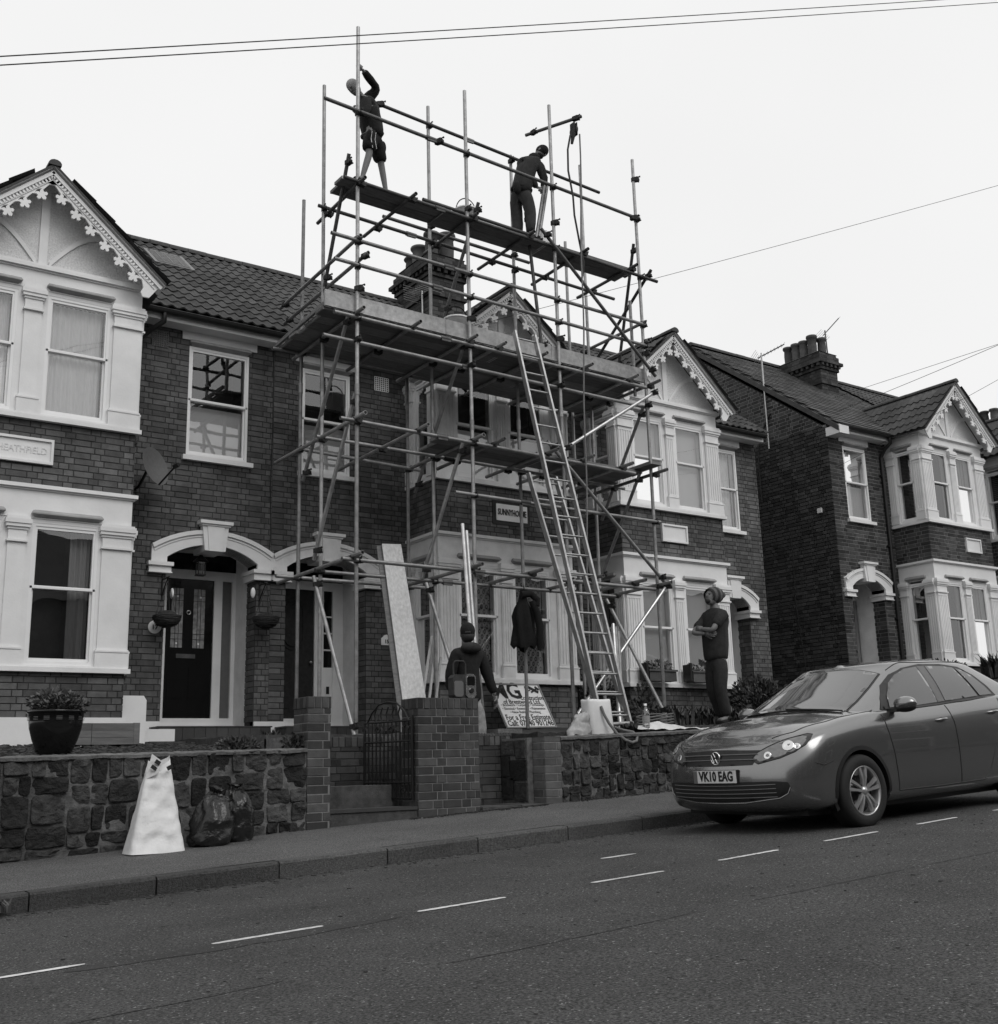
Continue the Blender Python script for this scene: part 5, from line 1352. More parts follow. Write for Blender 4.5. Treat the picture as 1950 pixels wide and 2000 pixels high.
# front edge of the bonnet rings slides back so that quads do not collapse
for k, q in enumerate((.8, .55, .28, 0.0)):
    for i in range(N):
        x, y, z = secs[len(RINGS)+k][i]
        if i < 16:
            x2 = lerp(x, .23+.62, (1-q)*.9*(i/15)) if i > 0 else x+.03*(1-q); secs[len(RINGS)+k][i] = (x2, y, bonnet_z(x2, y))
def ring_mesh(secs, close_top=False):
    vs = []; fs = []; n = len(secs[0])
    for s_ in (1, -1):
        b = len(vs)
        for sec in secs:
            for (x, y, z) in sec: vs.append((x, -s_*y, z))
        for j in range(len(secs)-1):
            for i in range(n-1):
                f = (b+j*n+i, b+j*n+i+1, b+(j+1)*n+i+1, b+(j+1)*n+i); fs.append(f if s_ > 0 else tuple(reversed(f)))
    return vs, fs
def finish_shell(name, vs, fs, material, parent, cut=None, sub=1):
    me = bpy.data.meshes.new(name); me.from_pydata(vs, [], fs); bm = bmesh.new(); bm.from_mesh(me)
    bmesh.ops.remove_doubles(bm, verts=bm.verts, dist=.0015)
    if sub: bmesh.ops.subdivide_edges(bm, edges=bm.edges, cuts=sub, use_grid_fill=True, smooth=0.0)
    for _ in range(2): bmesh.ops.smooth_vert(bm, verts=bm.verts, factor=.5, use_axis_x=True, use_axis_y=False, use_axis_z=True)
    if cut:
        for cx, cz, R in cut:
            dead = [f for f in bm.faces if math.hypot(f.calc_center_median().x-cx, f.calc_center_median().z-cz) < R and abs(f.calc_center_median().y) > .42 and f.calc_center_median().z < .80]
            bmesh.ops.delete(bm, geom=dead, context='FACES')
            for v in bm.verts:
                if v.is_boundary and abs(v.co.y) > .42:
                    d = math.hypot(v.co.x-cx, v.co.z-cz)
                    if d < R*1.22 and v.co.z > .18: v.co.x = cx+(v.co.x-cx)*R/d; v.co.z = cz+(v.co.z-cz)*R/d
    bmesh.ops.recalc_face_normals(bm, faces=bm.faces); bm.to_mesh(me)
    tree_ = BVHTree.FromBMesh(bm); bm.free()
    me.polygons.foreach_set('use_smooth', [True]*len(me.polygons)); me.materials.append(M(material)); me.update()
    return link(name, me, parent), tree_
WX, RX, WZ, WR = .93, 3.49, .318, .318
vs, fs = ring_mesh(secs)
body, T1 = finish_shell('body', vs, fs, 'car_paint', CAR, cut=((WX, WZ, .375), (RX, WZ, .375)), sub=1)
# greenhouse
gs = []
A = (.785, 1.02, 4.09, .42, 2.3, 0.93)
def gsec(t):
    f = lerp(.98, 1.86, t); r = lerp(4.04, 3.40, t**1.15); w_ = lerp(.815, .600, t)+.022*math.sin(PI*t)
    o = []
    for x, y in contour(w_, f, r, lerp(.34, .26, t), .24, 2.15, 2.4, N):
        zb = curve(waist, x)+.008; zt = 1.452-(.05*((x-2.45)/1.0)**2 if x < 2.45 else .075*((x-2.45)/.95)**3)
        o.append((x, y, lerp(zb, zt, t)))
    return o
for i in range(9): gs.append(gsec(i/8))
top = gs[-1]
for q, dz_ in ((.93, .022), (.80, .040), (.55, .056), (.28, .064), (0, .067)):
    s_ = []
    for i, (x, y, z) in enumerate(top):
        cxr = 2.70; s_.append((lerp(cxr, x, 1-(1-q)*(.55 if abs(y) > .5 else .25)*(0 if i in (0, N-1) else 1)) if q < .93 else x, y*q, z+dz_*(1-abs((x-2.65)/.9)**3*.35)))
    gs.append(s_)
vs, fs = ring_mesh(gs)
cab, T2 = finish_shell('roof', vs, fs, 'car_paint', CAR, sub=1)
def hit(axis, a, b):
    """project onto the shell; axis 'y': side (x,z); 'x': front (y,z); 'z': top (x,y)"""
    best = None
    for T in (T1, T2):
        if axis == 'y': o, d = V((a, -3, b)), V((0, 1, 0))
        elif axis == 'x': o, d = V((-3, a, b)), V((1, 0, 0))
        elif axis == 'X': o, d = V((7, a, b)), V((-1, 0, 0))
        else: o, d = V((a, b, 4)), V((0, 0, -1))
        h = T.ray_cast(o, d)
        if h[0] is not None and (best is None or (h[0]-o).length < best[2]): best = (h[0], h[1] if h[1].dot(d) < 0 else -h[1], (h[0]-o).length)
    return best
def patch(name, axis, poly, material, off=.004, parent=None, step=.045, mirror=False, thick=0.0, smooth=True):
    """surface-hugging panel cut from a 2D outline"""
    dens = []
    for i in range(len(poly)):
        p, q = poly[i], poly[(i+1) % len(poly)]; n = max(1, int(math.hypot(q[0]-p[0], q[1]-p[1])/step))
        for k in range(n): dens.append((lerp(p[0], q[0], k/n), lerp(p[1], q[1], k/n)))
    vs = [V(p) for p in dens]; ed = [(i, (i+1) % len(dens)) for i in range(len(dens))]
    x0, x1 = min(p[0] for p in poly), max(p[0] for p in poly); y0, y1 = min(p[1] for p in poly), max(p[1] for p in poly)
    xx = x0+step/2
    while xx < x1:
        yy = y0+step/2
        while yy < y1:
            if inside(xx, yy, poly) and min(math.hypot(xx-p[0], yy-p[1]) for p in dens) > step*.45: vs.append(V((xx, yy)))
            yy += step
        xx += step
    r = delaunay_2d_cdt(vs, ed, [], 0, 1e-5); P = []
    for p in r[0]:
        h = hit(axis, p.x, p.y); P.append(h[0]+h[1]*off if h else None)
    fs = [tuple(f) for f in r[2] if all(P[i] is not None for i in f) and inside(sum(r[0][i].x for i in f)/3, sum(r[0][i].y for i in f)/3, poly)]
    P = [p if p is not None else V((0, 0, 0)) for p in P]
    out_ = []
    for m_ in ((1, -1) if mirror else (1,)):
        mb = MB(); mb.add([(p.x, p.y*m_, p.z) for p in P], fs, smooth=smooth)
        out_.append(mb.build(name, material, parent or CAR, local=True))
    return out_[0]
def seam(name, axis, pts, r=.0045, material='car_black', parent=None, off=.001, step=.04, mirror=True):
    Q = []
    for p, q in zip(pts, pts[1:]):
        n = max(1, int(math.hypot(q[0]-p[0], q[1]-p[1])/step))
        for k in range(n): Q.append((lerp(p[0], q[0], k/n), lerp(p[1], q[1], k/n)))
    Q.append(pts[-1]); R_ = []
    for p in Q:
        h = hit(axis, *p)
        if h: R_.append(h[0]+h[1]*off)
    if len(R_) < 2: return
    for m_ in ((1, -1) if mirror else (1,)):
        mb = MB(); mb.path([(p.x, p.y*m_, p.z) for p in R_], r, 5); mb.build(name, material, parent or CAR, local=True)
# side glazing
DLO = [(1.40, 1.012), (1.49, 1.12), (1.64, 1.235), (1.84, 1.338), (2.04, 1.40), (2.35, 1.435), (2.70, 1.43), (2.98, 1.395), (3.13, 1.31), (3.25, 1.18), (3.30, 1.085), (2.9, 1.058), (2.3, 1.024), (1.8, 1.0)]
patch('window_surround', 'y', DLO, 'car_black', .006, mirror=True, step=.03)
g1 = [(1.54, 1.025), (1.58, 1.14), (1.72, 1.25), (1.88, 1.33), (2.06, 1.385), (2.28, 1.405), (2.29, 1.048), (1.8, 1.022)]
g2 = [(2.42, 1.058), (2.42, 1.408), (2.68, 1.403), (2.86, 1.385), (2.98, 1.088), (2.7, 1.070)]
g3 = [(3.02, 1.09), (2.90, 1.378), (3.0, 1.345), (3.09, 1.285), (3.185, 1.18), (3.235, 1.10)]
for g in (g1, g2, g3): patch('side_window', 'y', g, 'glass_side', .013, mirror=True, step=.03)
patch('door_pillar', 'y', [(2.30, 1.048), (2.41, 1.055), (2.41, 1.41), (2.29, 1.41)], 'grey_plastic', .012, mirror=True)
# windscreen
ws = [(1.06, -.60), (1.03, -.42), (1.01, -.22), (1.0, 0), (1.01, .22), (1.03, .42), (1.06, .60), (1.32, .605), (1.58, .575), (1.81, .535), (1.835, .30), (1.84, 0), (1.835, -.30), (1.81, -.535), (1.58, -.575), (1.32, -.605)]
patch('windscreen_surround', 'z', [(p[0]+(-.02 if p[0] < 1.3 else .012), p[1]*1.035) for p in ws], 'car_black', .002)
patch('windscreen', 'z', ws, 'glass_side', .005, step=.05)
mb = MB()
for y0, y1 in ((-.62, .10), (.05, .62)):
    a = hit('z', 1.10, y0); b = hit('z', 1.20 if y0 < 0 else 1.12, y1)
    if a and b:
        pts = []
        for i in range(9):
            h = hit('z', lerp(1.10, 1.16, i/8), lerp(y0, y1, i/8)); pts.append(h[0]+V((0, 0, .016)))
        mb.path(pts, .008, 6)
mb.build('wiper', 'car_black', CAR, local=True)
# bonnet, door, wing seams
seam('panel_gap', 'z', [(.24, -.50), (.38, -.63), (.7, -.74), (1.0, -.78), (1.30, -.795)], .004)
seam('panel_gap', 'y', [(1.35, .97), (1.37, .85), (1.42, .62), (1.435, .42), (1.44, .29)], .004)
seam('panel_gap', 'y', [(2.36, 1.02), (2.42, .86), (2.425, .60), (2.41, .28)], .004)
seam('panel_gap', 'y', [(3.27, 1.06), (3.26, .9), (3.16, .73), (3.02, .55), (2.90, .36), (2.80, .285)], .004)
seam('panel_gap', 'y', [(1.44, .285), (2.1, .278), (2.80, .285)], .006)
seam('panel_gap', 'y', [(.54, .60), (.42, .575), (.33, .60)], .004)
# wheel arches with black lips, dark wells
for cx in (WX, RX):
    for sd_ in (-1, 1):
        mb = MB(); pts = []
        for i in range(25):
            t = math.radians(-22+224*i/24); x = cx+.385*math.cos(t); z = WZ+.385*math.sin(t)
            h = hit('y', x, max(z, .2)); y = -(h[0].y) if h else .86; pts.append((x, sd_*min(.895, max(y, .80)), z))
        ins = [(cx+(x-cx)*.925, y, WZ+(z-WZ)*.925) for x, y, z in pts]; deep = [(x, y*.45, z) for x, y, z in ins]; n = len(pts)
        out_ = [(cx+(x-cx)*1.02, y+sd_*.004, WZ+(z-WZ)*1.02) for x, y, z in pts]
        mb.add(out_+[(x, y+sd_*.006, z) for x, y, z in ins], [(i, i+1, n+i+1, n+i) for i in range(n-1)], smooth=True); mb.build('arch_lip', 'grey_plastic' if False else 'car_black', CAR, local=True)
        mb = MB(); mb.add([(x, y+sd_*.006, z) for x, y, z in ins]+deep, [(i, i+1, n+i+1, n+i) for i in range(n-1)], smooth=True); mb.add(deep, [tuple(range(n))]); mb.build('wheel_well', 'car_black', CAR, local=True)
mb = MB(); mb.box(.35, 4.0, -.72, .72, .15, .20); mb.build('underbody', 'car_black', CAR, local=True)
# wheels
def wheel(cx, sd_, steer=0):
    mt = Matrix.Translation((cx, sd_*.80, WZ)) @ Matrix.Rotation(steer, 4, 'Z') @ Matrix.Rotation(-PI/2*sd_, 4, 'X')
    def put(mb, nm, m_, par):
        mb.v = [mt @ v for v in mb.v]; return mb.build(nm, m_, par, local=True)
    W2 = .105; R = WR
    ty = MB(); ty.lathe((0, 0, 0), [(.212, -.095), (.225, -W2), (.26, -W2-.004), (.295, -W2+.004), (.312, -W2+.022), (R, -.06), (R, .06), (.312, W2-.022), (.295, W2-.004), (.26, W2+.004), (.225, W2), (.212, .095)], 48)
    w_ = put(ty, 'wheel', 'rubber', CAR)
    tr = MB()
    for rr in (-.045, -.015, .015, .045): tr.lathe((0, 0, rr), [(R+.0005, -.003), (R+.0008, 0), (R+.0005, .003)], 48)
    rim = MB(); rim.lathe((0, 0, 0), [(.200, -.09), (.205, .05), (.212, .082), (.216, .100), (.211, .104), (.202, .094), (.196, .06), (.192, -.09)], 48); put(rim, 'rim', 'wheel_silver', w_)
    back = MB(); back.lathe((0, 0, -.01), [(0, 0), (.15, 0), (.198, .02)], 32); back.lathe((0, 0, .01), [(0, .0), (.13, .0), (.13, -.02)], 32); put(back, 'brake_disc', 'lamp_dark', w_)
    for k in range(5):
        for e in (-1, 1):
            a = 2*PI*k/5+.30; b = a+e*.19; a2 = a+e*.30
            s1_ = V((.030*math.cos(a2), .030*math.sin(a2), .084)); s2_ = V((.203*math.cos(b), .203*math.sin(b), .090)); mid_ = (s1_+s2_)/2+V((0, 0, .010)); d = (s2_-s1_).normalized(); n_ = d.cross(V((0, 0, 1))).normalized()
            m2 = MB(); P = []
            for c, hw_ in ((s1_, .015), (mid_, .0135), (s2_, .020)):
                for (sx_, sz_) in ((-1, -1), (1, -1), (.75, 1), (-.75, 1)): P.append(c+n_*hw_*sx_+V((0, 0, .012*sz_-.004)))
            m2.add(P, [(j*4+i, j*4+(i+1) % 4, (j+1)*4+(i+1) % 4, (j+1)*4+i) for j in range(2) for i in range(4)]+[(0, 1, 2, 3), (11, 10, 9, 8)]); put(m2, 'spoke', 'wheel_silver', w_)
    hub = MB(); hub.lathe((0, 0, .0), [(.045, .07), (.044, .090), (.030, .096), (.028, .101), (0, .102)], 24); put(hub, 'hub_cap', 'wheel_silver', w_)
    for k in range(5):
        b = MB(); a = 2*PI*k/5+.93; b.tube((.058*math.cos(a), .058*math.sin(a), .06), (.058*math.cos(a), .058*math.sin(a), .088), .009, 6); put(b, 'wheel_bolt', 'lamp_dark', w_)
for cx in (WX, RX):
    for sd_ in (-1, 1): wheel(cx, sd_)
# front: grille, badge, plate, intake, lamps
def fr(poly, nm, m_, off, **k): return patch(nm, 'x', poly, m_, off, **k)
fr([(-.415, .605), (-.455, .66), (-.475, .728), (0, .742), (.475, .728), (.455, .66), (.415, .605), (0, .600)], 'grille', 'car_black', .003, step=.04)
for z in (.648, .692):
    seam('grille_bar', 'x', [(-.455, z+.002), (-.3, z+.004), (0, z+.005), (.3, z+.004), (.455, z+.002)], .006, 'grey_plastic', off=.006, mirror=False)
fr([(-.64, .325), (-.71, .36), (-.735, .41), (-.72, .45), (-.62, .462), (0, .462), (.62, .462), (.72, .45), (.735, .41), (.71, .36), (.64, .325), (.3, .29), (0, .285), (-.3, .29)], 'lower_intake', 'car_black', .003, step=.04)
for z in (.325, .36, .395, .43):
    seam('intake_bar', 'x', [(-.62, z+.006), (-.3, z), (0, z-.002), (.3, z), (.62, z+.006)], .0045, 'grey_plastic', off=.005, mirror=False)
seam('intake_lip', 'x', [(-.735, .41), (-.71, .355), (-.64, .318), (-.3, .280), (0, .274), (.3, .280), (.64, .318), (.71, .355), (.735, .41)], .007, 'car_paint', off=.002, mirror=False)
for s_ in (-1, 1):
    hl = [(.400, .650), (.435, .700), (.53, .752), (.66, .815), (.76, .845), (.805, .838), (.825, .80), (.815, .755), (.76, .700), (.66, .655), (.47, .612)]
    hl = [(s_*a, b) for a, b in hl]
    h0 = fr(hl, 'headlight', 'lamp_dark', .003, step=.03)
    fr([(s_*(.64+(abs(a)-.64)*.90), .735+(b-.735)*.84) for a, b in hl], 'lamp_inner', 'lamp_mid', .005, parent=h0, step=.03)
    for (cy_, cz_, r_) in ((.55, .680, .036), (.700, .755, .052), (.765, .745, .03)):
        h = hit('x', s_*cy_, cz_)
        if not h: continue
        c = h[0]+h[1]*.004; nn = h[1]; u_ = nn.cross(V((0, 0, 1))).normalized(); v_ = nn.cross(u_); mb = MB(); vs = []; n = 20
        for rr, dd in ((1.0, .0), (.86, .006), (.62, .001), (.0, -.0)):
            for i in range(n): t = 2*PI*i/n; vs.append(c+u_*r_*rr*math.cos(t)+v_*r_*rr*math.sin(t)+nn*dd)
        mb.add(vs, [(k*n+i, k*n+(i+1) % n, (k+1)*n+(i+1) % n, (k+1)*n+i) for k in range(3) for i in range(n)], smooth=True); mb.build('lamp_reflector', 'lamp_silver', h0, local=True)
    seam('lamp_edge', 'x', hl+[hl[0]], .004, 'car_black', off=.003, mirror=False, step=.03)
h = hit('x', 0, .672); bc = h[0]+V((-.012, 0, 0))
mb = MB(); mb.tube(bc+V((.02, 0, 0)), bc+V((0, 0, 0)), .060, 28); bd = mb.build('badge', 'car_black', CAR, local=True)
mb = MB(); ring = [bc+V((-.004, .055*math.cos(2*PI*i/28), .055*math.sin(2*PI*i/28))) for i in range(29)]; mb.path(ring, .0055, 6)
def bar(a, b): mb.path([bc+V((-.005, -a[0], a[1])), bc+V((-.005, -b[0], b[1]))], .0050, 5)
for s_ in (-1, 1):
    bar((s_*.024, .048), (0, .006)); bar((s_*.046, .028), (s_*.022, -.047)); bar((s_*.022, -.047), (0, -.006))
mb.build('badge_emblem', 'chrome', bd, local=True)
MB().box(-.004, .03, -.272, .272, .450, .570).build('plate_holder', 'car_black', CAR, local=True)
mb = MB(); mb.box(-.016, -.005, -.26, .26, .456, .566); pl = mb.build('number_plate', 'plate', CAR, local=True)
MB().box(-.0175, -.0162, .213, .259, .457, .565).build('plate_band', 'grey_plastic', pl, local=True)
RP = Matrix(((0, 0, -1), (-1, 0, 0), (0, 1, 0)))
t = text_obj('plate_lettering', 'VK10 EAG', .118, (-.0175, -.022, .511), RP, 'ink', pl, .0012, .0045, sx=.80, world=False)
# mirrors and handles
for s_ in (-1, 1):
    mb = MB(); mtx = Matrix.Rotation(.12*s_, 3, 'Z'); mb.ell((1.56, s_*.975, 1.055), .085, .115, .068, 18, 12)
    mb.v = [v if v.x < 1.59 else V((1.59+(v.x-1.59)*.15, v.y, v.z)) for v in mb.v]; mr = mb.build('wing_mirror', 'car_paint', CAR, local=True)
    mb = MB(); mb.ell((1.565, s_*.965, 1.02), .083, .11, .045, 16, 10); mb.build('mirror_base', 'car_black', mr, local=True)
    mb = MB(); mb.obox((1.53, s_*.87, 1.0), (.035, 0, 0), (0, .05, 0), (0, 0, .018)); mb.build('mirror_arm', 'car_black', mr, local=True)
    for hx, hz in ((2.22, .885), (3.10, .925)):
        q = hit('y', hx, hz); yy = -q[0].y
        pts = [(hx-.085, s_*(yy-.006), hz-.004), (hx-.06, s_*(yy+.022), hz), (hx, s_*(yy+.030), hz+.004), (hx+.05, s_*(yy+.024), hz+.006), (hx+.075, s_*(yy-.006), hz+.006)]
        mb = MB(); mb.path(pts, .013, 8); dh = mb.build('door_handle', 'car_paint', CAR, local=True)
        mb = MB(); mb.ell((hx, s_*(yy-.004), hz-.006), .055, .008, .030, 14, 8); mb.build('handle_recess', 'car_black', dh, local=True)
seam('roof_edge', 'z', [(1.9, -.56), (2.4, -.59), (2.9, -.585), (3.3, -.55)], .005, 'car_black')
mb = MB(); mb.box(1.2, 3.7, -.68, .68, .85, .95); mb.build('cabin_floor', 'car_black', CAR, local=True)
for y in (-.38, .38):
    mb = MB(); mb.obox((2.25, y, 1.08), (.05, 0, .02), (0, .20, 0), (-.05, 0, .16)); mb.ell((2.33, y, 1.28), .05, .12, .07); mb.build('seat', 'cloth_mid', CAR, local=True)

# ------------------------------------------------------------------ people
def skinned(pts, edges, root, levels=1):
    """pts: name -> (pos, r) ; returns mesh grown by a skin modifier"""
    names = list(pts); idx = {n: i for i, n in enumerate(names)}
    me = bpy.data.meshes.new('skin'); me.from_pydata([tuple(V(pts[n][0])) for n in names], [(idx[a], idx[b]) for a, b in edges], [])
    o = bpy.data.objects.new('skin', me); COL.objects.link(o)
    sk = o.modifiers.new('s', 'SKIN'); sk.use_smooth_shade = True; sk.branch_smoothing = .4
    for i, n in enumerate(names):
        r = pts[n][1]; r = (r, r) if isinstance(r, (int, float)) else r
        me.skin_vertices[0].data[i].radius = r; me.skin_vertices[0].data[i].use_root = n == root
    sb = o.modifiers.new('b', 'SUBSURF'); sb.levels = levels; sb.render_levels = levels
    dg = bpy.context.evaluated_depsgraph_get(); m = bpy.data.meshes.new_from_object(o.evaluated_get(dg))
    bpy.data.objects.remove(o); return m
def join_mesh(name, ms, material, parent):
    mb = MB(); off = base_of(parent)
    for m in ms:
        if isinstance(m, MB): mb.add(m.v, m.f, smooth=True)
        else: mb.add([v.co for v in m.vertices], [tuple(p.vertices) for p in m.polygons], smooth=True)
    return mb.build(name, material, parent, recalc=True)
def frame(d, upv=V((0, 0, 1))):
    d = V(d).normalized(); r = d.cross(upv).normalized(); u = r.cross(d); return d, r, u
def hand(w_, d, nrm, s_=1.0, curl=.8, thumb=1):
    """palm + 4 fingers + thumb; d: along the hand, nrm: palm side"""
    d = V(d).normalized(); n = (V(nrm)-d*V(nrm).dot(d)).normalized(); sd_ = d.cross(n); mb = MB(); w_ = V(w_)
    mb.obox(w_+d*.045*s_, d*.045*s_, sd_*.038*s_, n*.013*s_)
    mb.ell(w_+d*.04*s_, .03*s_, .03*s_, .03*s_, 8, 6)
    for k, L in enumerate((.066, .076, .070, .054)):
        b = w_+d*.085*s_+sd_*(.030-.020*k)*s_; a1 = curl*.6; a2 = curl*1.5
        d1 = d*math.cos(a1)+n*math.sin(a1); d2 = d*math.cos(a2)+n*math.sin(a2); d3 = d*math.cos(a2*1.4)+n*math.sin(a2*1.4)
        p1 = b+d1*L*.45*s_; p2 = p1+d2*L*.32*s_; p3 = p2+d3*L*.25*s_
        mb.path([b-d*.01, p1, p2, p3], .0088*s_, 6, [1.05, 1, .92, .75])
    b = w_+d*.025*s_+sd_*.034*s_*thumb; e = (d*.55+sd_*.6*thumb+n*.55).normalized()
    mb.path([b, b+e*.035*s_, b+(e+n*.5+d*.3).normalized()*.068*s_], .0100*s_, 6, [1.15, 1, .8])
    return mb
def head(c, face, upv, s_=1.0):
    f = V(face).normalized(); u = (V(upv)-f*V(upv).dot(f)).normalized(); r = f.cross(u); mt = Matrix((r, f, u)).transposed(); c = V(c); L = lambda a, b, k: c+r*a*s_+f*b*s_+u*k*s_
    mb = MB(); mb.ell(c, .078*s_, .098*s_, .118*s_, 18, 14, mt)
    mb.ell(L(0, .028, -.062), .055*s_, .062*s_, .060*s_, 14, 10, mt)              # jaw
    mb.path([L(0, .088, .02), L(0, .112, -.018), L(0, .100, -.030)], .013*s_, 7, [.7, 1.2, .8])   # nose
    mb.ell(L(0, .086, -.062), .024*s_, .010*s_, .008*s_, 8, 6, mt)                # lips
    mb.ell(L(0, .084, .024), .052*s_, .016*s_, .010*s_, 10, 6, mt)                # brow
    for e in (-1, 1): mb.ell(L(e*.080, -.005, -.008), .012*s_, .022*s_, .034*s_, 8, 6, mt)
    ey = MB()
    for e in (-1, 1): ey.ell(L(e*.030, .086, .004), .012*s_, .010*s_, .008*s_, 8, 6, mt)
    return mb, ey, L, mt
def person(label, J, loc, s_=1.0, top='cloth_black', bottom='cloth_dark', shoe='cloth_black', sleeves='long', legs='long', bulk=1.0, boot=True, loose=.018):
    root = thing('person', label, 'person', loc); J = {k: V(v) if not isinstance(v, (float, int)) else v for k, v in J.items()}
    R = lambda r: r*s_*bulk
    torso = {'pelvis': (J['pelvis'], (R(.125), R(.095))), 'waist': (J['waist'], (R(.115), R(.090))), 'chest': (J['chest'], (R(.140), R(.105))), 'base': (J['neck']*.7+J['chest']*.3, (R(.09), R(.07))), 'neck': (J['neck'], .052*s_), 'skull': (J['head'], .05*s_)}
    E_ = [('pelvis', 'waist'), ('waist', 'chest'), ('chest', 'base'), ('base', 'neck'), ('neck', 'skull')]
    P = dict(torso)
    for q in 'LR':
        P['sh'+q] = (J['sh'+q], .056*s_); P['el'+q] = (J['el'+q], .040*s_); P['ha'+q] = (J['ha'+q], .026*s_)
        P['hip'+q] = (J['hip'+q], .080*s_); P['kn'+q] = (J['kn'+q], .055*s_); P['calf'+q] = (J['kn'+q]*.62+J['an'+q]*.38, .052*s_); P['an'+q] = (J['an'+q], .034*s_); P['toe'+q] = (J['toe'+q], .030*s_)
        E_ += [('base', 'sh'+q), ('sh'+q, 'el'+q), ('el'+q, 'ha'+q), ('pelvis', 'hip'+q), ('hip'+q, 'kn'+q), ('kn'+q, 'calf'+q), ('calf'+q, 'an'+q), ('an'+q, 'toe'+q)]
    hd, ey, L, mt = head(J['head'], J['face'], J['crown'], s_*1.0)
    ms = [skinned(P, E_, 'pelvis'), hd]
    for q in 'LR':
        d = J.get('hd'+q, (J['ha'+q]-J['el'+q])); ms.append(hand(J['ha'+q], d, J.get('hn'+q, V((0, 0, -1))), s_*1.0, curl=J.get('curl', .8), thumb=1 if q == 'L' else -1))
    b = join_mesh('body', ms, 'skin', root); join_mesh('eyes', [ey], 'eye', root)
    # top garment
    g = loose*s_
    RB = lambda r: r*s_*min(bulk, 1.12)
    T = {'pelvis': (J['pelvis']+(J['pelvis']-J['waist'])*.18, (RB(.126)+g, RB(.104)+g)), 'waist': (J['waist'], (R(.126)+g, R(.105)+g)), 'chest': (J['chest'], (R(.150)+g, R(.120)+g)), 'base': (J['neck']*.62+J['chest']*.38, (R(.105)+g, R(.085)+g)), 'neck': (J['neck']-(J['head']-J['neck'])*.05, .058*s_+g*.6)}
    TE = [('pelvis', 'waist'), ('waist', 'chest'), ('chest', 'base'), ('base', 'neck')]
    for q in 'LR':
        T['sh'+q] = (J['sh'+q], .064*s_+g); T['el'+q] = (J['el'+q] if sleeves == 'long' else J['sh'+q].lerp(J['el'+q], .80), .050*s_+g*.8); TE += [('base', 'sh'+q), ('sh'+q, 'el'+q)]
        if sleeves == 'long': T['ha'+q] = (J['ha'+q].lerp(J['el'+q], .08), .036*s_+g*.5); TE.append(('el'+q, 'ha'+q))
    m = skinned(T, TE, 'waist')
    for v in m.vertices: v.co += V((noise.noise(v.co*14), noise.noise(v.co*14+V((7, 0, 0))), noise.noise(v.co*11+V((0, 9, 0)))))*.012
    join_mesh('top', [m], top, root)
    Lg = {'waist': (J['waist'].lerp(J['pelvis'], .4), (R(.085), R(.070))), 'pelvis': (J['pelvis'], (R(.112), R(.090)))}; LE = [('waist', 'pelvis')]
    for q in 'LR':
        hip = J['hip'+q]; kn = J['kn'+q]; an = J['an'+q]
        Lg['hip'+q] = (hip, .092*s_+g); LE.append(('pelvis', 'hip'+q))
        if legs == 'long':
            Lg['kn'+q] = (kn, .066*s_+g); Lg['sh'+q] = (kn.lerp(an, .5), .058*s_+g); Lg['an'+q] = (an.lerp(kn, .03), .052*s_+g); LE += [('hip'+q, 'kn'+q), ('kn'+q, 'sh'+q), ('sh'+q, 'an'+q)]
        else: Lg['kn'+q] = (hip.lerp(kn, .86), .086*s_+g); LE.append(('hip'+q, 'kn'+q))
    m = skinned(Lg, LE, 'pelvis')
    for v in m.vertices: v.co += V((noise.noise(v.co*16), noise.noise(v.co*16+V((7, 0, 0))), noise.noise(v.co*10+V((0, 9, 0)))))*.010
    join_mesh('trousers' if legs == 'long' else 'shorts', [m], bottom, root)
    for q in 'LR':
        a = J['an'+q]; t = J['toe'+q]; d = (t-a); d.z = 0; d.normalize(); zb = min(a.z, t.z)-.045*s_
        m = skinned({'c': (a+V((0, 0, .02)), .046*s_), 'b': (a+V((0, 0, -.05*s_))-d*.02*s_, .046*s_), 'm': (a+d*.08*s_+V((0, 0, -.055*s_)), .044*s_), 't': (a+d*.17*s_+V((0, 0, -.062*s_)), (.044*s_, .032*s_))}, [('c', 'b'), ('b', 'm'), ('m', 't')], 'b')
        bt = join_mesh('boot', [m], shoe, root)
        mb = MB(); mb.obox(a+d*.07*s_+V((0, 0, -.098*s_)), d*.13*s_, d.cross(V((0, 0, 1)))*.046*s_, (0, 0, .012*s_)); mb.build('sole', 'rubber', bt)
    return root, L, mt
# ---- worker steadying the corner post (shorts, pale beanie)
J = dict(head=(6.19, 11.98, 9.02), neck=(6.33, 12.02, 8.96), face=(-.85, -.25, -.75), crown=(-.62, .1, .78), chest=(6.44, 12.06, 8.83), waist=(6.50, 12.08, 8.62), pelvis=(6.54, 12.08, 8.44),
         shL=(6.36, 11.92, 8.86), shR=(6.45, 12.16, 9.01), elL=(6.29, 11.86, 8.60), haL=(6.17, 11.84, 8.56), elR=(6.58, 12.03, 9.17), haR=(6.25, 11.87, 9.27),
         hipL=(6.44, 12.00, 8.38), hipR=(6.64, 12.16, 8.40), knL=(6.42, 11.98, 8.10), anL=(6.32, 12.0, 7.72), knR=(6.72, 12.18, 8.10), anR=(6.79, 12.18, 7.72), toeL=(6.22, 11.96, 7.68), toeR=(6.70, 12.08, 7.68),
         hdR=V((-.9, -.2, .2)), hnR=V((-.1, -.9, -.1)), hdL=V((-.8, -.3, .2)), hnL=V((0, -1, 0)), curl=1.0)
p1, L, mt = person('worker in dark jacket, shorts and pale beanie reaching up to the left corner post', J, (6.55, 12.08, 7.6), .92, bulk=1.30, loose=.034, legs='short', bottom='cloth_black')
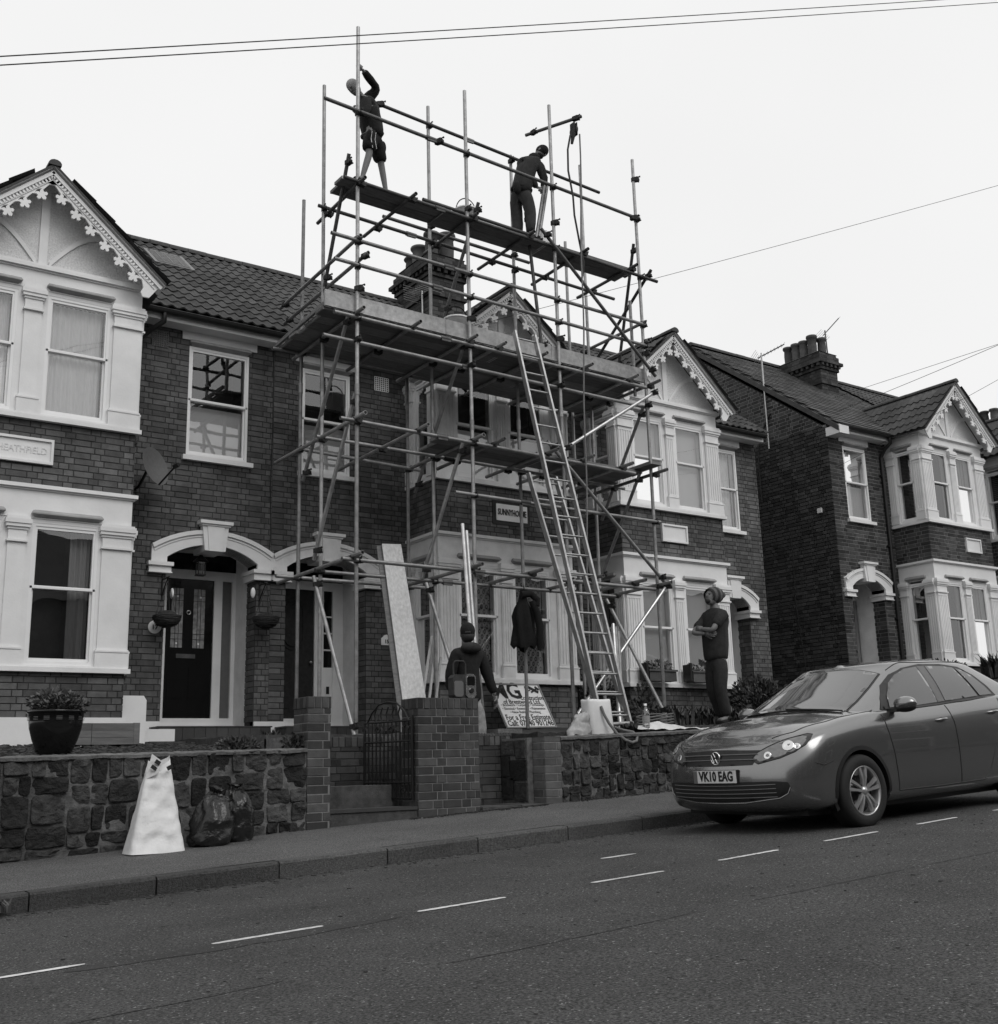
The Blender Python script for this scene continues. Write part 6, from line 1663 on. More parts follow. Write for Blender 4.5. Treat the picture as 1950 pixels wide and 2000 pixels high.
mb = MB(); mb.ell(L(0, -.015, .045), .088*.92, .106*.92, .095*.92, 18, 12, mt); mb.lathe((0, 0, 0), [(0, 0), (0, 0)], 3); mb.build('beanie', 'knit_pale', p1)
mb = MB(); c = V((6.52, 12.08, 8.47)); ring = [c+V((.150*math.cos(2*PI*i/20), .120*math.sin(2*PI*i/20), .05*math.cos(2*PI*i/20))) for i in range(21)]; mb.path(ring, .020, 6); mb.build('tool_belt', 'timber_grey', p1)
for (a, b, c_) in ((6.40, 11.93, 8.34), (6.71, 12.12, 8.36), (6.68, 12.20, 8.40)):
    mb = MB(); mb.ell((a, b, c_), .045, .04, .10, 10, 8); mb.build('tool_pouch', 'cloth_black', p1)
mb = MB()
for dx in (0, .06): mb.path([(6.42+dx, 11.90, 8.40), (6.40+dx, 11.89, 8.28), (6.43+dx, 11.90, 8.16)], .006, 5)
mb.build('lanyard', 'alu', p1)
# ---- worker bending over two upright tubes
J = dict(head=(9.385, 12.02, 9.10), neck=(9.30, 12.06, 9.00), face=(.35, -.65, -.68), crown=(.45, -.2, .85), chest=(9.15, 12.1, 8.78), waist=(9.07, 12.1, 8.54), pelvis=(9.02, 12.1, 8.34),
         shL=(9.30, 11.99, 8.86), shR=(9.12, 12.20, 8.92), elL=(9.38, 11.97, 8.62), haL=(9.36, 11.98, 8.46), elR=(9.10, 12.02, 8.60), haR=(9.28, 11.99, 8.44),
         hipL=(9.07, 12.02, 8.27), hipR=(8.98, 12.19, 8.28), knL=(9.13, 12.0, 7.97), anL=(9.10, 12.0, 7.66), knR=(9.02, 12.2, 7.97), anR=(9.02, 12.2, 7.66), toeL=(9.2, 11.95, 7.62), toeR=(9.12, 12.12, 7.62),
         hdL=V((-.2, 0, -1)), hnL=V((-.6, -.6, 0)), hdR=V((.8, -.1, -.2)), hnR=V((.2, -.9, 0)), curl=1.0)
p2, L, mt = person('worker in dark hooded top and balaclava bending over tubes on the top boards', J, (9.05, 12.1, 7.6), .90, bulk=1.35, loose=.036, top='cloth_dark', bottom='cloth_mid')
mb = MB(); mb.ell(L(0, -.006, .02), .092*.9, .112*.9, .112*.9, 18, 12, mt); mb.ell(L(0, .03, -.075), .062*.9, .072*.9, .05, 14, 8, mt); mb.build('woolly_hat', 'cloth_black', p2)
mb = MB(); mb.ell((9.27, 12.06, 8.98), .10, .09, .075, 14, 10); mb.build('hood', 'cloth_black', p2)
mb = MB(); c = V((9.04, 12.1, 8.40)); ring = [c+V((.150*math.cos(2*PI*i/20), .125*math.sin(2*PI*i/20), 0)) for i in range(21)]; mb.path(ring, .026, 6); mb.build('tool_belt', 'cloth_black', p2)
mb = MB(); mb.ell((8.90, 12.02, 8.36), .07, .05, .11, 10, 8); mb.build('tool_pouch', 'cloth_black', p2)
for i, (dx, lb) in enumerate(((0, 'loose tube held upright by the bending worker, left one'), (.05, 'loose tube held upright by the bending worker, right one'))):
    mb = MB(); mb.tube((9.17+dx, 11.95, 7.60), (9.37+dx, 11.96, 8.52), TR, 12); o = mb.build('scaffold_tube', 'tube'); tag(o, lb, 'tube', 'tubes held by the bending worker')
# ---- worker seen from behind the radio pier
J = dict(head=(7.33, 11.2, 1.60), neck=(7.33, 11.2, 1.46), face=(.50, .86, .05), crown=(0, 0, 1), chest=(7.32, 11.2, 1.22), waist=(7.32, 11.2, .98), pelvis=(7.34, 11.2, .80),
         shL=(7.15, 11.19, 1.36), shR=(7.50, 11.2, 1.36), elL=(7.10, 11.25, 1.08), haL=(7.18, 11.38, .92), elR=(7.60, 11.18, 1.10), haR=(7.66, 11.13, .86),
         hipL=(7.26, 11.2, .74), hipR=(7.43, 11.2, .74), knL=(7.26, 11.2, .40), anL=(7.26, 11.2, .07), knR=(7.47, 11.2, .40), anR=(7.47, 11.22, .07), toeL=(7.24, 11.34, .03), toeR=(7.48, 11.36, .03),
         hnR=V((-1, .2, 0)), hnL=V((1, 0, 0)), hdR=V((.1, -.05, -1)), curl=.35)
p3, L, mt = person('worker in black hoodie and cap seen from behind the radio pier', J, (7.36, 11.2, -.03), 1.0, bottom='cloth_pale', bulk=1.05, loose=.028)
mb = MB(); mb.ell(L(0, -.008, .035), .092, .112, .105, 18, 12, mt); cp = mb.build('cap', 'cloth_black', p3)
mb = MB(); mb.ell(L(0, -.03, -.035), .083, .085, .075, 16, 10, mt); mb.build('hair', 'hair', p3)
mb = MB(); mb.obox(L(0, -.118, .015), mt @ V((.035, 0, 0)), mt @ V((0, .003, 0)), mt @ V((0, 0, .007))); mb.build('cap_badge', 'concrete', cp)
mb = MB(); mb.obox(L(0, .15, .02), mt @ V((.06, 0, 0)), mt @ V((0, .05, 0)), mt @ V((0, 0, .008))); mb.build('cap_peak', 'cloth_black', cp)
mb = MB(); mb.ell((7.31, 11.10, 1.42), .135, .10, .07, 16, 10); mb.build('hood', 'cloth_dark', p3)
# ---- onlooker with striped slouch beanie, arms folded
J = dict(head=(11.19, 10.9, 2.25), neck=(11.235, 10.9, 2.12), face=(-1, -.12, .30), crown=(.32, 0, .95), chest=(11.22, 10.9, 1.86), waist=(11.18, 10.9, 1.58), pelvis=(11.19, 10.9, 1.40),
         shL=(11.20, 10.74, 2.0), shR=(11.24, 11.06, 2.0), elL=(10.98, 10.72, 1.76), haL=(10.98, 10.92, 1.80), elR=(10.96, 11.08, 1.76), haR=(10.99, 10.86, 1.73),
         hipL=(11.18, 10.80, 1.32), hipR=(11.20, 10.99, 1.32), knL=(11.13, 10.80, .97), anL=(11.22, 10.80, .60), knR=(11.18, 10.99, .97), anR=(11.34, 11.0, .60), toeL=(11.05, 10.76, .56), toeR=(11.2, 10.95, .56),
         hnL=V((1, 0, 0)), hnR=V((1, 0, 0)), curl=.5)
p4, L, mt = person('onlooker in dark T-shirt and striped slouch beanie with folded arms looking up', J, (11.2, 10.9, .5), 1.03, top='cloth_dark', bottom='cloth_dark', sleeves='short', bulk=1.36, loose=.024)
mb = MB(); cc = L(0, 0, 0); b0 = [(-.01, .04, .105, 1), (-.05, .06, .118, 0), (-.10, .06, .112, 1), (-.15, .04, .095, 0), (-.20, .01, .07, 1), (-.25, -.02, .045, 0)]
ax = (mt @ V((0, -.85, .35))).normalized(); r_ = ax.orthogonal().normalized(); q_ = ax.cross(r_)
prof = [(-.065, .088), (-.04, .104), (.0, .118), (.05, .122), (.10, .116), (.15, .098), (.19, .070), (.215, .045), (.24, .047), (.265, .038), (.275, 0)]
def ringv(h_, rr): return [cc+V((0, 0, .025))+ax*h_+(r_*math.cos(2*PI*i/20)+q_*math.sin(2*PI*i/20))*rr for i in range(20)]
bn = None
for k in range(len(prof)-1):
    mb = MB(); a = ringv(*prof[k]); b = ringv(*prof[k+1]); mb.add(a+b, [(i, (i+1) % 20, 20+(i+1) % 20, 20+i) for i in range(20)], smooth=True)
    if bn is None: bn = mb.build('beanie', 'knit_dark', p4)
    else: mb.build('beanie_stripe', 'knit_band' if k % 2 else 'knit_dark', bn)
mb = MB(); mb.ell(L(0, .06, -.075), .045, .04, .04, 10, 8, mt); mb.build('beard', 'hair', p4)

# ------------------------------------------------------------------ objects
def gb(nm, mb, m_, label, cat, group=None):
    o = mb.build(nm, m_); tag(o, label, cat, group); return o
# overhead wires
wire('upper of the two telephone wires crossing the top of the sky', (0.81, 9.0, 5.64), (19.17, 8.0, 13.43), .02)
wire('lower of the two telephone wires crossing the top of the sky', (0.81, 9.0, 5.56), (19.12, 8.0, 13.29), .03)
wire('thin wire running from the scaffold to the upper right edge', (8.74, 13.3, 6.56), (18.38, 9.0, 10.05), .03, .004)
wire('thin wire rising right from behind the end house roof', (21.6, 17.0, 8.62), (20.12, 9.9, 7.92), .0, .005)
wire('thin wire rising from the eaves of the end house', (18.74, 14.2, 7.15), (17.62, 9.0, 7.02), .02, .005)
wire('thin wire crossing the front of the end house', (18.64, 14.3, 5.95), (17.6, 9.0, 6.55), .02, .004)
# aerials
def aerial(label, base, topz, boom, n, el=.16, grid=False, bend=0):
    root = thing('tv_aerial', label, 'aerial', base); b = V(base); mb = MB()
    pts = [b, V((b.x, b.y, topz))] if not bend else [b, b+V((bend, 0, .25)), b+V((bend*1.1, 0, .45)), V((b.x+bend*.9, b.y, topz))]
    mb.path(pts, .018, 7); mb.build('mast', 'alu' if not bend else 'tube_dark', root)
    t = pts[-1]-V((0, 0, .08)); d = V(boom); mb = MB(); mb.path([t-d*.15, t+d], .013, 6); mb.build('boom', 'black_paint', root)
    s_ = d.cross(V((0, 0, 1))).normalized(); mb = MB()
    for i in range(n): c = t-d*.1+d*1.05*i/(n-1); mb.path([c-s_*el, c+s_*el], .004, 4)
    mb.build('element', 'alu', root)
    mb = MB(); c = t-d*.2; u_ = s_.cross(d).normalized()
    for i in range(7): z = -.14+.28*i/6; mb.path([c-s_*el*1.4+u_*z, c+s_*el*1.4+u_*z], .004, 4)
    mb.build('reflector', 'alu', root)
    return root
aerial('television aerial on a tall mast fixed to the flank of the end house', (18.54, 16.0, 6.75), 9.0, (.45, -.3, .28), 8)
aerial('television aerial bracketed to the right side of the five-pot chimney', (22.40, 17.3, 9.35), 10.85, (.35, -.2, .42), 7, bend=.18)
aerial('wide horizontal-barred aerial in front of the scaffolded chimney stack', (9.98, 16.55, 7.9), 8.72, (.05, -.45, .03), 9, el=.26)
# gate: wrought iron, swung open
gt = thing('iron_gate', 'black wrought iron gate with scrolled top swung open against the wide pier', 'gate', (6.02, 10.25, -.3))
th = math.radians(80); gx = V((-math.cos(th), math.sin(th), 0)); g0 = V((6.005, 10.27, 0)); GW = .80
gp = lambda u, z, d=0.0: g0+gx*u+V((0, 0, z))+V((gx.y, -gx.x, 0))*d
zb_, zt_ = -.285, .53
mb = MB()
for u in (0, GW): mb.path([gp(u, zb_), gp(u, zt_+(.05 if u == 0 else 0))], .016, 6)
for z in (zb_+.02, zt_, zb_+.18, .32): mb.path([gp(0, z), gp(GW, z)], .011, 6)
fr_ = mb.build('gate_frame', 'black_paint', gt)
for i in range(1, 12): u = GW*i/12; m2 = MB(); m2.path([gp(u, zb_+.02), gp(u, zt_)], .0085, 6); m2.build('gate_bar', 'black_paint', gt)
def scroll(u, z, r, s_=1, up_=1):
    pts = [];
    for i in range(18): t = i/17; a = t*4.2; rr = r*(1-t*.72); pts.append(gp(u+s_*(rr*math.cos(a)-r), z+up_*rr*math.sin(a)))
    return pts
for (u, z, r, s_, up_) in ((.14, .44, .055, 1, 1), (.26, .44, .055, -1, 1), (.38, .44, .05, 1, 1), (.50, .44, .05, -1, 1), (.62, .44, .055, 1, 1), (.76, .44, .05, -1, 1), (.2, -.2, .05, 1, 1), (.34, -.2, .05, -1, 1), (.5, -.2, .05, 1, 1), (.64, -.2, .05, -1, 1)):
    m2 = MB(); m2.path(scroll(u, z, r, s_, up_), .010, 5); m2.build('gate_scroll', 'black_paint', gt)
m2 = MB(); m2.path([gp(.05, zt_), gp(.12, zt_+.10), gp(.25, zt_+.19), gp(.40, zt_+.21), gp(.55, zt_+.19), gp(.68, zt_+.10), gp(.75, zt_)], .011, 6)
for u in (.2, .3, .4, .5, .6): m2.path([gp(u, zt_), gp(u+.03, zt_+.08), gp(u-.01, zt_+.16)], .010, 5)
m2.build('gate_crest', 'black_paint', gt)
# radio on the pier
rd = thing('site_radio', 'black and silver site radio with a carrying handle on top of the wide pier', 'radio', (6.60, 10.30, .76))
def rbox(mb, x0, x1, y0, y1, z0, z1, bev=.025):
    pts = [(x0+bev, z0), (x1-bev, z0), (x1, z0+bev), (x1, z1-bev), (x1-bev, z1), (x0+bev, z1), (x0, z1-bev), (x0, z0+bev)]
    mb.poly(pts, [], lambda u, v, d: (u, d, v), y0, y1); return mb
rbox(MB(), 6.52, 6.80, 10.27, 10.37, .762, 1.02, .035).build('radio_body', 'cloth_mid', rd)
rbox(MB(), 6.675, 6.805, 10.250, 10.272, .768, 1.028, .03).build('front_bezel', 'lamp_silver', rd)
rbox(MB(), 6.692, 6.788, 10.244, 10.251, .90, 1.00, .01).build('display', 'black_gloss', rd)
rbox(MB(), 6.53, 6.645, 10.255, 10.272, .78, .95, .02).build('speaker_grille', 'grey_plastic', rd)
mb = MB(); mb.tube((6.742, 10.251, .845), (6.742, 10.233, .845), .026, 16); mb.build('tuning_knob', 'black_paint', rd)
mb = MB(); mb.path([(6.56, 10.32, 1.01), (6.56, 10.32, 1.14), (6.585, 10.32, 1.17), (6.69, 10.32, 1.17), (6.715, 10.32, 1.14), (6.715, 10.32, 1.01)], .010, 8); mb.build('carry_handle', 'cloth_mid', rd)
# jacket hanging from the ledger on the middle post
mb = MB(); n = 26; vs = []; rows = [(2.52, .03, .02), (2.42, .045, .04), (2.32, .07, .06), (2.22, .13, .08), (2.10, .165, .10), (1.95, .155, .10), (1.82, .175, .10), (1.72, .195, .10), (1.66, .15, .08)]
for z, rx, ry in rows:
    for i in range(n):
        t = 2*PI*i/n; k = 1+.45*noise.noise(V((math.cos(t)*1.8, math.sin(t)*1.8, z*2.5)))+.16*math.sin(5*t+z*4); vs.append((9.26+rx*k*math.cos(t)+.05*(2.5-z)*.2, 12.70+ry*k*math.sin(t), z+.10*noise.noise(V((math.cos(t)*2, math.sin(t)*2+z, 3)))))
mb.add(vs, [(j*n+i, j*n+(i+1) % n, (j+1)*n+(i+1) % n, (j+1)*n+i) for j in range(len(rows)-1) for i in range(n)], smooth=True)
jk = thing('hanging_jacket', 'black jacket hanging on the scaffold in front of the sign', 'jacket', (9.26, 12.7, 2.5))
mb.build('jacket_body', 'cloth_black', jk)
mb = MB(); mb.path([(9.36, 12.62, 2.32), (9.43, 12.60, 2.15), (9.46, 12.58, 1.95), (9.45, 12.58, 1.78), (9.45, 12.58, 1.62)], .055, 9, [.8, 1, 1, .9, .75]); mb.build('sleeve', 'cloth_black', jk)
mb = MB(); mb.path([(9.20, 12.64, 2.40), (9.33, 12.60, 2.42), (9.44, 12.60, 2.34), (9.42, 12.6, 2.25)], .05, 8); mb.build('hood', 'cloth_black', jk)
# builder's sign
sg = thing('builders_sign', 'white MG Construction advertising board leaning against the bay wall', 'sign', (9.6, 13.2, .57))
SB0 = V((9.22, 13.12, .565)); SBx = V((.90, .015, .012)); lean = V((-.17, .20, .64))
sp_ = lambda u, v, d=0.0: SB0+SBx*u+lean*v+SBx.cross(lean).normalized()*d
def quad(mb, u0, u1, v0, v1, d0, d1):
    P = [sp_(u, v, d) for d in (d0, d1) for v in (v0, v1) for u in (u0, u1)]; mb.add(P, [(0, 1, 3, 2), (4, 6, 7, 5), (0, 4, 5, 1), (2, 3, 7, 6), (0, 2, 6, 4), (1, 5, 7, 3)]); return mb
quad(MB(), 0, 1, 0, 1, -.008, .0).build('sign_panel', 'sign_white', sg)
mb = MB()
for a in ((0, .022, 0, 1), (.978, 1, 0, 1), (.022, .978, 0, .028), (.022, .978, .972, 1)): quad(mb, *a, .0, .012)
mb.build('sign_frame', 'sign_grey', sg)
RS = Matrix((SBx.normalized(), lean.normalized(), SBx.cross(lean).normalized())).transposed()
# keep the shear of the leaning board in the lettering as on the real board
def stext(body, u, v, size, m_='ink', bold=.002, sx=1.0, nm='sign_lettering'):
    return text_obj(nm, body, size, sp_(u, v, .003), RS, m_, sg, .001, bold, sx=sx)
stext('MG', .29, .82, .34, 'ink', .009, 1.0); stext('MG', .295, .823, .325, 'ink_grey', .003, 1.0)
stext('Construction', .745, .675, .098, 'ink', .001, .80); stext('of Brentwood Ltd.', .52, .585, .098, 'ink', .001, .92)
stext('\u2022 Brickwork \u2022 Carpentry \u2022 Driveways', .50, .515, .055, 'ink', .0, .93); stext('\u2022 Electrical \u2022 Extensions \u2022 Maintenance', .50, .435, .055, 'ink', .0, .90)
stext('\u2022 New Builds \u2022 Plumbing', .50, .355, .055, 'ink', .0, 1.0); stext('For a Free Estimate', .51, .235, .118, 'ink', .0015, .86); stext('Call: 07940 901246', .51, .105, .122, 'ink', .002, .86)
mb = MB()
for (a, b, c, d_, w_) in ((.76, .93, .93, .80, .022), (.78, .80, .94, .90, .014), (.90, .93, .96, .86, .018)):
    p, q = sp_(a, b, .004), sp_(c, d_, .004); dd = (q-p).normalized(); nn = dd.cross(SBx.cross(lean).normalized())*w_; mb.add([p-nn, q-nn, q+nn, p+nn], [(0, 1, 2, 3)])
pts = [sp_(.74+.05*math.cos(t*PI/8), .90+.06*math.sin(t*PI/8), .004) for t in range(17)]; mb.path(pts, .008, 5); mb.build('tool_symbol', 'ink', sg)
# sack, bin bags -------------------------------------------------------
def crumple(v, a, f, s_=0): return V((noise.noise(V((v.x*f+s_, v.y*f, v.z*f))), noise.noise(V((v.x*f, v.y*f+s_+5, v.z*f))), noise.noise(V((v.x*f, v.y*f, v.z*f+s_+9)))))*a
def bag(label, name, rows, cx, m_, f=9, a=.02, n=30, seed=0, cap=True, group=None, box=False, shear=lambda z: (0, 0), lv=10, ridge=0):
    """rows: (z, rx, ry, power)"""
    mb = MB(); vs = []; R_ = []
    for k in range(len(rows)-1):
        for j in range(4): R_.append([lerp(rows[k][q], rows[k+1][q], j/4) for q in range(4)])
    R_.append(list(rows[-1]))
    for z, rx, ry, p in R_:
        sx_, sy_ = shear(z)
        for i in range(n):
            t = 2*PI*i/n+.001; c, s_ = math.cos(t), math.sin(t); q = (abs(c)**p+abs(s_)**p)**(-1/p)
            pp = V((cx[0]+sx_+rx*q*c, cx[1]+sy_+ry*q*s_, cx[2]+z)); cr = crumple(pp, a, f, seed)+crumple(pp, a*.5, f*2.7, seed+3)
            if ridge: cr += V((c, s_, 0))*ridge*math.sin(t*9+3*noise.noise(pp*5))*max(0, z/rows[-1][0]-.35)
            vs.append(pp+cr)
    m = len(R_); mb.add(vs, [(j*n+i, j*n+(i+1) % n, (j+1)*n+(i+1) % n, (j+1)*n+i) for j in range(m-1) for i in range(n)], smooth=True)
    mb.add(vs[:n], [tuple(range(n))[::-1]])
    if cap: mb.add(vs[-n:], [tuple(range(n))])
    r = thing(name, label, 'bag', cx, group); mb.build('bag_skin', m_, r); return r
zpv = lambda x, y: zk(x)+.025*(y-KY)
sack = thing('rubble_sack', 'white woven sack standing open against the stone wall', 'sack', (3.19, 9.72, zpv(3.19, 9.6)))
mb = MB(); vs = []; NR, NC = 44, 64; zb0 = zpv(3.19, 9.6)
for i in range(NR+1):
    h = i/NR; hz = .76*h; hw_ = lerp(.238, .092, h); hd = lerp(.16, .022, h**.8); lean_ = .25*hz
    for j in range(NC):
        t = 2*PI*j/NC; c, s_ = math.cos(t), math.sin(t); q = (abs(c)**6+abs(s_)**6)**(-1/6)
        x = 3.165+hw_*q*c+.075*h; y = 9.74+hd*q*s_+lean_; z = zb0+hz
        pp = V((x*4.2, y*4.2, z*4.2)); cr = 0
        for k, (fx, fz, ph) in enumerate(((1.0, .55, .3), (-.8, .9, 1.7), (.35, 1.3, 4.1))):
            u_ = (x-3.18)*fx*11+(z-zb0)*fz*11+ph+1.4*noise.noise(pp*.7+V((k*3, 0, 0))); cr += abs((u_ % 2)-1)*.011
        cr += .014*noise.noise(pp*2.2); n_ = V((c*.12, s_, 0)); e = min(1, h*8)*min(1, (1.08-h)*7)
        vs.append(V((x, y, z+(.030*math.sin(t*1.0+.8)+.025*math.cos(2*t) if h > .9 else 0)))+n_*(cr-.02)*e)
mb.add(vs, [(i*NC+j, i*NC+(j+1) % NC, (i+1)*NC+(j+1) % NC, (i+1)*NC+j) for i in range(NR) for j in range(NC)], smooth=True); mb.add(vs[:NC], [tuple(range(NC))[::-1]]); mb.build('bag_skin', 'bag_white', sack)
zs_ = zpv(3.19, 9.6)
for (a, b, c, d_) in ((3.165, zs_+.70, .055, .016), (3.20, zs_+.745, .05, .018), (3.305, zs_+.70, .055, .018)):
    mb = MB(); s_ = -.6 if a < 3.25 else .45; u_ = V((math.cos(s_), 0, math.sin(s_)))*c*.5; v_ = V((-math.sin(s_), 0, math.cos(s_)))*d_
    yy = 9.72+.26*(b-zs_)-.075; P = [V((a, yy, b))-u_-v_, V((a, yy, b))+u_-v_, V((a, yy, b))+u_+v_, V((a, yy, b))-u_+v_]; mb.add(P, [(0, 1, 2, 3)]); mb.build('strap_patch', 'ink', sack)
mb = MB(); p = V((3.10, 9.86, zs_+.60)); mb.add([p, p+V((.05, -.01, .22)), p+V((.13, .0, .165)), p+V((.10, -.04, .05)), p+V((.14, .02, .10))], [(0, 3, 2, 1), (3, 4, 2)], smooth=True); mb.build('sack_flap', 'bag_white', sack)
bb1 = bag('glossy black bin bag with a knotted neck, left of the pair by the wall', 'bin_bag', [(0, .15, .14, 2.4), (.08, .195, .17, 2.2), (.22, .19, .165, 2), (.34, .15, .13, 2), (.42, .08, .07, 2), (.455, .03, .03, 2), (.49, .055, .045, 2)], (3.67, 9.80, zpv(3.67, 9.8)), 'bin_bag', 8, .035, 40, 1, ridge=.030, group=None, shear=lambda z: (.15*z, .1*z))
bb2 = bag('glossy black bin bag tucked behind, right of the pair by the wall', 'bin_bag', [(0, .12, .13, 2.4), (.08, .155, .15, 2.2), (.22, .16, .15, 2), (.36, .135, .12, 2), (.44, .08, .07, 2), (.47, .03, .03, 2), (.50, .07, .05, 2)], (3.97, 9.93, zpv(3.97, 9.9)), 'bin_bag', 8, .035, 40, 8, ridge=.030, shear=lambda z: (.0, .1*z))
# canvas tote, slumped sheet, bottle, hose on top of the second wall
tote = thing('tool_bag', 'tall pale canvas tool bag standing on the wall with a rope handle', 'bag', (8.68, 10.38, .38))
mb = MB(); vs = []; n = 28
for z, w_, d_ in ((0, .165, .09), (.08, .168, .10), (.25, .172, .10), (.37, .170, .09), (.405, .172, .085), (.41, .166, .08), (.33, .155, .07)):
    for i in range(n):
        t = 2*PI*i/n; c, s_ = math.cos(t), math.sin(t); q = (abs(c)**9+abs(s_)**9)**(-1/9); pp = V((8.66+w_*q*c-.09*z, 10.42+d_*q*s_, .375+z)); vs.append(pp+crumple(pp, .012, 8))
mb.add(vs, [(j*n+i, j*n+(i+1) % n, (j+1)*n+(i+1) % n, (j+1)*n+i) for j in range(6) for i in range(n)], smooth=True); mb.add(vs[:n], [tuple(range(n))[::-1]]); mb.add(vs[-n:], [tuple(range(n))]); mb.build('bag_skin', 'plastic_white', tote)
hs = MB(); hs.path([(8.62, 10.32, .70), (8.64, 10.29, .60), (8.69, 10.27, .50), (8.76, 10.22, .38), (8.84, 10.165, .30), (8.93, 10.15, .27), (9.02, 10.17, .29), (9.06, 10.2, .34), (9.04, 10.25, .395), (8.98, 10.35, .42), (8.93, 10.45, .46)], .017, 8)
gb('hose', hs, 'rope', 'thick pale rope looped over the edge of the stone wall', 'rope')
bag('crumpled pale plastic sheet slumped beside the canvas bag', 'plastic_sheet', [(0, .17, .10, 2.2), (.05, .165, .10, 2.2), (.14, .11, .07, 2), (.24, .06, .05, 2), (.30, .015, .015, 2)], (8.32, 10.40, .36), 'timber_pale', 8, .05, 26, 12, ridge=.012, shear=lambda z: (.42*z, .05*z))
bt = thing('water_bottle', 'clear plastic water bottle standing on the stone wall', 'bottle', (9.36, 10.36, .41))
mb = MB(); mb.lathe((9.36, 10.36, .405), [(0, 0), (.042, 0), (.046, .02), (.046, .09), (.042, .10), (.046, .11), (.046, .20), (.038, .25), (.018, .29), (.018, .31)], 18); mb.build('bottle_shell', 'glass_clear', bt)
mb = MB(); mb.lathe((9.36, 10.36, .405), [(.0465, .10), (.0465, .19)], 18); mb.build('bottle_label', 'knit_pale', bt)
mb = MB(); mb.lathe((9.36, 10.36, .405), [(.0, .335), (.019, .335), (.019, .308)], 12); mb.build('bottle_cap', 'sign_white', bt)
mb = MB(); vs = []; nx, ny = 30, 8
for i in range(nx+1):
    for j in range(ny+1):
        x = 9.18+1.25*i/nx; y = 10.30+.28*j/ny; w_ = .09*math.exp(-((x-9.6)/.45)**2); pp = V((x, y, .42+.012*(x-9)+w_*math.sin(PI*j/ny)+.0)); vs.append(pp+crumple(pp, .03, 9))
mb.add(vs, [(i*(ny+1)+j, (i+1)*(ny+1)+j, (i+1)*(ny+1)+j+1, i*(ny+1)+j+1) for i in range(nx) for j in range(ny)], smooth=True); gb('dust_sheet', mb, 'bag_white', 'crumpled white dust sheet spread along the top of the second wall', 'sheet')
mb = MB()
for k in range(4): mb.path([(9.45+.12*k*0+.30*math.cos(t/4)+.3, 10.62+.10*math.sin(t/4), .50+.035*k+.03*math.sin(t/3)) for t in range(26)], .012, 6)
gb('cable_coil', mb, 'tube_dark', 'coil of pale cable lying behind the water bottle', 'cable')
mb = MB(); mb.tube((8.95, 10.62, .50), (9.35, 10.60, .52), .024, 10); o = gb('scaffold_tube', mb, 'tube', 'short tube lying behind the canvas bag on the wall', 'tube')
for i, (x, y, z) in enumerate(((9.08, 10.45, .46), (9.22, 10.5, .46), (9.15, 10.36, .45))):
    mb = MB(); mb.tube((x-.04, y, z), (x+.04, y, z+.01), .034, 10); mb.tube((x, y-.05, z+.02), (x, y+.03, z), .03, 8); gb('loose_clamp', mb, 'coupler', ['dark loose clamp on the wall nearest the canvas bag', 'dark loose clamp nearest the ladder feet', 'dark loose clamp closest to the edge of the wall'][i], 'clamp', 'loose clamps by the canvas bag')
# buckets on the scaffold
def bucket(label, c, s_=1.0):
    r = thing('bucket', label, 'bucket', c); mb = MB(); mb.lathe(c, [(0, .0), (.115*s_, 0), (.145*s_, .26*s_), (.152*s_, .262*s_), (.152*s_, .24*s_), (.138*s_, .24*s_), (.11*s_, .01), (0, .01)], 24); mb.build('bucket_wall', 'plastic_white', r)
    mb = MB(); c = V(c); mb.path([c+V((.148*s_*math.cos(t), -.03*math.sin(t), .24*s_+.17*s_*math.sin(t)*1.0)) for t in [PI*i/14 for i in range(15)]], .008, 6); mb.build('bucket_handle', 'cloth_black', r); return r
bucket('white plastic bucket with a black handle on the top boards', (8.12, 12.22, 7.56), 1.15)
bk2 = bucket('white plastic tub on the main platform behind the toe board', (8.14, 12.55, 5.98), 1.25)
bag('pale canvas bag sitting on the top boards behind the bending worker', 'canvas_bag', [(0, .14, .10, 3), (.1, .13, .09, 3), (.26, .09, .06, 2.5), (.34, .06, .05, 2)], (9.5, 12.2, 7.56), 'plastic_white', 8, .02, 24, 31)
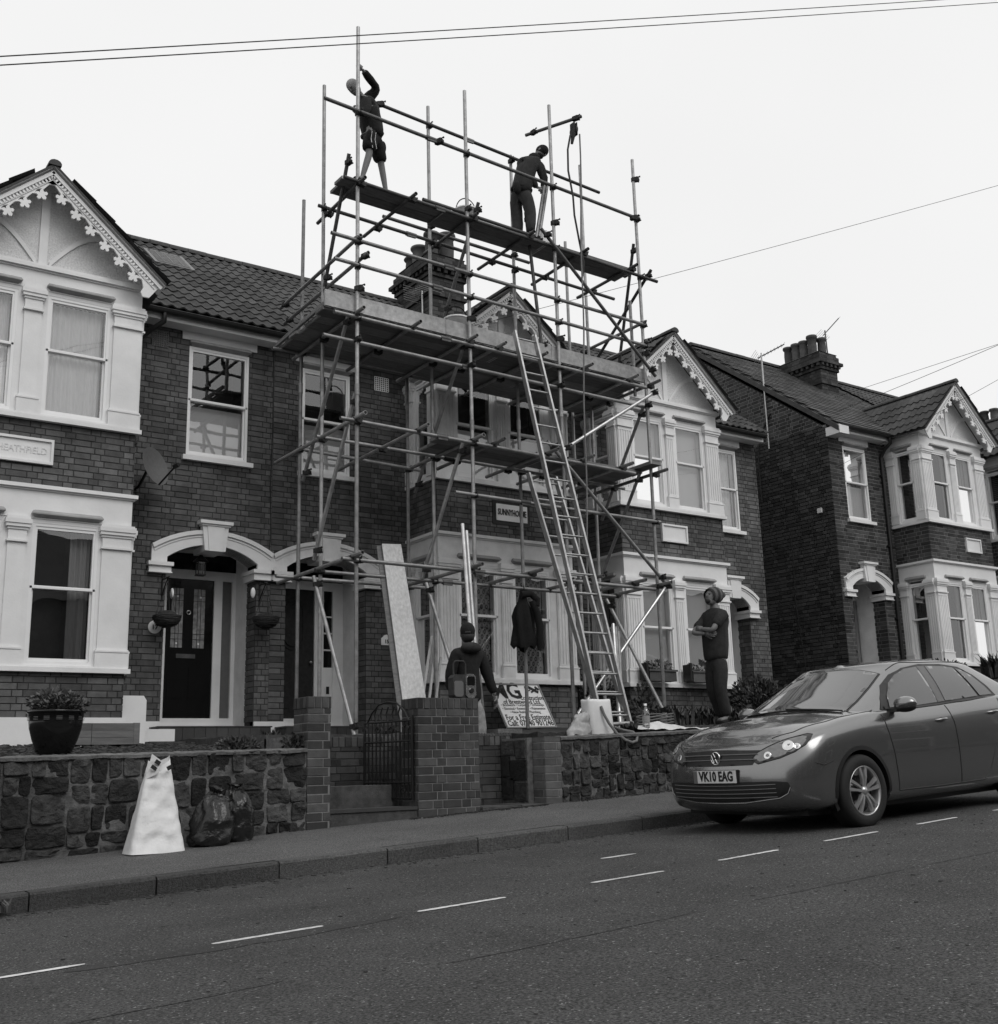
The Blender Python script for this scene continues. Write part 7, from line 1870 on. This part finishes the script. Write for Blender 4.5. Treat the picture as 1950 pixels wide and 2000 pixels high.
# plants ----------------------------------------------------------------
def leaves(root, c, rx, ry, rz, n, ls, m_, nm='foliage', lift=.3, seed=0, blades=False):
    rnd = random.Random(seed); mb = MB(); c = V(c)
    for i in range(n):
        if blades:
            a = rnd.uniform(0, 2*PI); b = c+V((rnd.uniform(-rx, rx), rnd.uniform(-ry, ry), 0)); h = rnd.uniform(.5, 1)*rz; d = V((math.cos(a), math.sin(a), 0)); w_ = V((-d.y, d.x, 0))*ls*.10
            m1 = b+V((0, 0, h*.55))+d*h*.10; tip = b+V((0, 0, h))+d*h*rnd.uniform(.2, .7); mb.add([b-w_, b+w_, m1+w_, m1-w_, tip], [(0, 1, 2, 3), (3, 2, 4)], rnd.uniform(.001, 1))
        else:
            while True:
                p = V((rnd.uniform(-1, 1), rnd.uniform(-1, 1), rnd.uniform(-1, 1)))
                if .25 < p.length < 1: break
            p = V((p.x*rx, p.y*ry, p.z*rz)); p *= 1+.35*noise.noise((c+p)*3.1+V((seed, 0, 0)))
            if noise.noise((c+p)*5+V((0, seed, 0))) < -.28: continue
            d = (p.normalized()+V((rnd.uniform(-.8, .8), rnd.uniform(-.8, .8), rnd.uniform(-.3, .9)))).normalized(); s1_ = d.orthogonal().normalized(); s1_ = Matrix.Rotation(rnd.uniform(0, 6.3), 3, d) @ s1_
            q = c+p; L_ = ls*rnd.uniform(.6, 1.3); w_ = s1_*L_*.30; mb.add([q, q+d*L_*.5+w_, q+d*L_, q+d*L_*.5-w_], [(0, 1, 2, 3)], rnd.uniform(.001, 1))
    o = mb.build(nm, m_, root, recalc=False); o['kind'] = 'stuff'; return o
def stems(root, c, rx, rz, n, seed=0, m_='leaf_dark', r=.006):
    rnd = random.Random(seed); mb = MB(); c = V(c)
    for i in range(n): a = rnd.uniform(0, 6.3); mb.path([c, c+V((math.cos(a)*rx*.4, math.sin(a)*rx*.4, rz*.5)), c+V((math.cos(a)*rx*.8, math.sin(a)*rx*.8, rz*rnd.uniform(.7, 1)))], r, 4)
    mb.build('stems', m_, root)
pt = thing('plant_pot', 'large glossy black garden pot with a feathery plant on the left garden', 'plant pot', (2.62, 11.05, .22))
mb = MB(); mb.lathe((2.62, 11.05, .235), [(0, 0), (.135, 0), (.155, .03), (.20, .14), (.232, .25), (.240, .31), (.236, .345), (.245, .352), (.245, .385), (.262, .392), (.264, .41), (.245, .412), (.225, .39), (.20, .35), (0, .35)], 40); mb.build('pot', 'pot_glaze', pt)
mb = MB()
for k in range(14):
    for dz_ in (.355, .368, .381):
        a0 = 2*PI*k/14; mb.path([(2.62+.2475*math.cos(a0+.07*t), 11.05+.2475*math.sin(a0+.07*t), .235+dz_-.03) for t in range(4)], .0030, 4)
mb.build('key_pattern', 'grey_plastic', pt)
leaves(pt, (2.62, 11.05, .70), .24, .22, .12, 1500, .045, 'leaf_pale', seed=2); leaves(pt, (2.68, 10.95, .66), .2, .15, .10, 500, .04, 'leaf', seed=5); stems(pt, (2.62, 11.05, .6), .22, .18, 16, 3)
tr = thing('garden_trough', 'weathered grey timber trough beside the black pot', 'planter', (3.4, 12.9, .38))
for i in range(3):
    for j, (a, b) in enumerate(((2.90, 3.40), (3.405, 3.92))): MB().box(a, b, 12.74, 12.76, .385+.078*i, .460+.078*i).build('plank', 'timber_grey', tr)
MB().box(2.9, 3.92, 12.76, 13.1, .385, .60).build('trough_box', 'timber_grey', tr); MB().box(3.86, 3.925, 12.735, 12.80, .385, .62).build('corner_post', 'timber_grey', tr)
def hang_basket(label, x, y, z, zt, seed):
    r = thing('hanging_basket', label, 'hanging basket', (x, y, z)); mb = MB(); rnd = random.Random(seed)
    for k in range(9):
        h = k/8; rr = .165*math.sin(math.acos(1-h*.98))**.8+.01 if k else .05; zz = z-.13+.14*h
        mb.path([(x+rr*math.cos(t)*(1+.03*rnd.uniform(-1, 1)), y+rr*math.sin(t), zz+.006*rnd.uniform(-1, 1)) for t in [2*PI*i/18 for i in range(19)]], .011, 5)
    mb.build('wicker_bowl', 'wicker', r)
    mb = MB(); mb.ell((x, y, z-.015), .145, .145, .10, 16, 8); mb.build('basket_lining', 'soil', r)
    mb = MB()
    for k in range(3): a = 2*PI*k/3+.4; mb.path([(x+.16*math.cos(a), y+.16*math.sin(a), z+.01), (x, y, zt-.05)], .0035, 4)
    mb.build('chain', 'wire', r); leaves(r, (x, y, z+.03), .10, .10, .03, 60, .03, 'leaf_dark', seed=seed)
    br = thing('basket_bracket', label.replace('hanging basket', 'iron bracket holding the basket').replace('wicker ', ''), 'bracket', (x, YD, zt)); mb = MB()
    mb.path([(x, YD-.01, zt+.06), (x, YD-.01, zt-.28)], .012, 6); mb.path([(x, YD-.01, zt), (x, y-.02, zt)], .010, 6); mb.path([(x, YD-.01, zt-.22), (x, YD-.10, zt-.12), (x, y+.03, zt-.01)], .008, 6); mb.build('bracket_iron', 'black_paint', br)
hang_basket('dark wicker hanging basket left of the black door', 4.66, 14.20, 2.04, 2.56, 1)
hang_basket('dark wicker hanging basket on the pier between the two doors', 6.02, 14.20, 2.09, 2.58, 2)
ln = thing('porch_lantern', 'black glazed lantern hanging in the arch above the black door', 'lantern', (5.28, 14.75, 2.95))
mb = MB(); cx_, cy_ = 5.27, 14.72
for i in range(4):
    a = PI/4+PI/2*i; mb.path([(cx_+.065*math.cos(a), cy_+.065*math.sin(a), 2.72), (cx_+.075*math.cos(a), cy_+.075*math.sin(a), 2.90), (cx_+.02*math.cos(a), cy_+.02*math.sin(a), 2.97)], .008, 5)
mb.box(cx_-.06, cx_+.06, cy_-.06, cy_+.06, 2.705, 2.72); mb.lathe((cx_, cy_, 2.90), [(.11, 0), (.06, .05), (.02, .09), (.008, .2)], 12); mb.build('lantern_frame', 'black_paint', ln)
mb = MB(); mb.box(cx_-.045, cx_+.045, cy_-.045, cy_+.045, 2.725, 2.89); mb.build('lantern_glass', 'glass_clear', ln)
ht = MB(); ht.ell((4.78, 14.40, 2.38), .022, .05, .07, 10, 8); gb('wall_ornament', ht, 'sign_white', 'small pale bird ornament hanging beside the left bracket', 'ornament')
mk = MB(); mk.ell((5.90, 14.38, 2.46), .035, .03, .075, 12, 8); gb('wall_ornament', mk, 'sign_white', 'pale rounded ornament hanging under the middle impost', 'ornament')
# planters on the sill of the third house
for i, (a, b, lb) in enumerate(((12.18, 12.76, 'trough planter on the bay sill behind the scaffold post'), (13.14, 13.72, 'trough planter on the bay sill beside the onlooker'))):
    r = thing('window_planter', lb, 'planter', ((a+b)/2, 13.42, 1.30)); MB().box(a, b, 13.33, 13.50, 1.315, 1.47).build('planter_box', 'terracotta', r)
    MB().box(a-.02, b+.02, 13.31, 13.52, 1.47, 1.50).build('planter_rim', 'terracotta', r); leaves(r, ((a+b)/2, 13.42, 1.56), .28, .09, .09, 260, .07, 'leaf_pale', seed=20+i)
    MB().box(a-.07, a-.03, 13.32, 13.5, 1.33, 1.60).build('planter_bracket', 'black_paint', r)
# shrubs
def shrub(label, c, rx, ry, rz, n, ls, m_, seed, blades=False, nm='shrub', cat='shrub'):
    r = thing(nm, label, cat, (c[0], c[1], c[2]-rz)); leaves(r, c, rx, ry, rz, n, ls, m_, seed=seed, blades=blades)
    if not blades: stems(r, (c[0], c[1], c[2]-rz), rx, rz*1.6, 9, seed); leaves(r, c, rx*.8, ry*.8, rz*.85, n//3, ls, 'leaf_dark', seed=seed+50)
    return r
shrub('leafy shrub at the right foot of the third house bay', (14.25, 13.0, .95), .62, .45, .42, 2200, .085, 'leaf', 3)
shrub('low clump of shrub between the two front gates of the third house', (15.4, 12.6, .9), .6, .4, .35, 1400, .08, 'leaf', 13)
shrub('round dark bush in the gap behind the ladders', (11.35, 13.7, .95), .42, .4, .5, 1800, .06, 'leaf_dark', 6)
shrub('thin leggy plant beside the round dark bush', (11.95, 13.25, .85), .25, .25, .38, 380, .07, 'leaf', 16)
shrub('clump of strap-leaved plants below the third house bay', (12.6, 12.8, .55), .75, .30, .36, 520, .30, 'leaf', 9, True, 'iris_clump', 'plants')
shrub('spiky clump of leaves nearer the onlooker', (13.3, 12.3, .56), .40, .25, .30, 260, .26, 'leaf', 10, True, 'iris_clump', 'plants')
shrub('dark clipped hedge at the gate of the end house', (18.3, 12.2, 1.45), .6, .35, .25, 1800, .08, 'leaf_dark', 11, False, 'hedge', 'hedge')
shrub('spiky plant in front of the end house bay', (20.9, 12.6, 1.5), .28, .28, .55, 160, .35, 'leaf_dark', 12, True, 'spiky_plant', 'plant')
shrub('low weedy plant sprouting at the top of the long wall', (4.2, 10.50, .28), .26, .14, .09, 520, .05, 'leaf', 14, False, 'weed', 'weed')
shrub('tuft of weeds growing beside the narrow brick pier', (4.72, 10.36, .27), .12, .10, .10, 260, .05, 'leaf_dark', 15, False, 'weed', 'weed')
shrub('sprig of grass growing from the foot of the kerb', (1.62, 8.04, -.81), .07, .05, .10, 26, .12, 'leaf_pale', 17, True, 'weed', 'weed')
shrub('tuft of grass beside the white plinth of the middle pier', (6.0, 13.9, .48), .10, .08, .12, 60, .12, 'leaf', 18, True, 'weed', 'weed')
for k, (x0, x1) in enumerate(((5.9, 7.6), (8.0, 11.0))):
    r = MB(); rnd = random.Random(k)
    for i in range(260): x = rnd.uniform(x0, x1); y = WY-.03-abs(rnd.gauss(0, .05)); z = zpv(x, y); s_ = rnd.uniform(.006, .02); a = rnd.uniform(0, 3); r.obox((x, y, z+s_*.3), V((math.cos(a), math.sin(a), 0))*s_, V((-math.sin(a), math.cos(a), 0))*s_*.6, (0, 0, s_*.4), rnd.uniform(.001, 1))
    o = r.build('leaf_litter', 'leaf_dark', recalc=False); o['kind'] = 'stuff'; tag(o, ['dead leaves and moss along the foot of the brick piers', 'dead leaves and moss along the foot of the second stone wall'][k], 'litter')
# rubble and clutter in the left garden bed
r = MB(); rnd = random.Random(4)
for i in range(1500):
    x = rnd.uniform(1.2, 4.75); y = rnd.uniform(10.5, 13.4); z = zg17(x, y)+.01; s_ = rnd.uniform(.010, .035); a = rnd.uniform(0, 3); r.obox((x, y, z), V((math.cos(a), math.sin(a), .2))*s_, V((-math.sin(a), math.cos(a), .1))*s_*.7, (0, 0, s_*.4), rnd.uniform(.001, 1))
o = r.build('bark_chips', 'leaf_dark', recalc=False); o['kind'] = 'stuff'; tag(o, 'dark bark chippings covering the left garden bed', 'bark')
mb = MB(); mb.box(7.6, 7.95, 11.0, 11.25, .42, .47); gb('paving_offcut', mb, 'coping', 'pale slab lying beside the trouser leg behind the radio pier', 'slab')
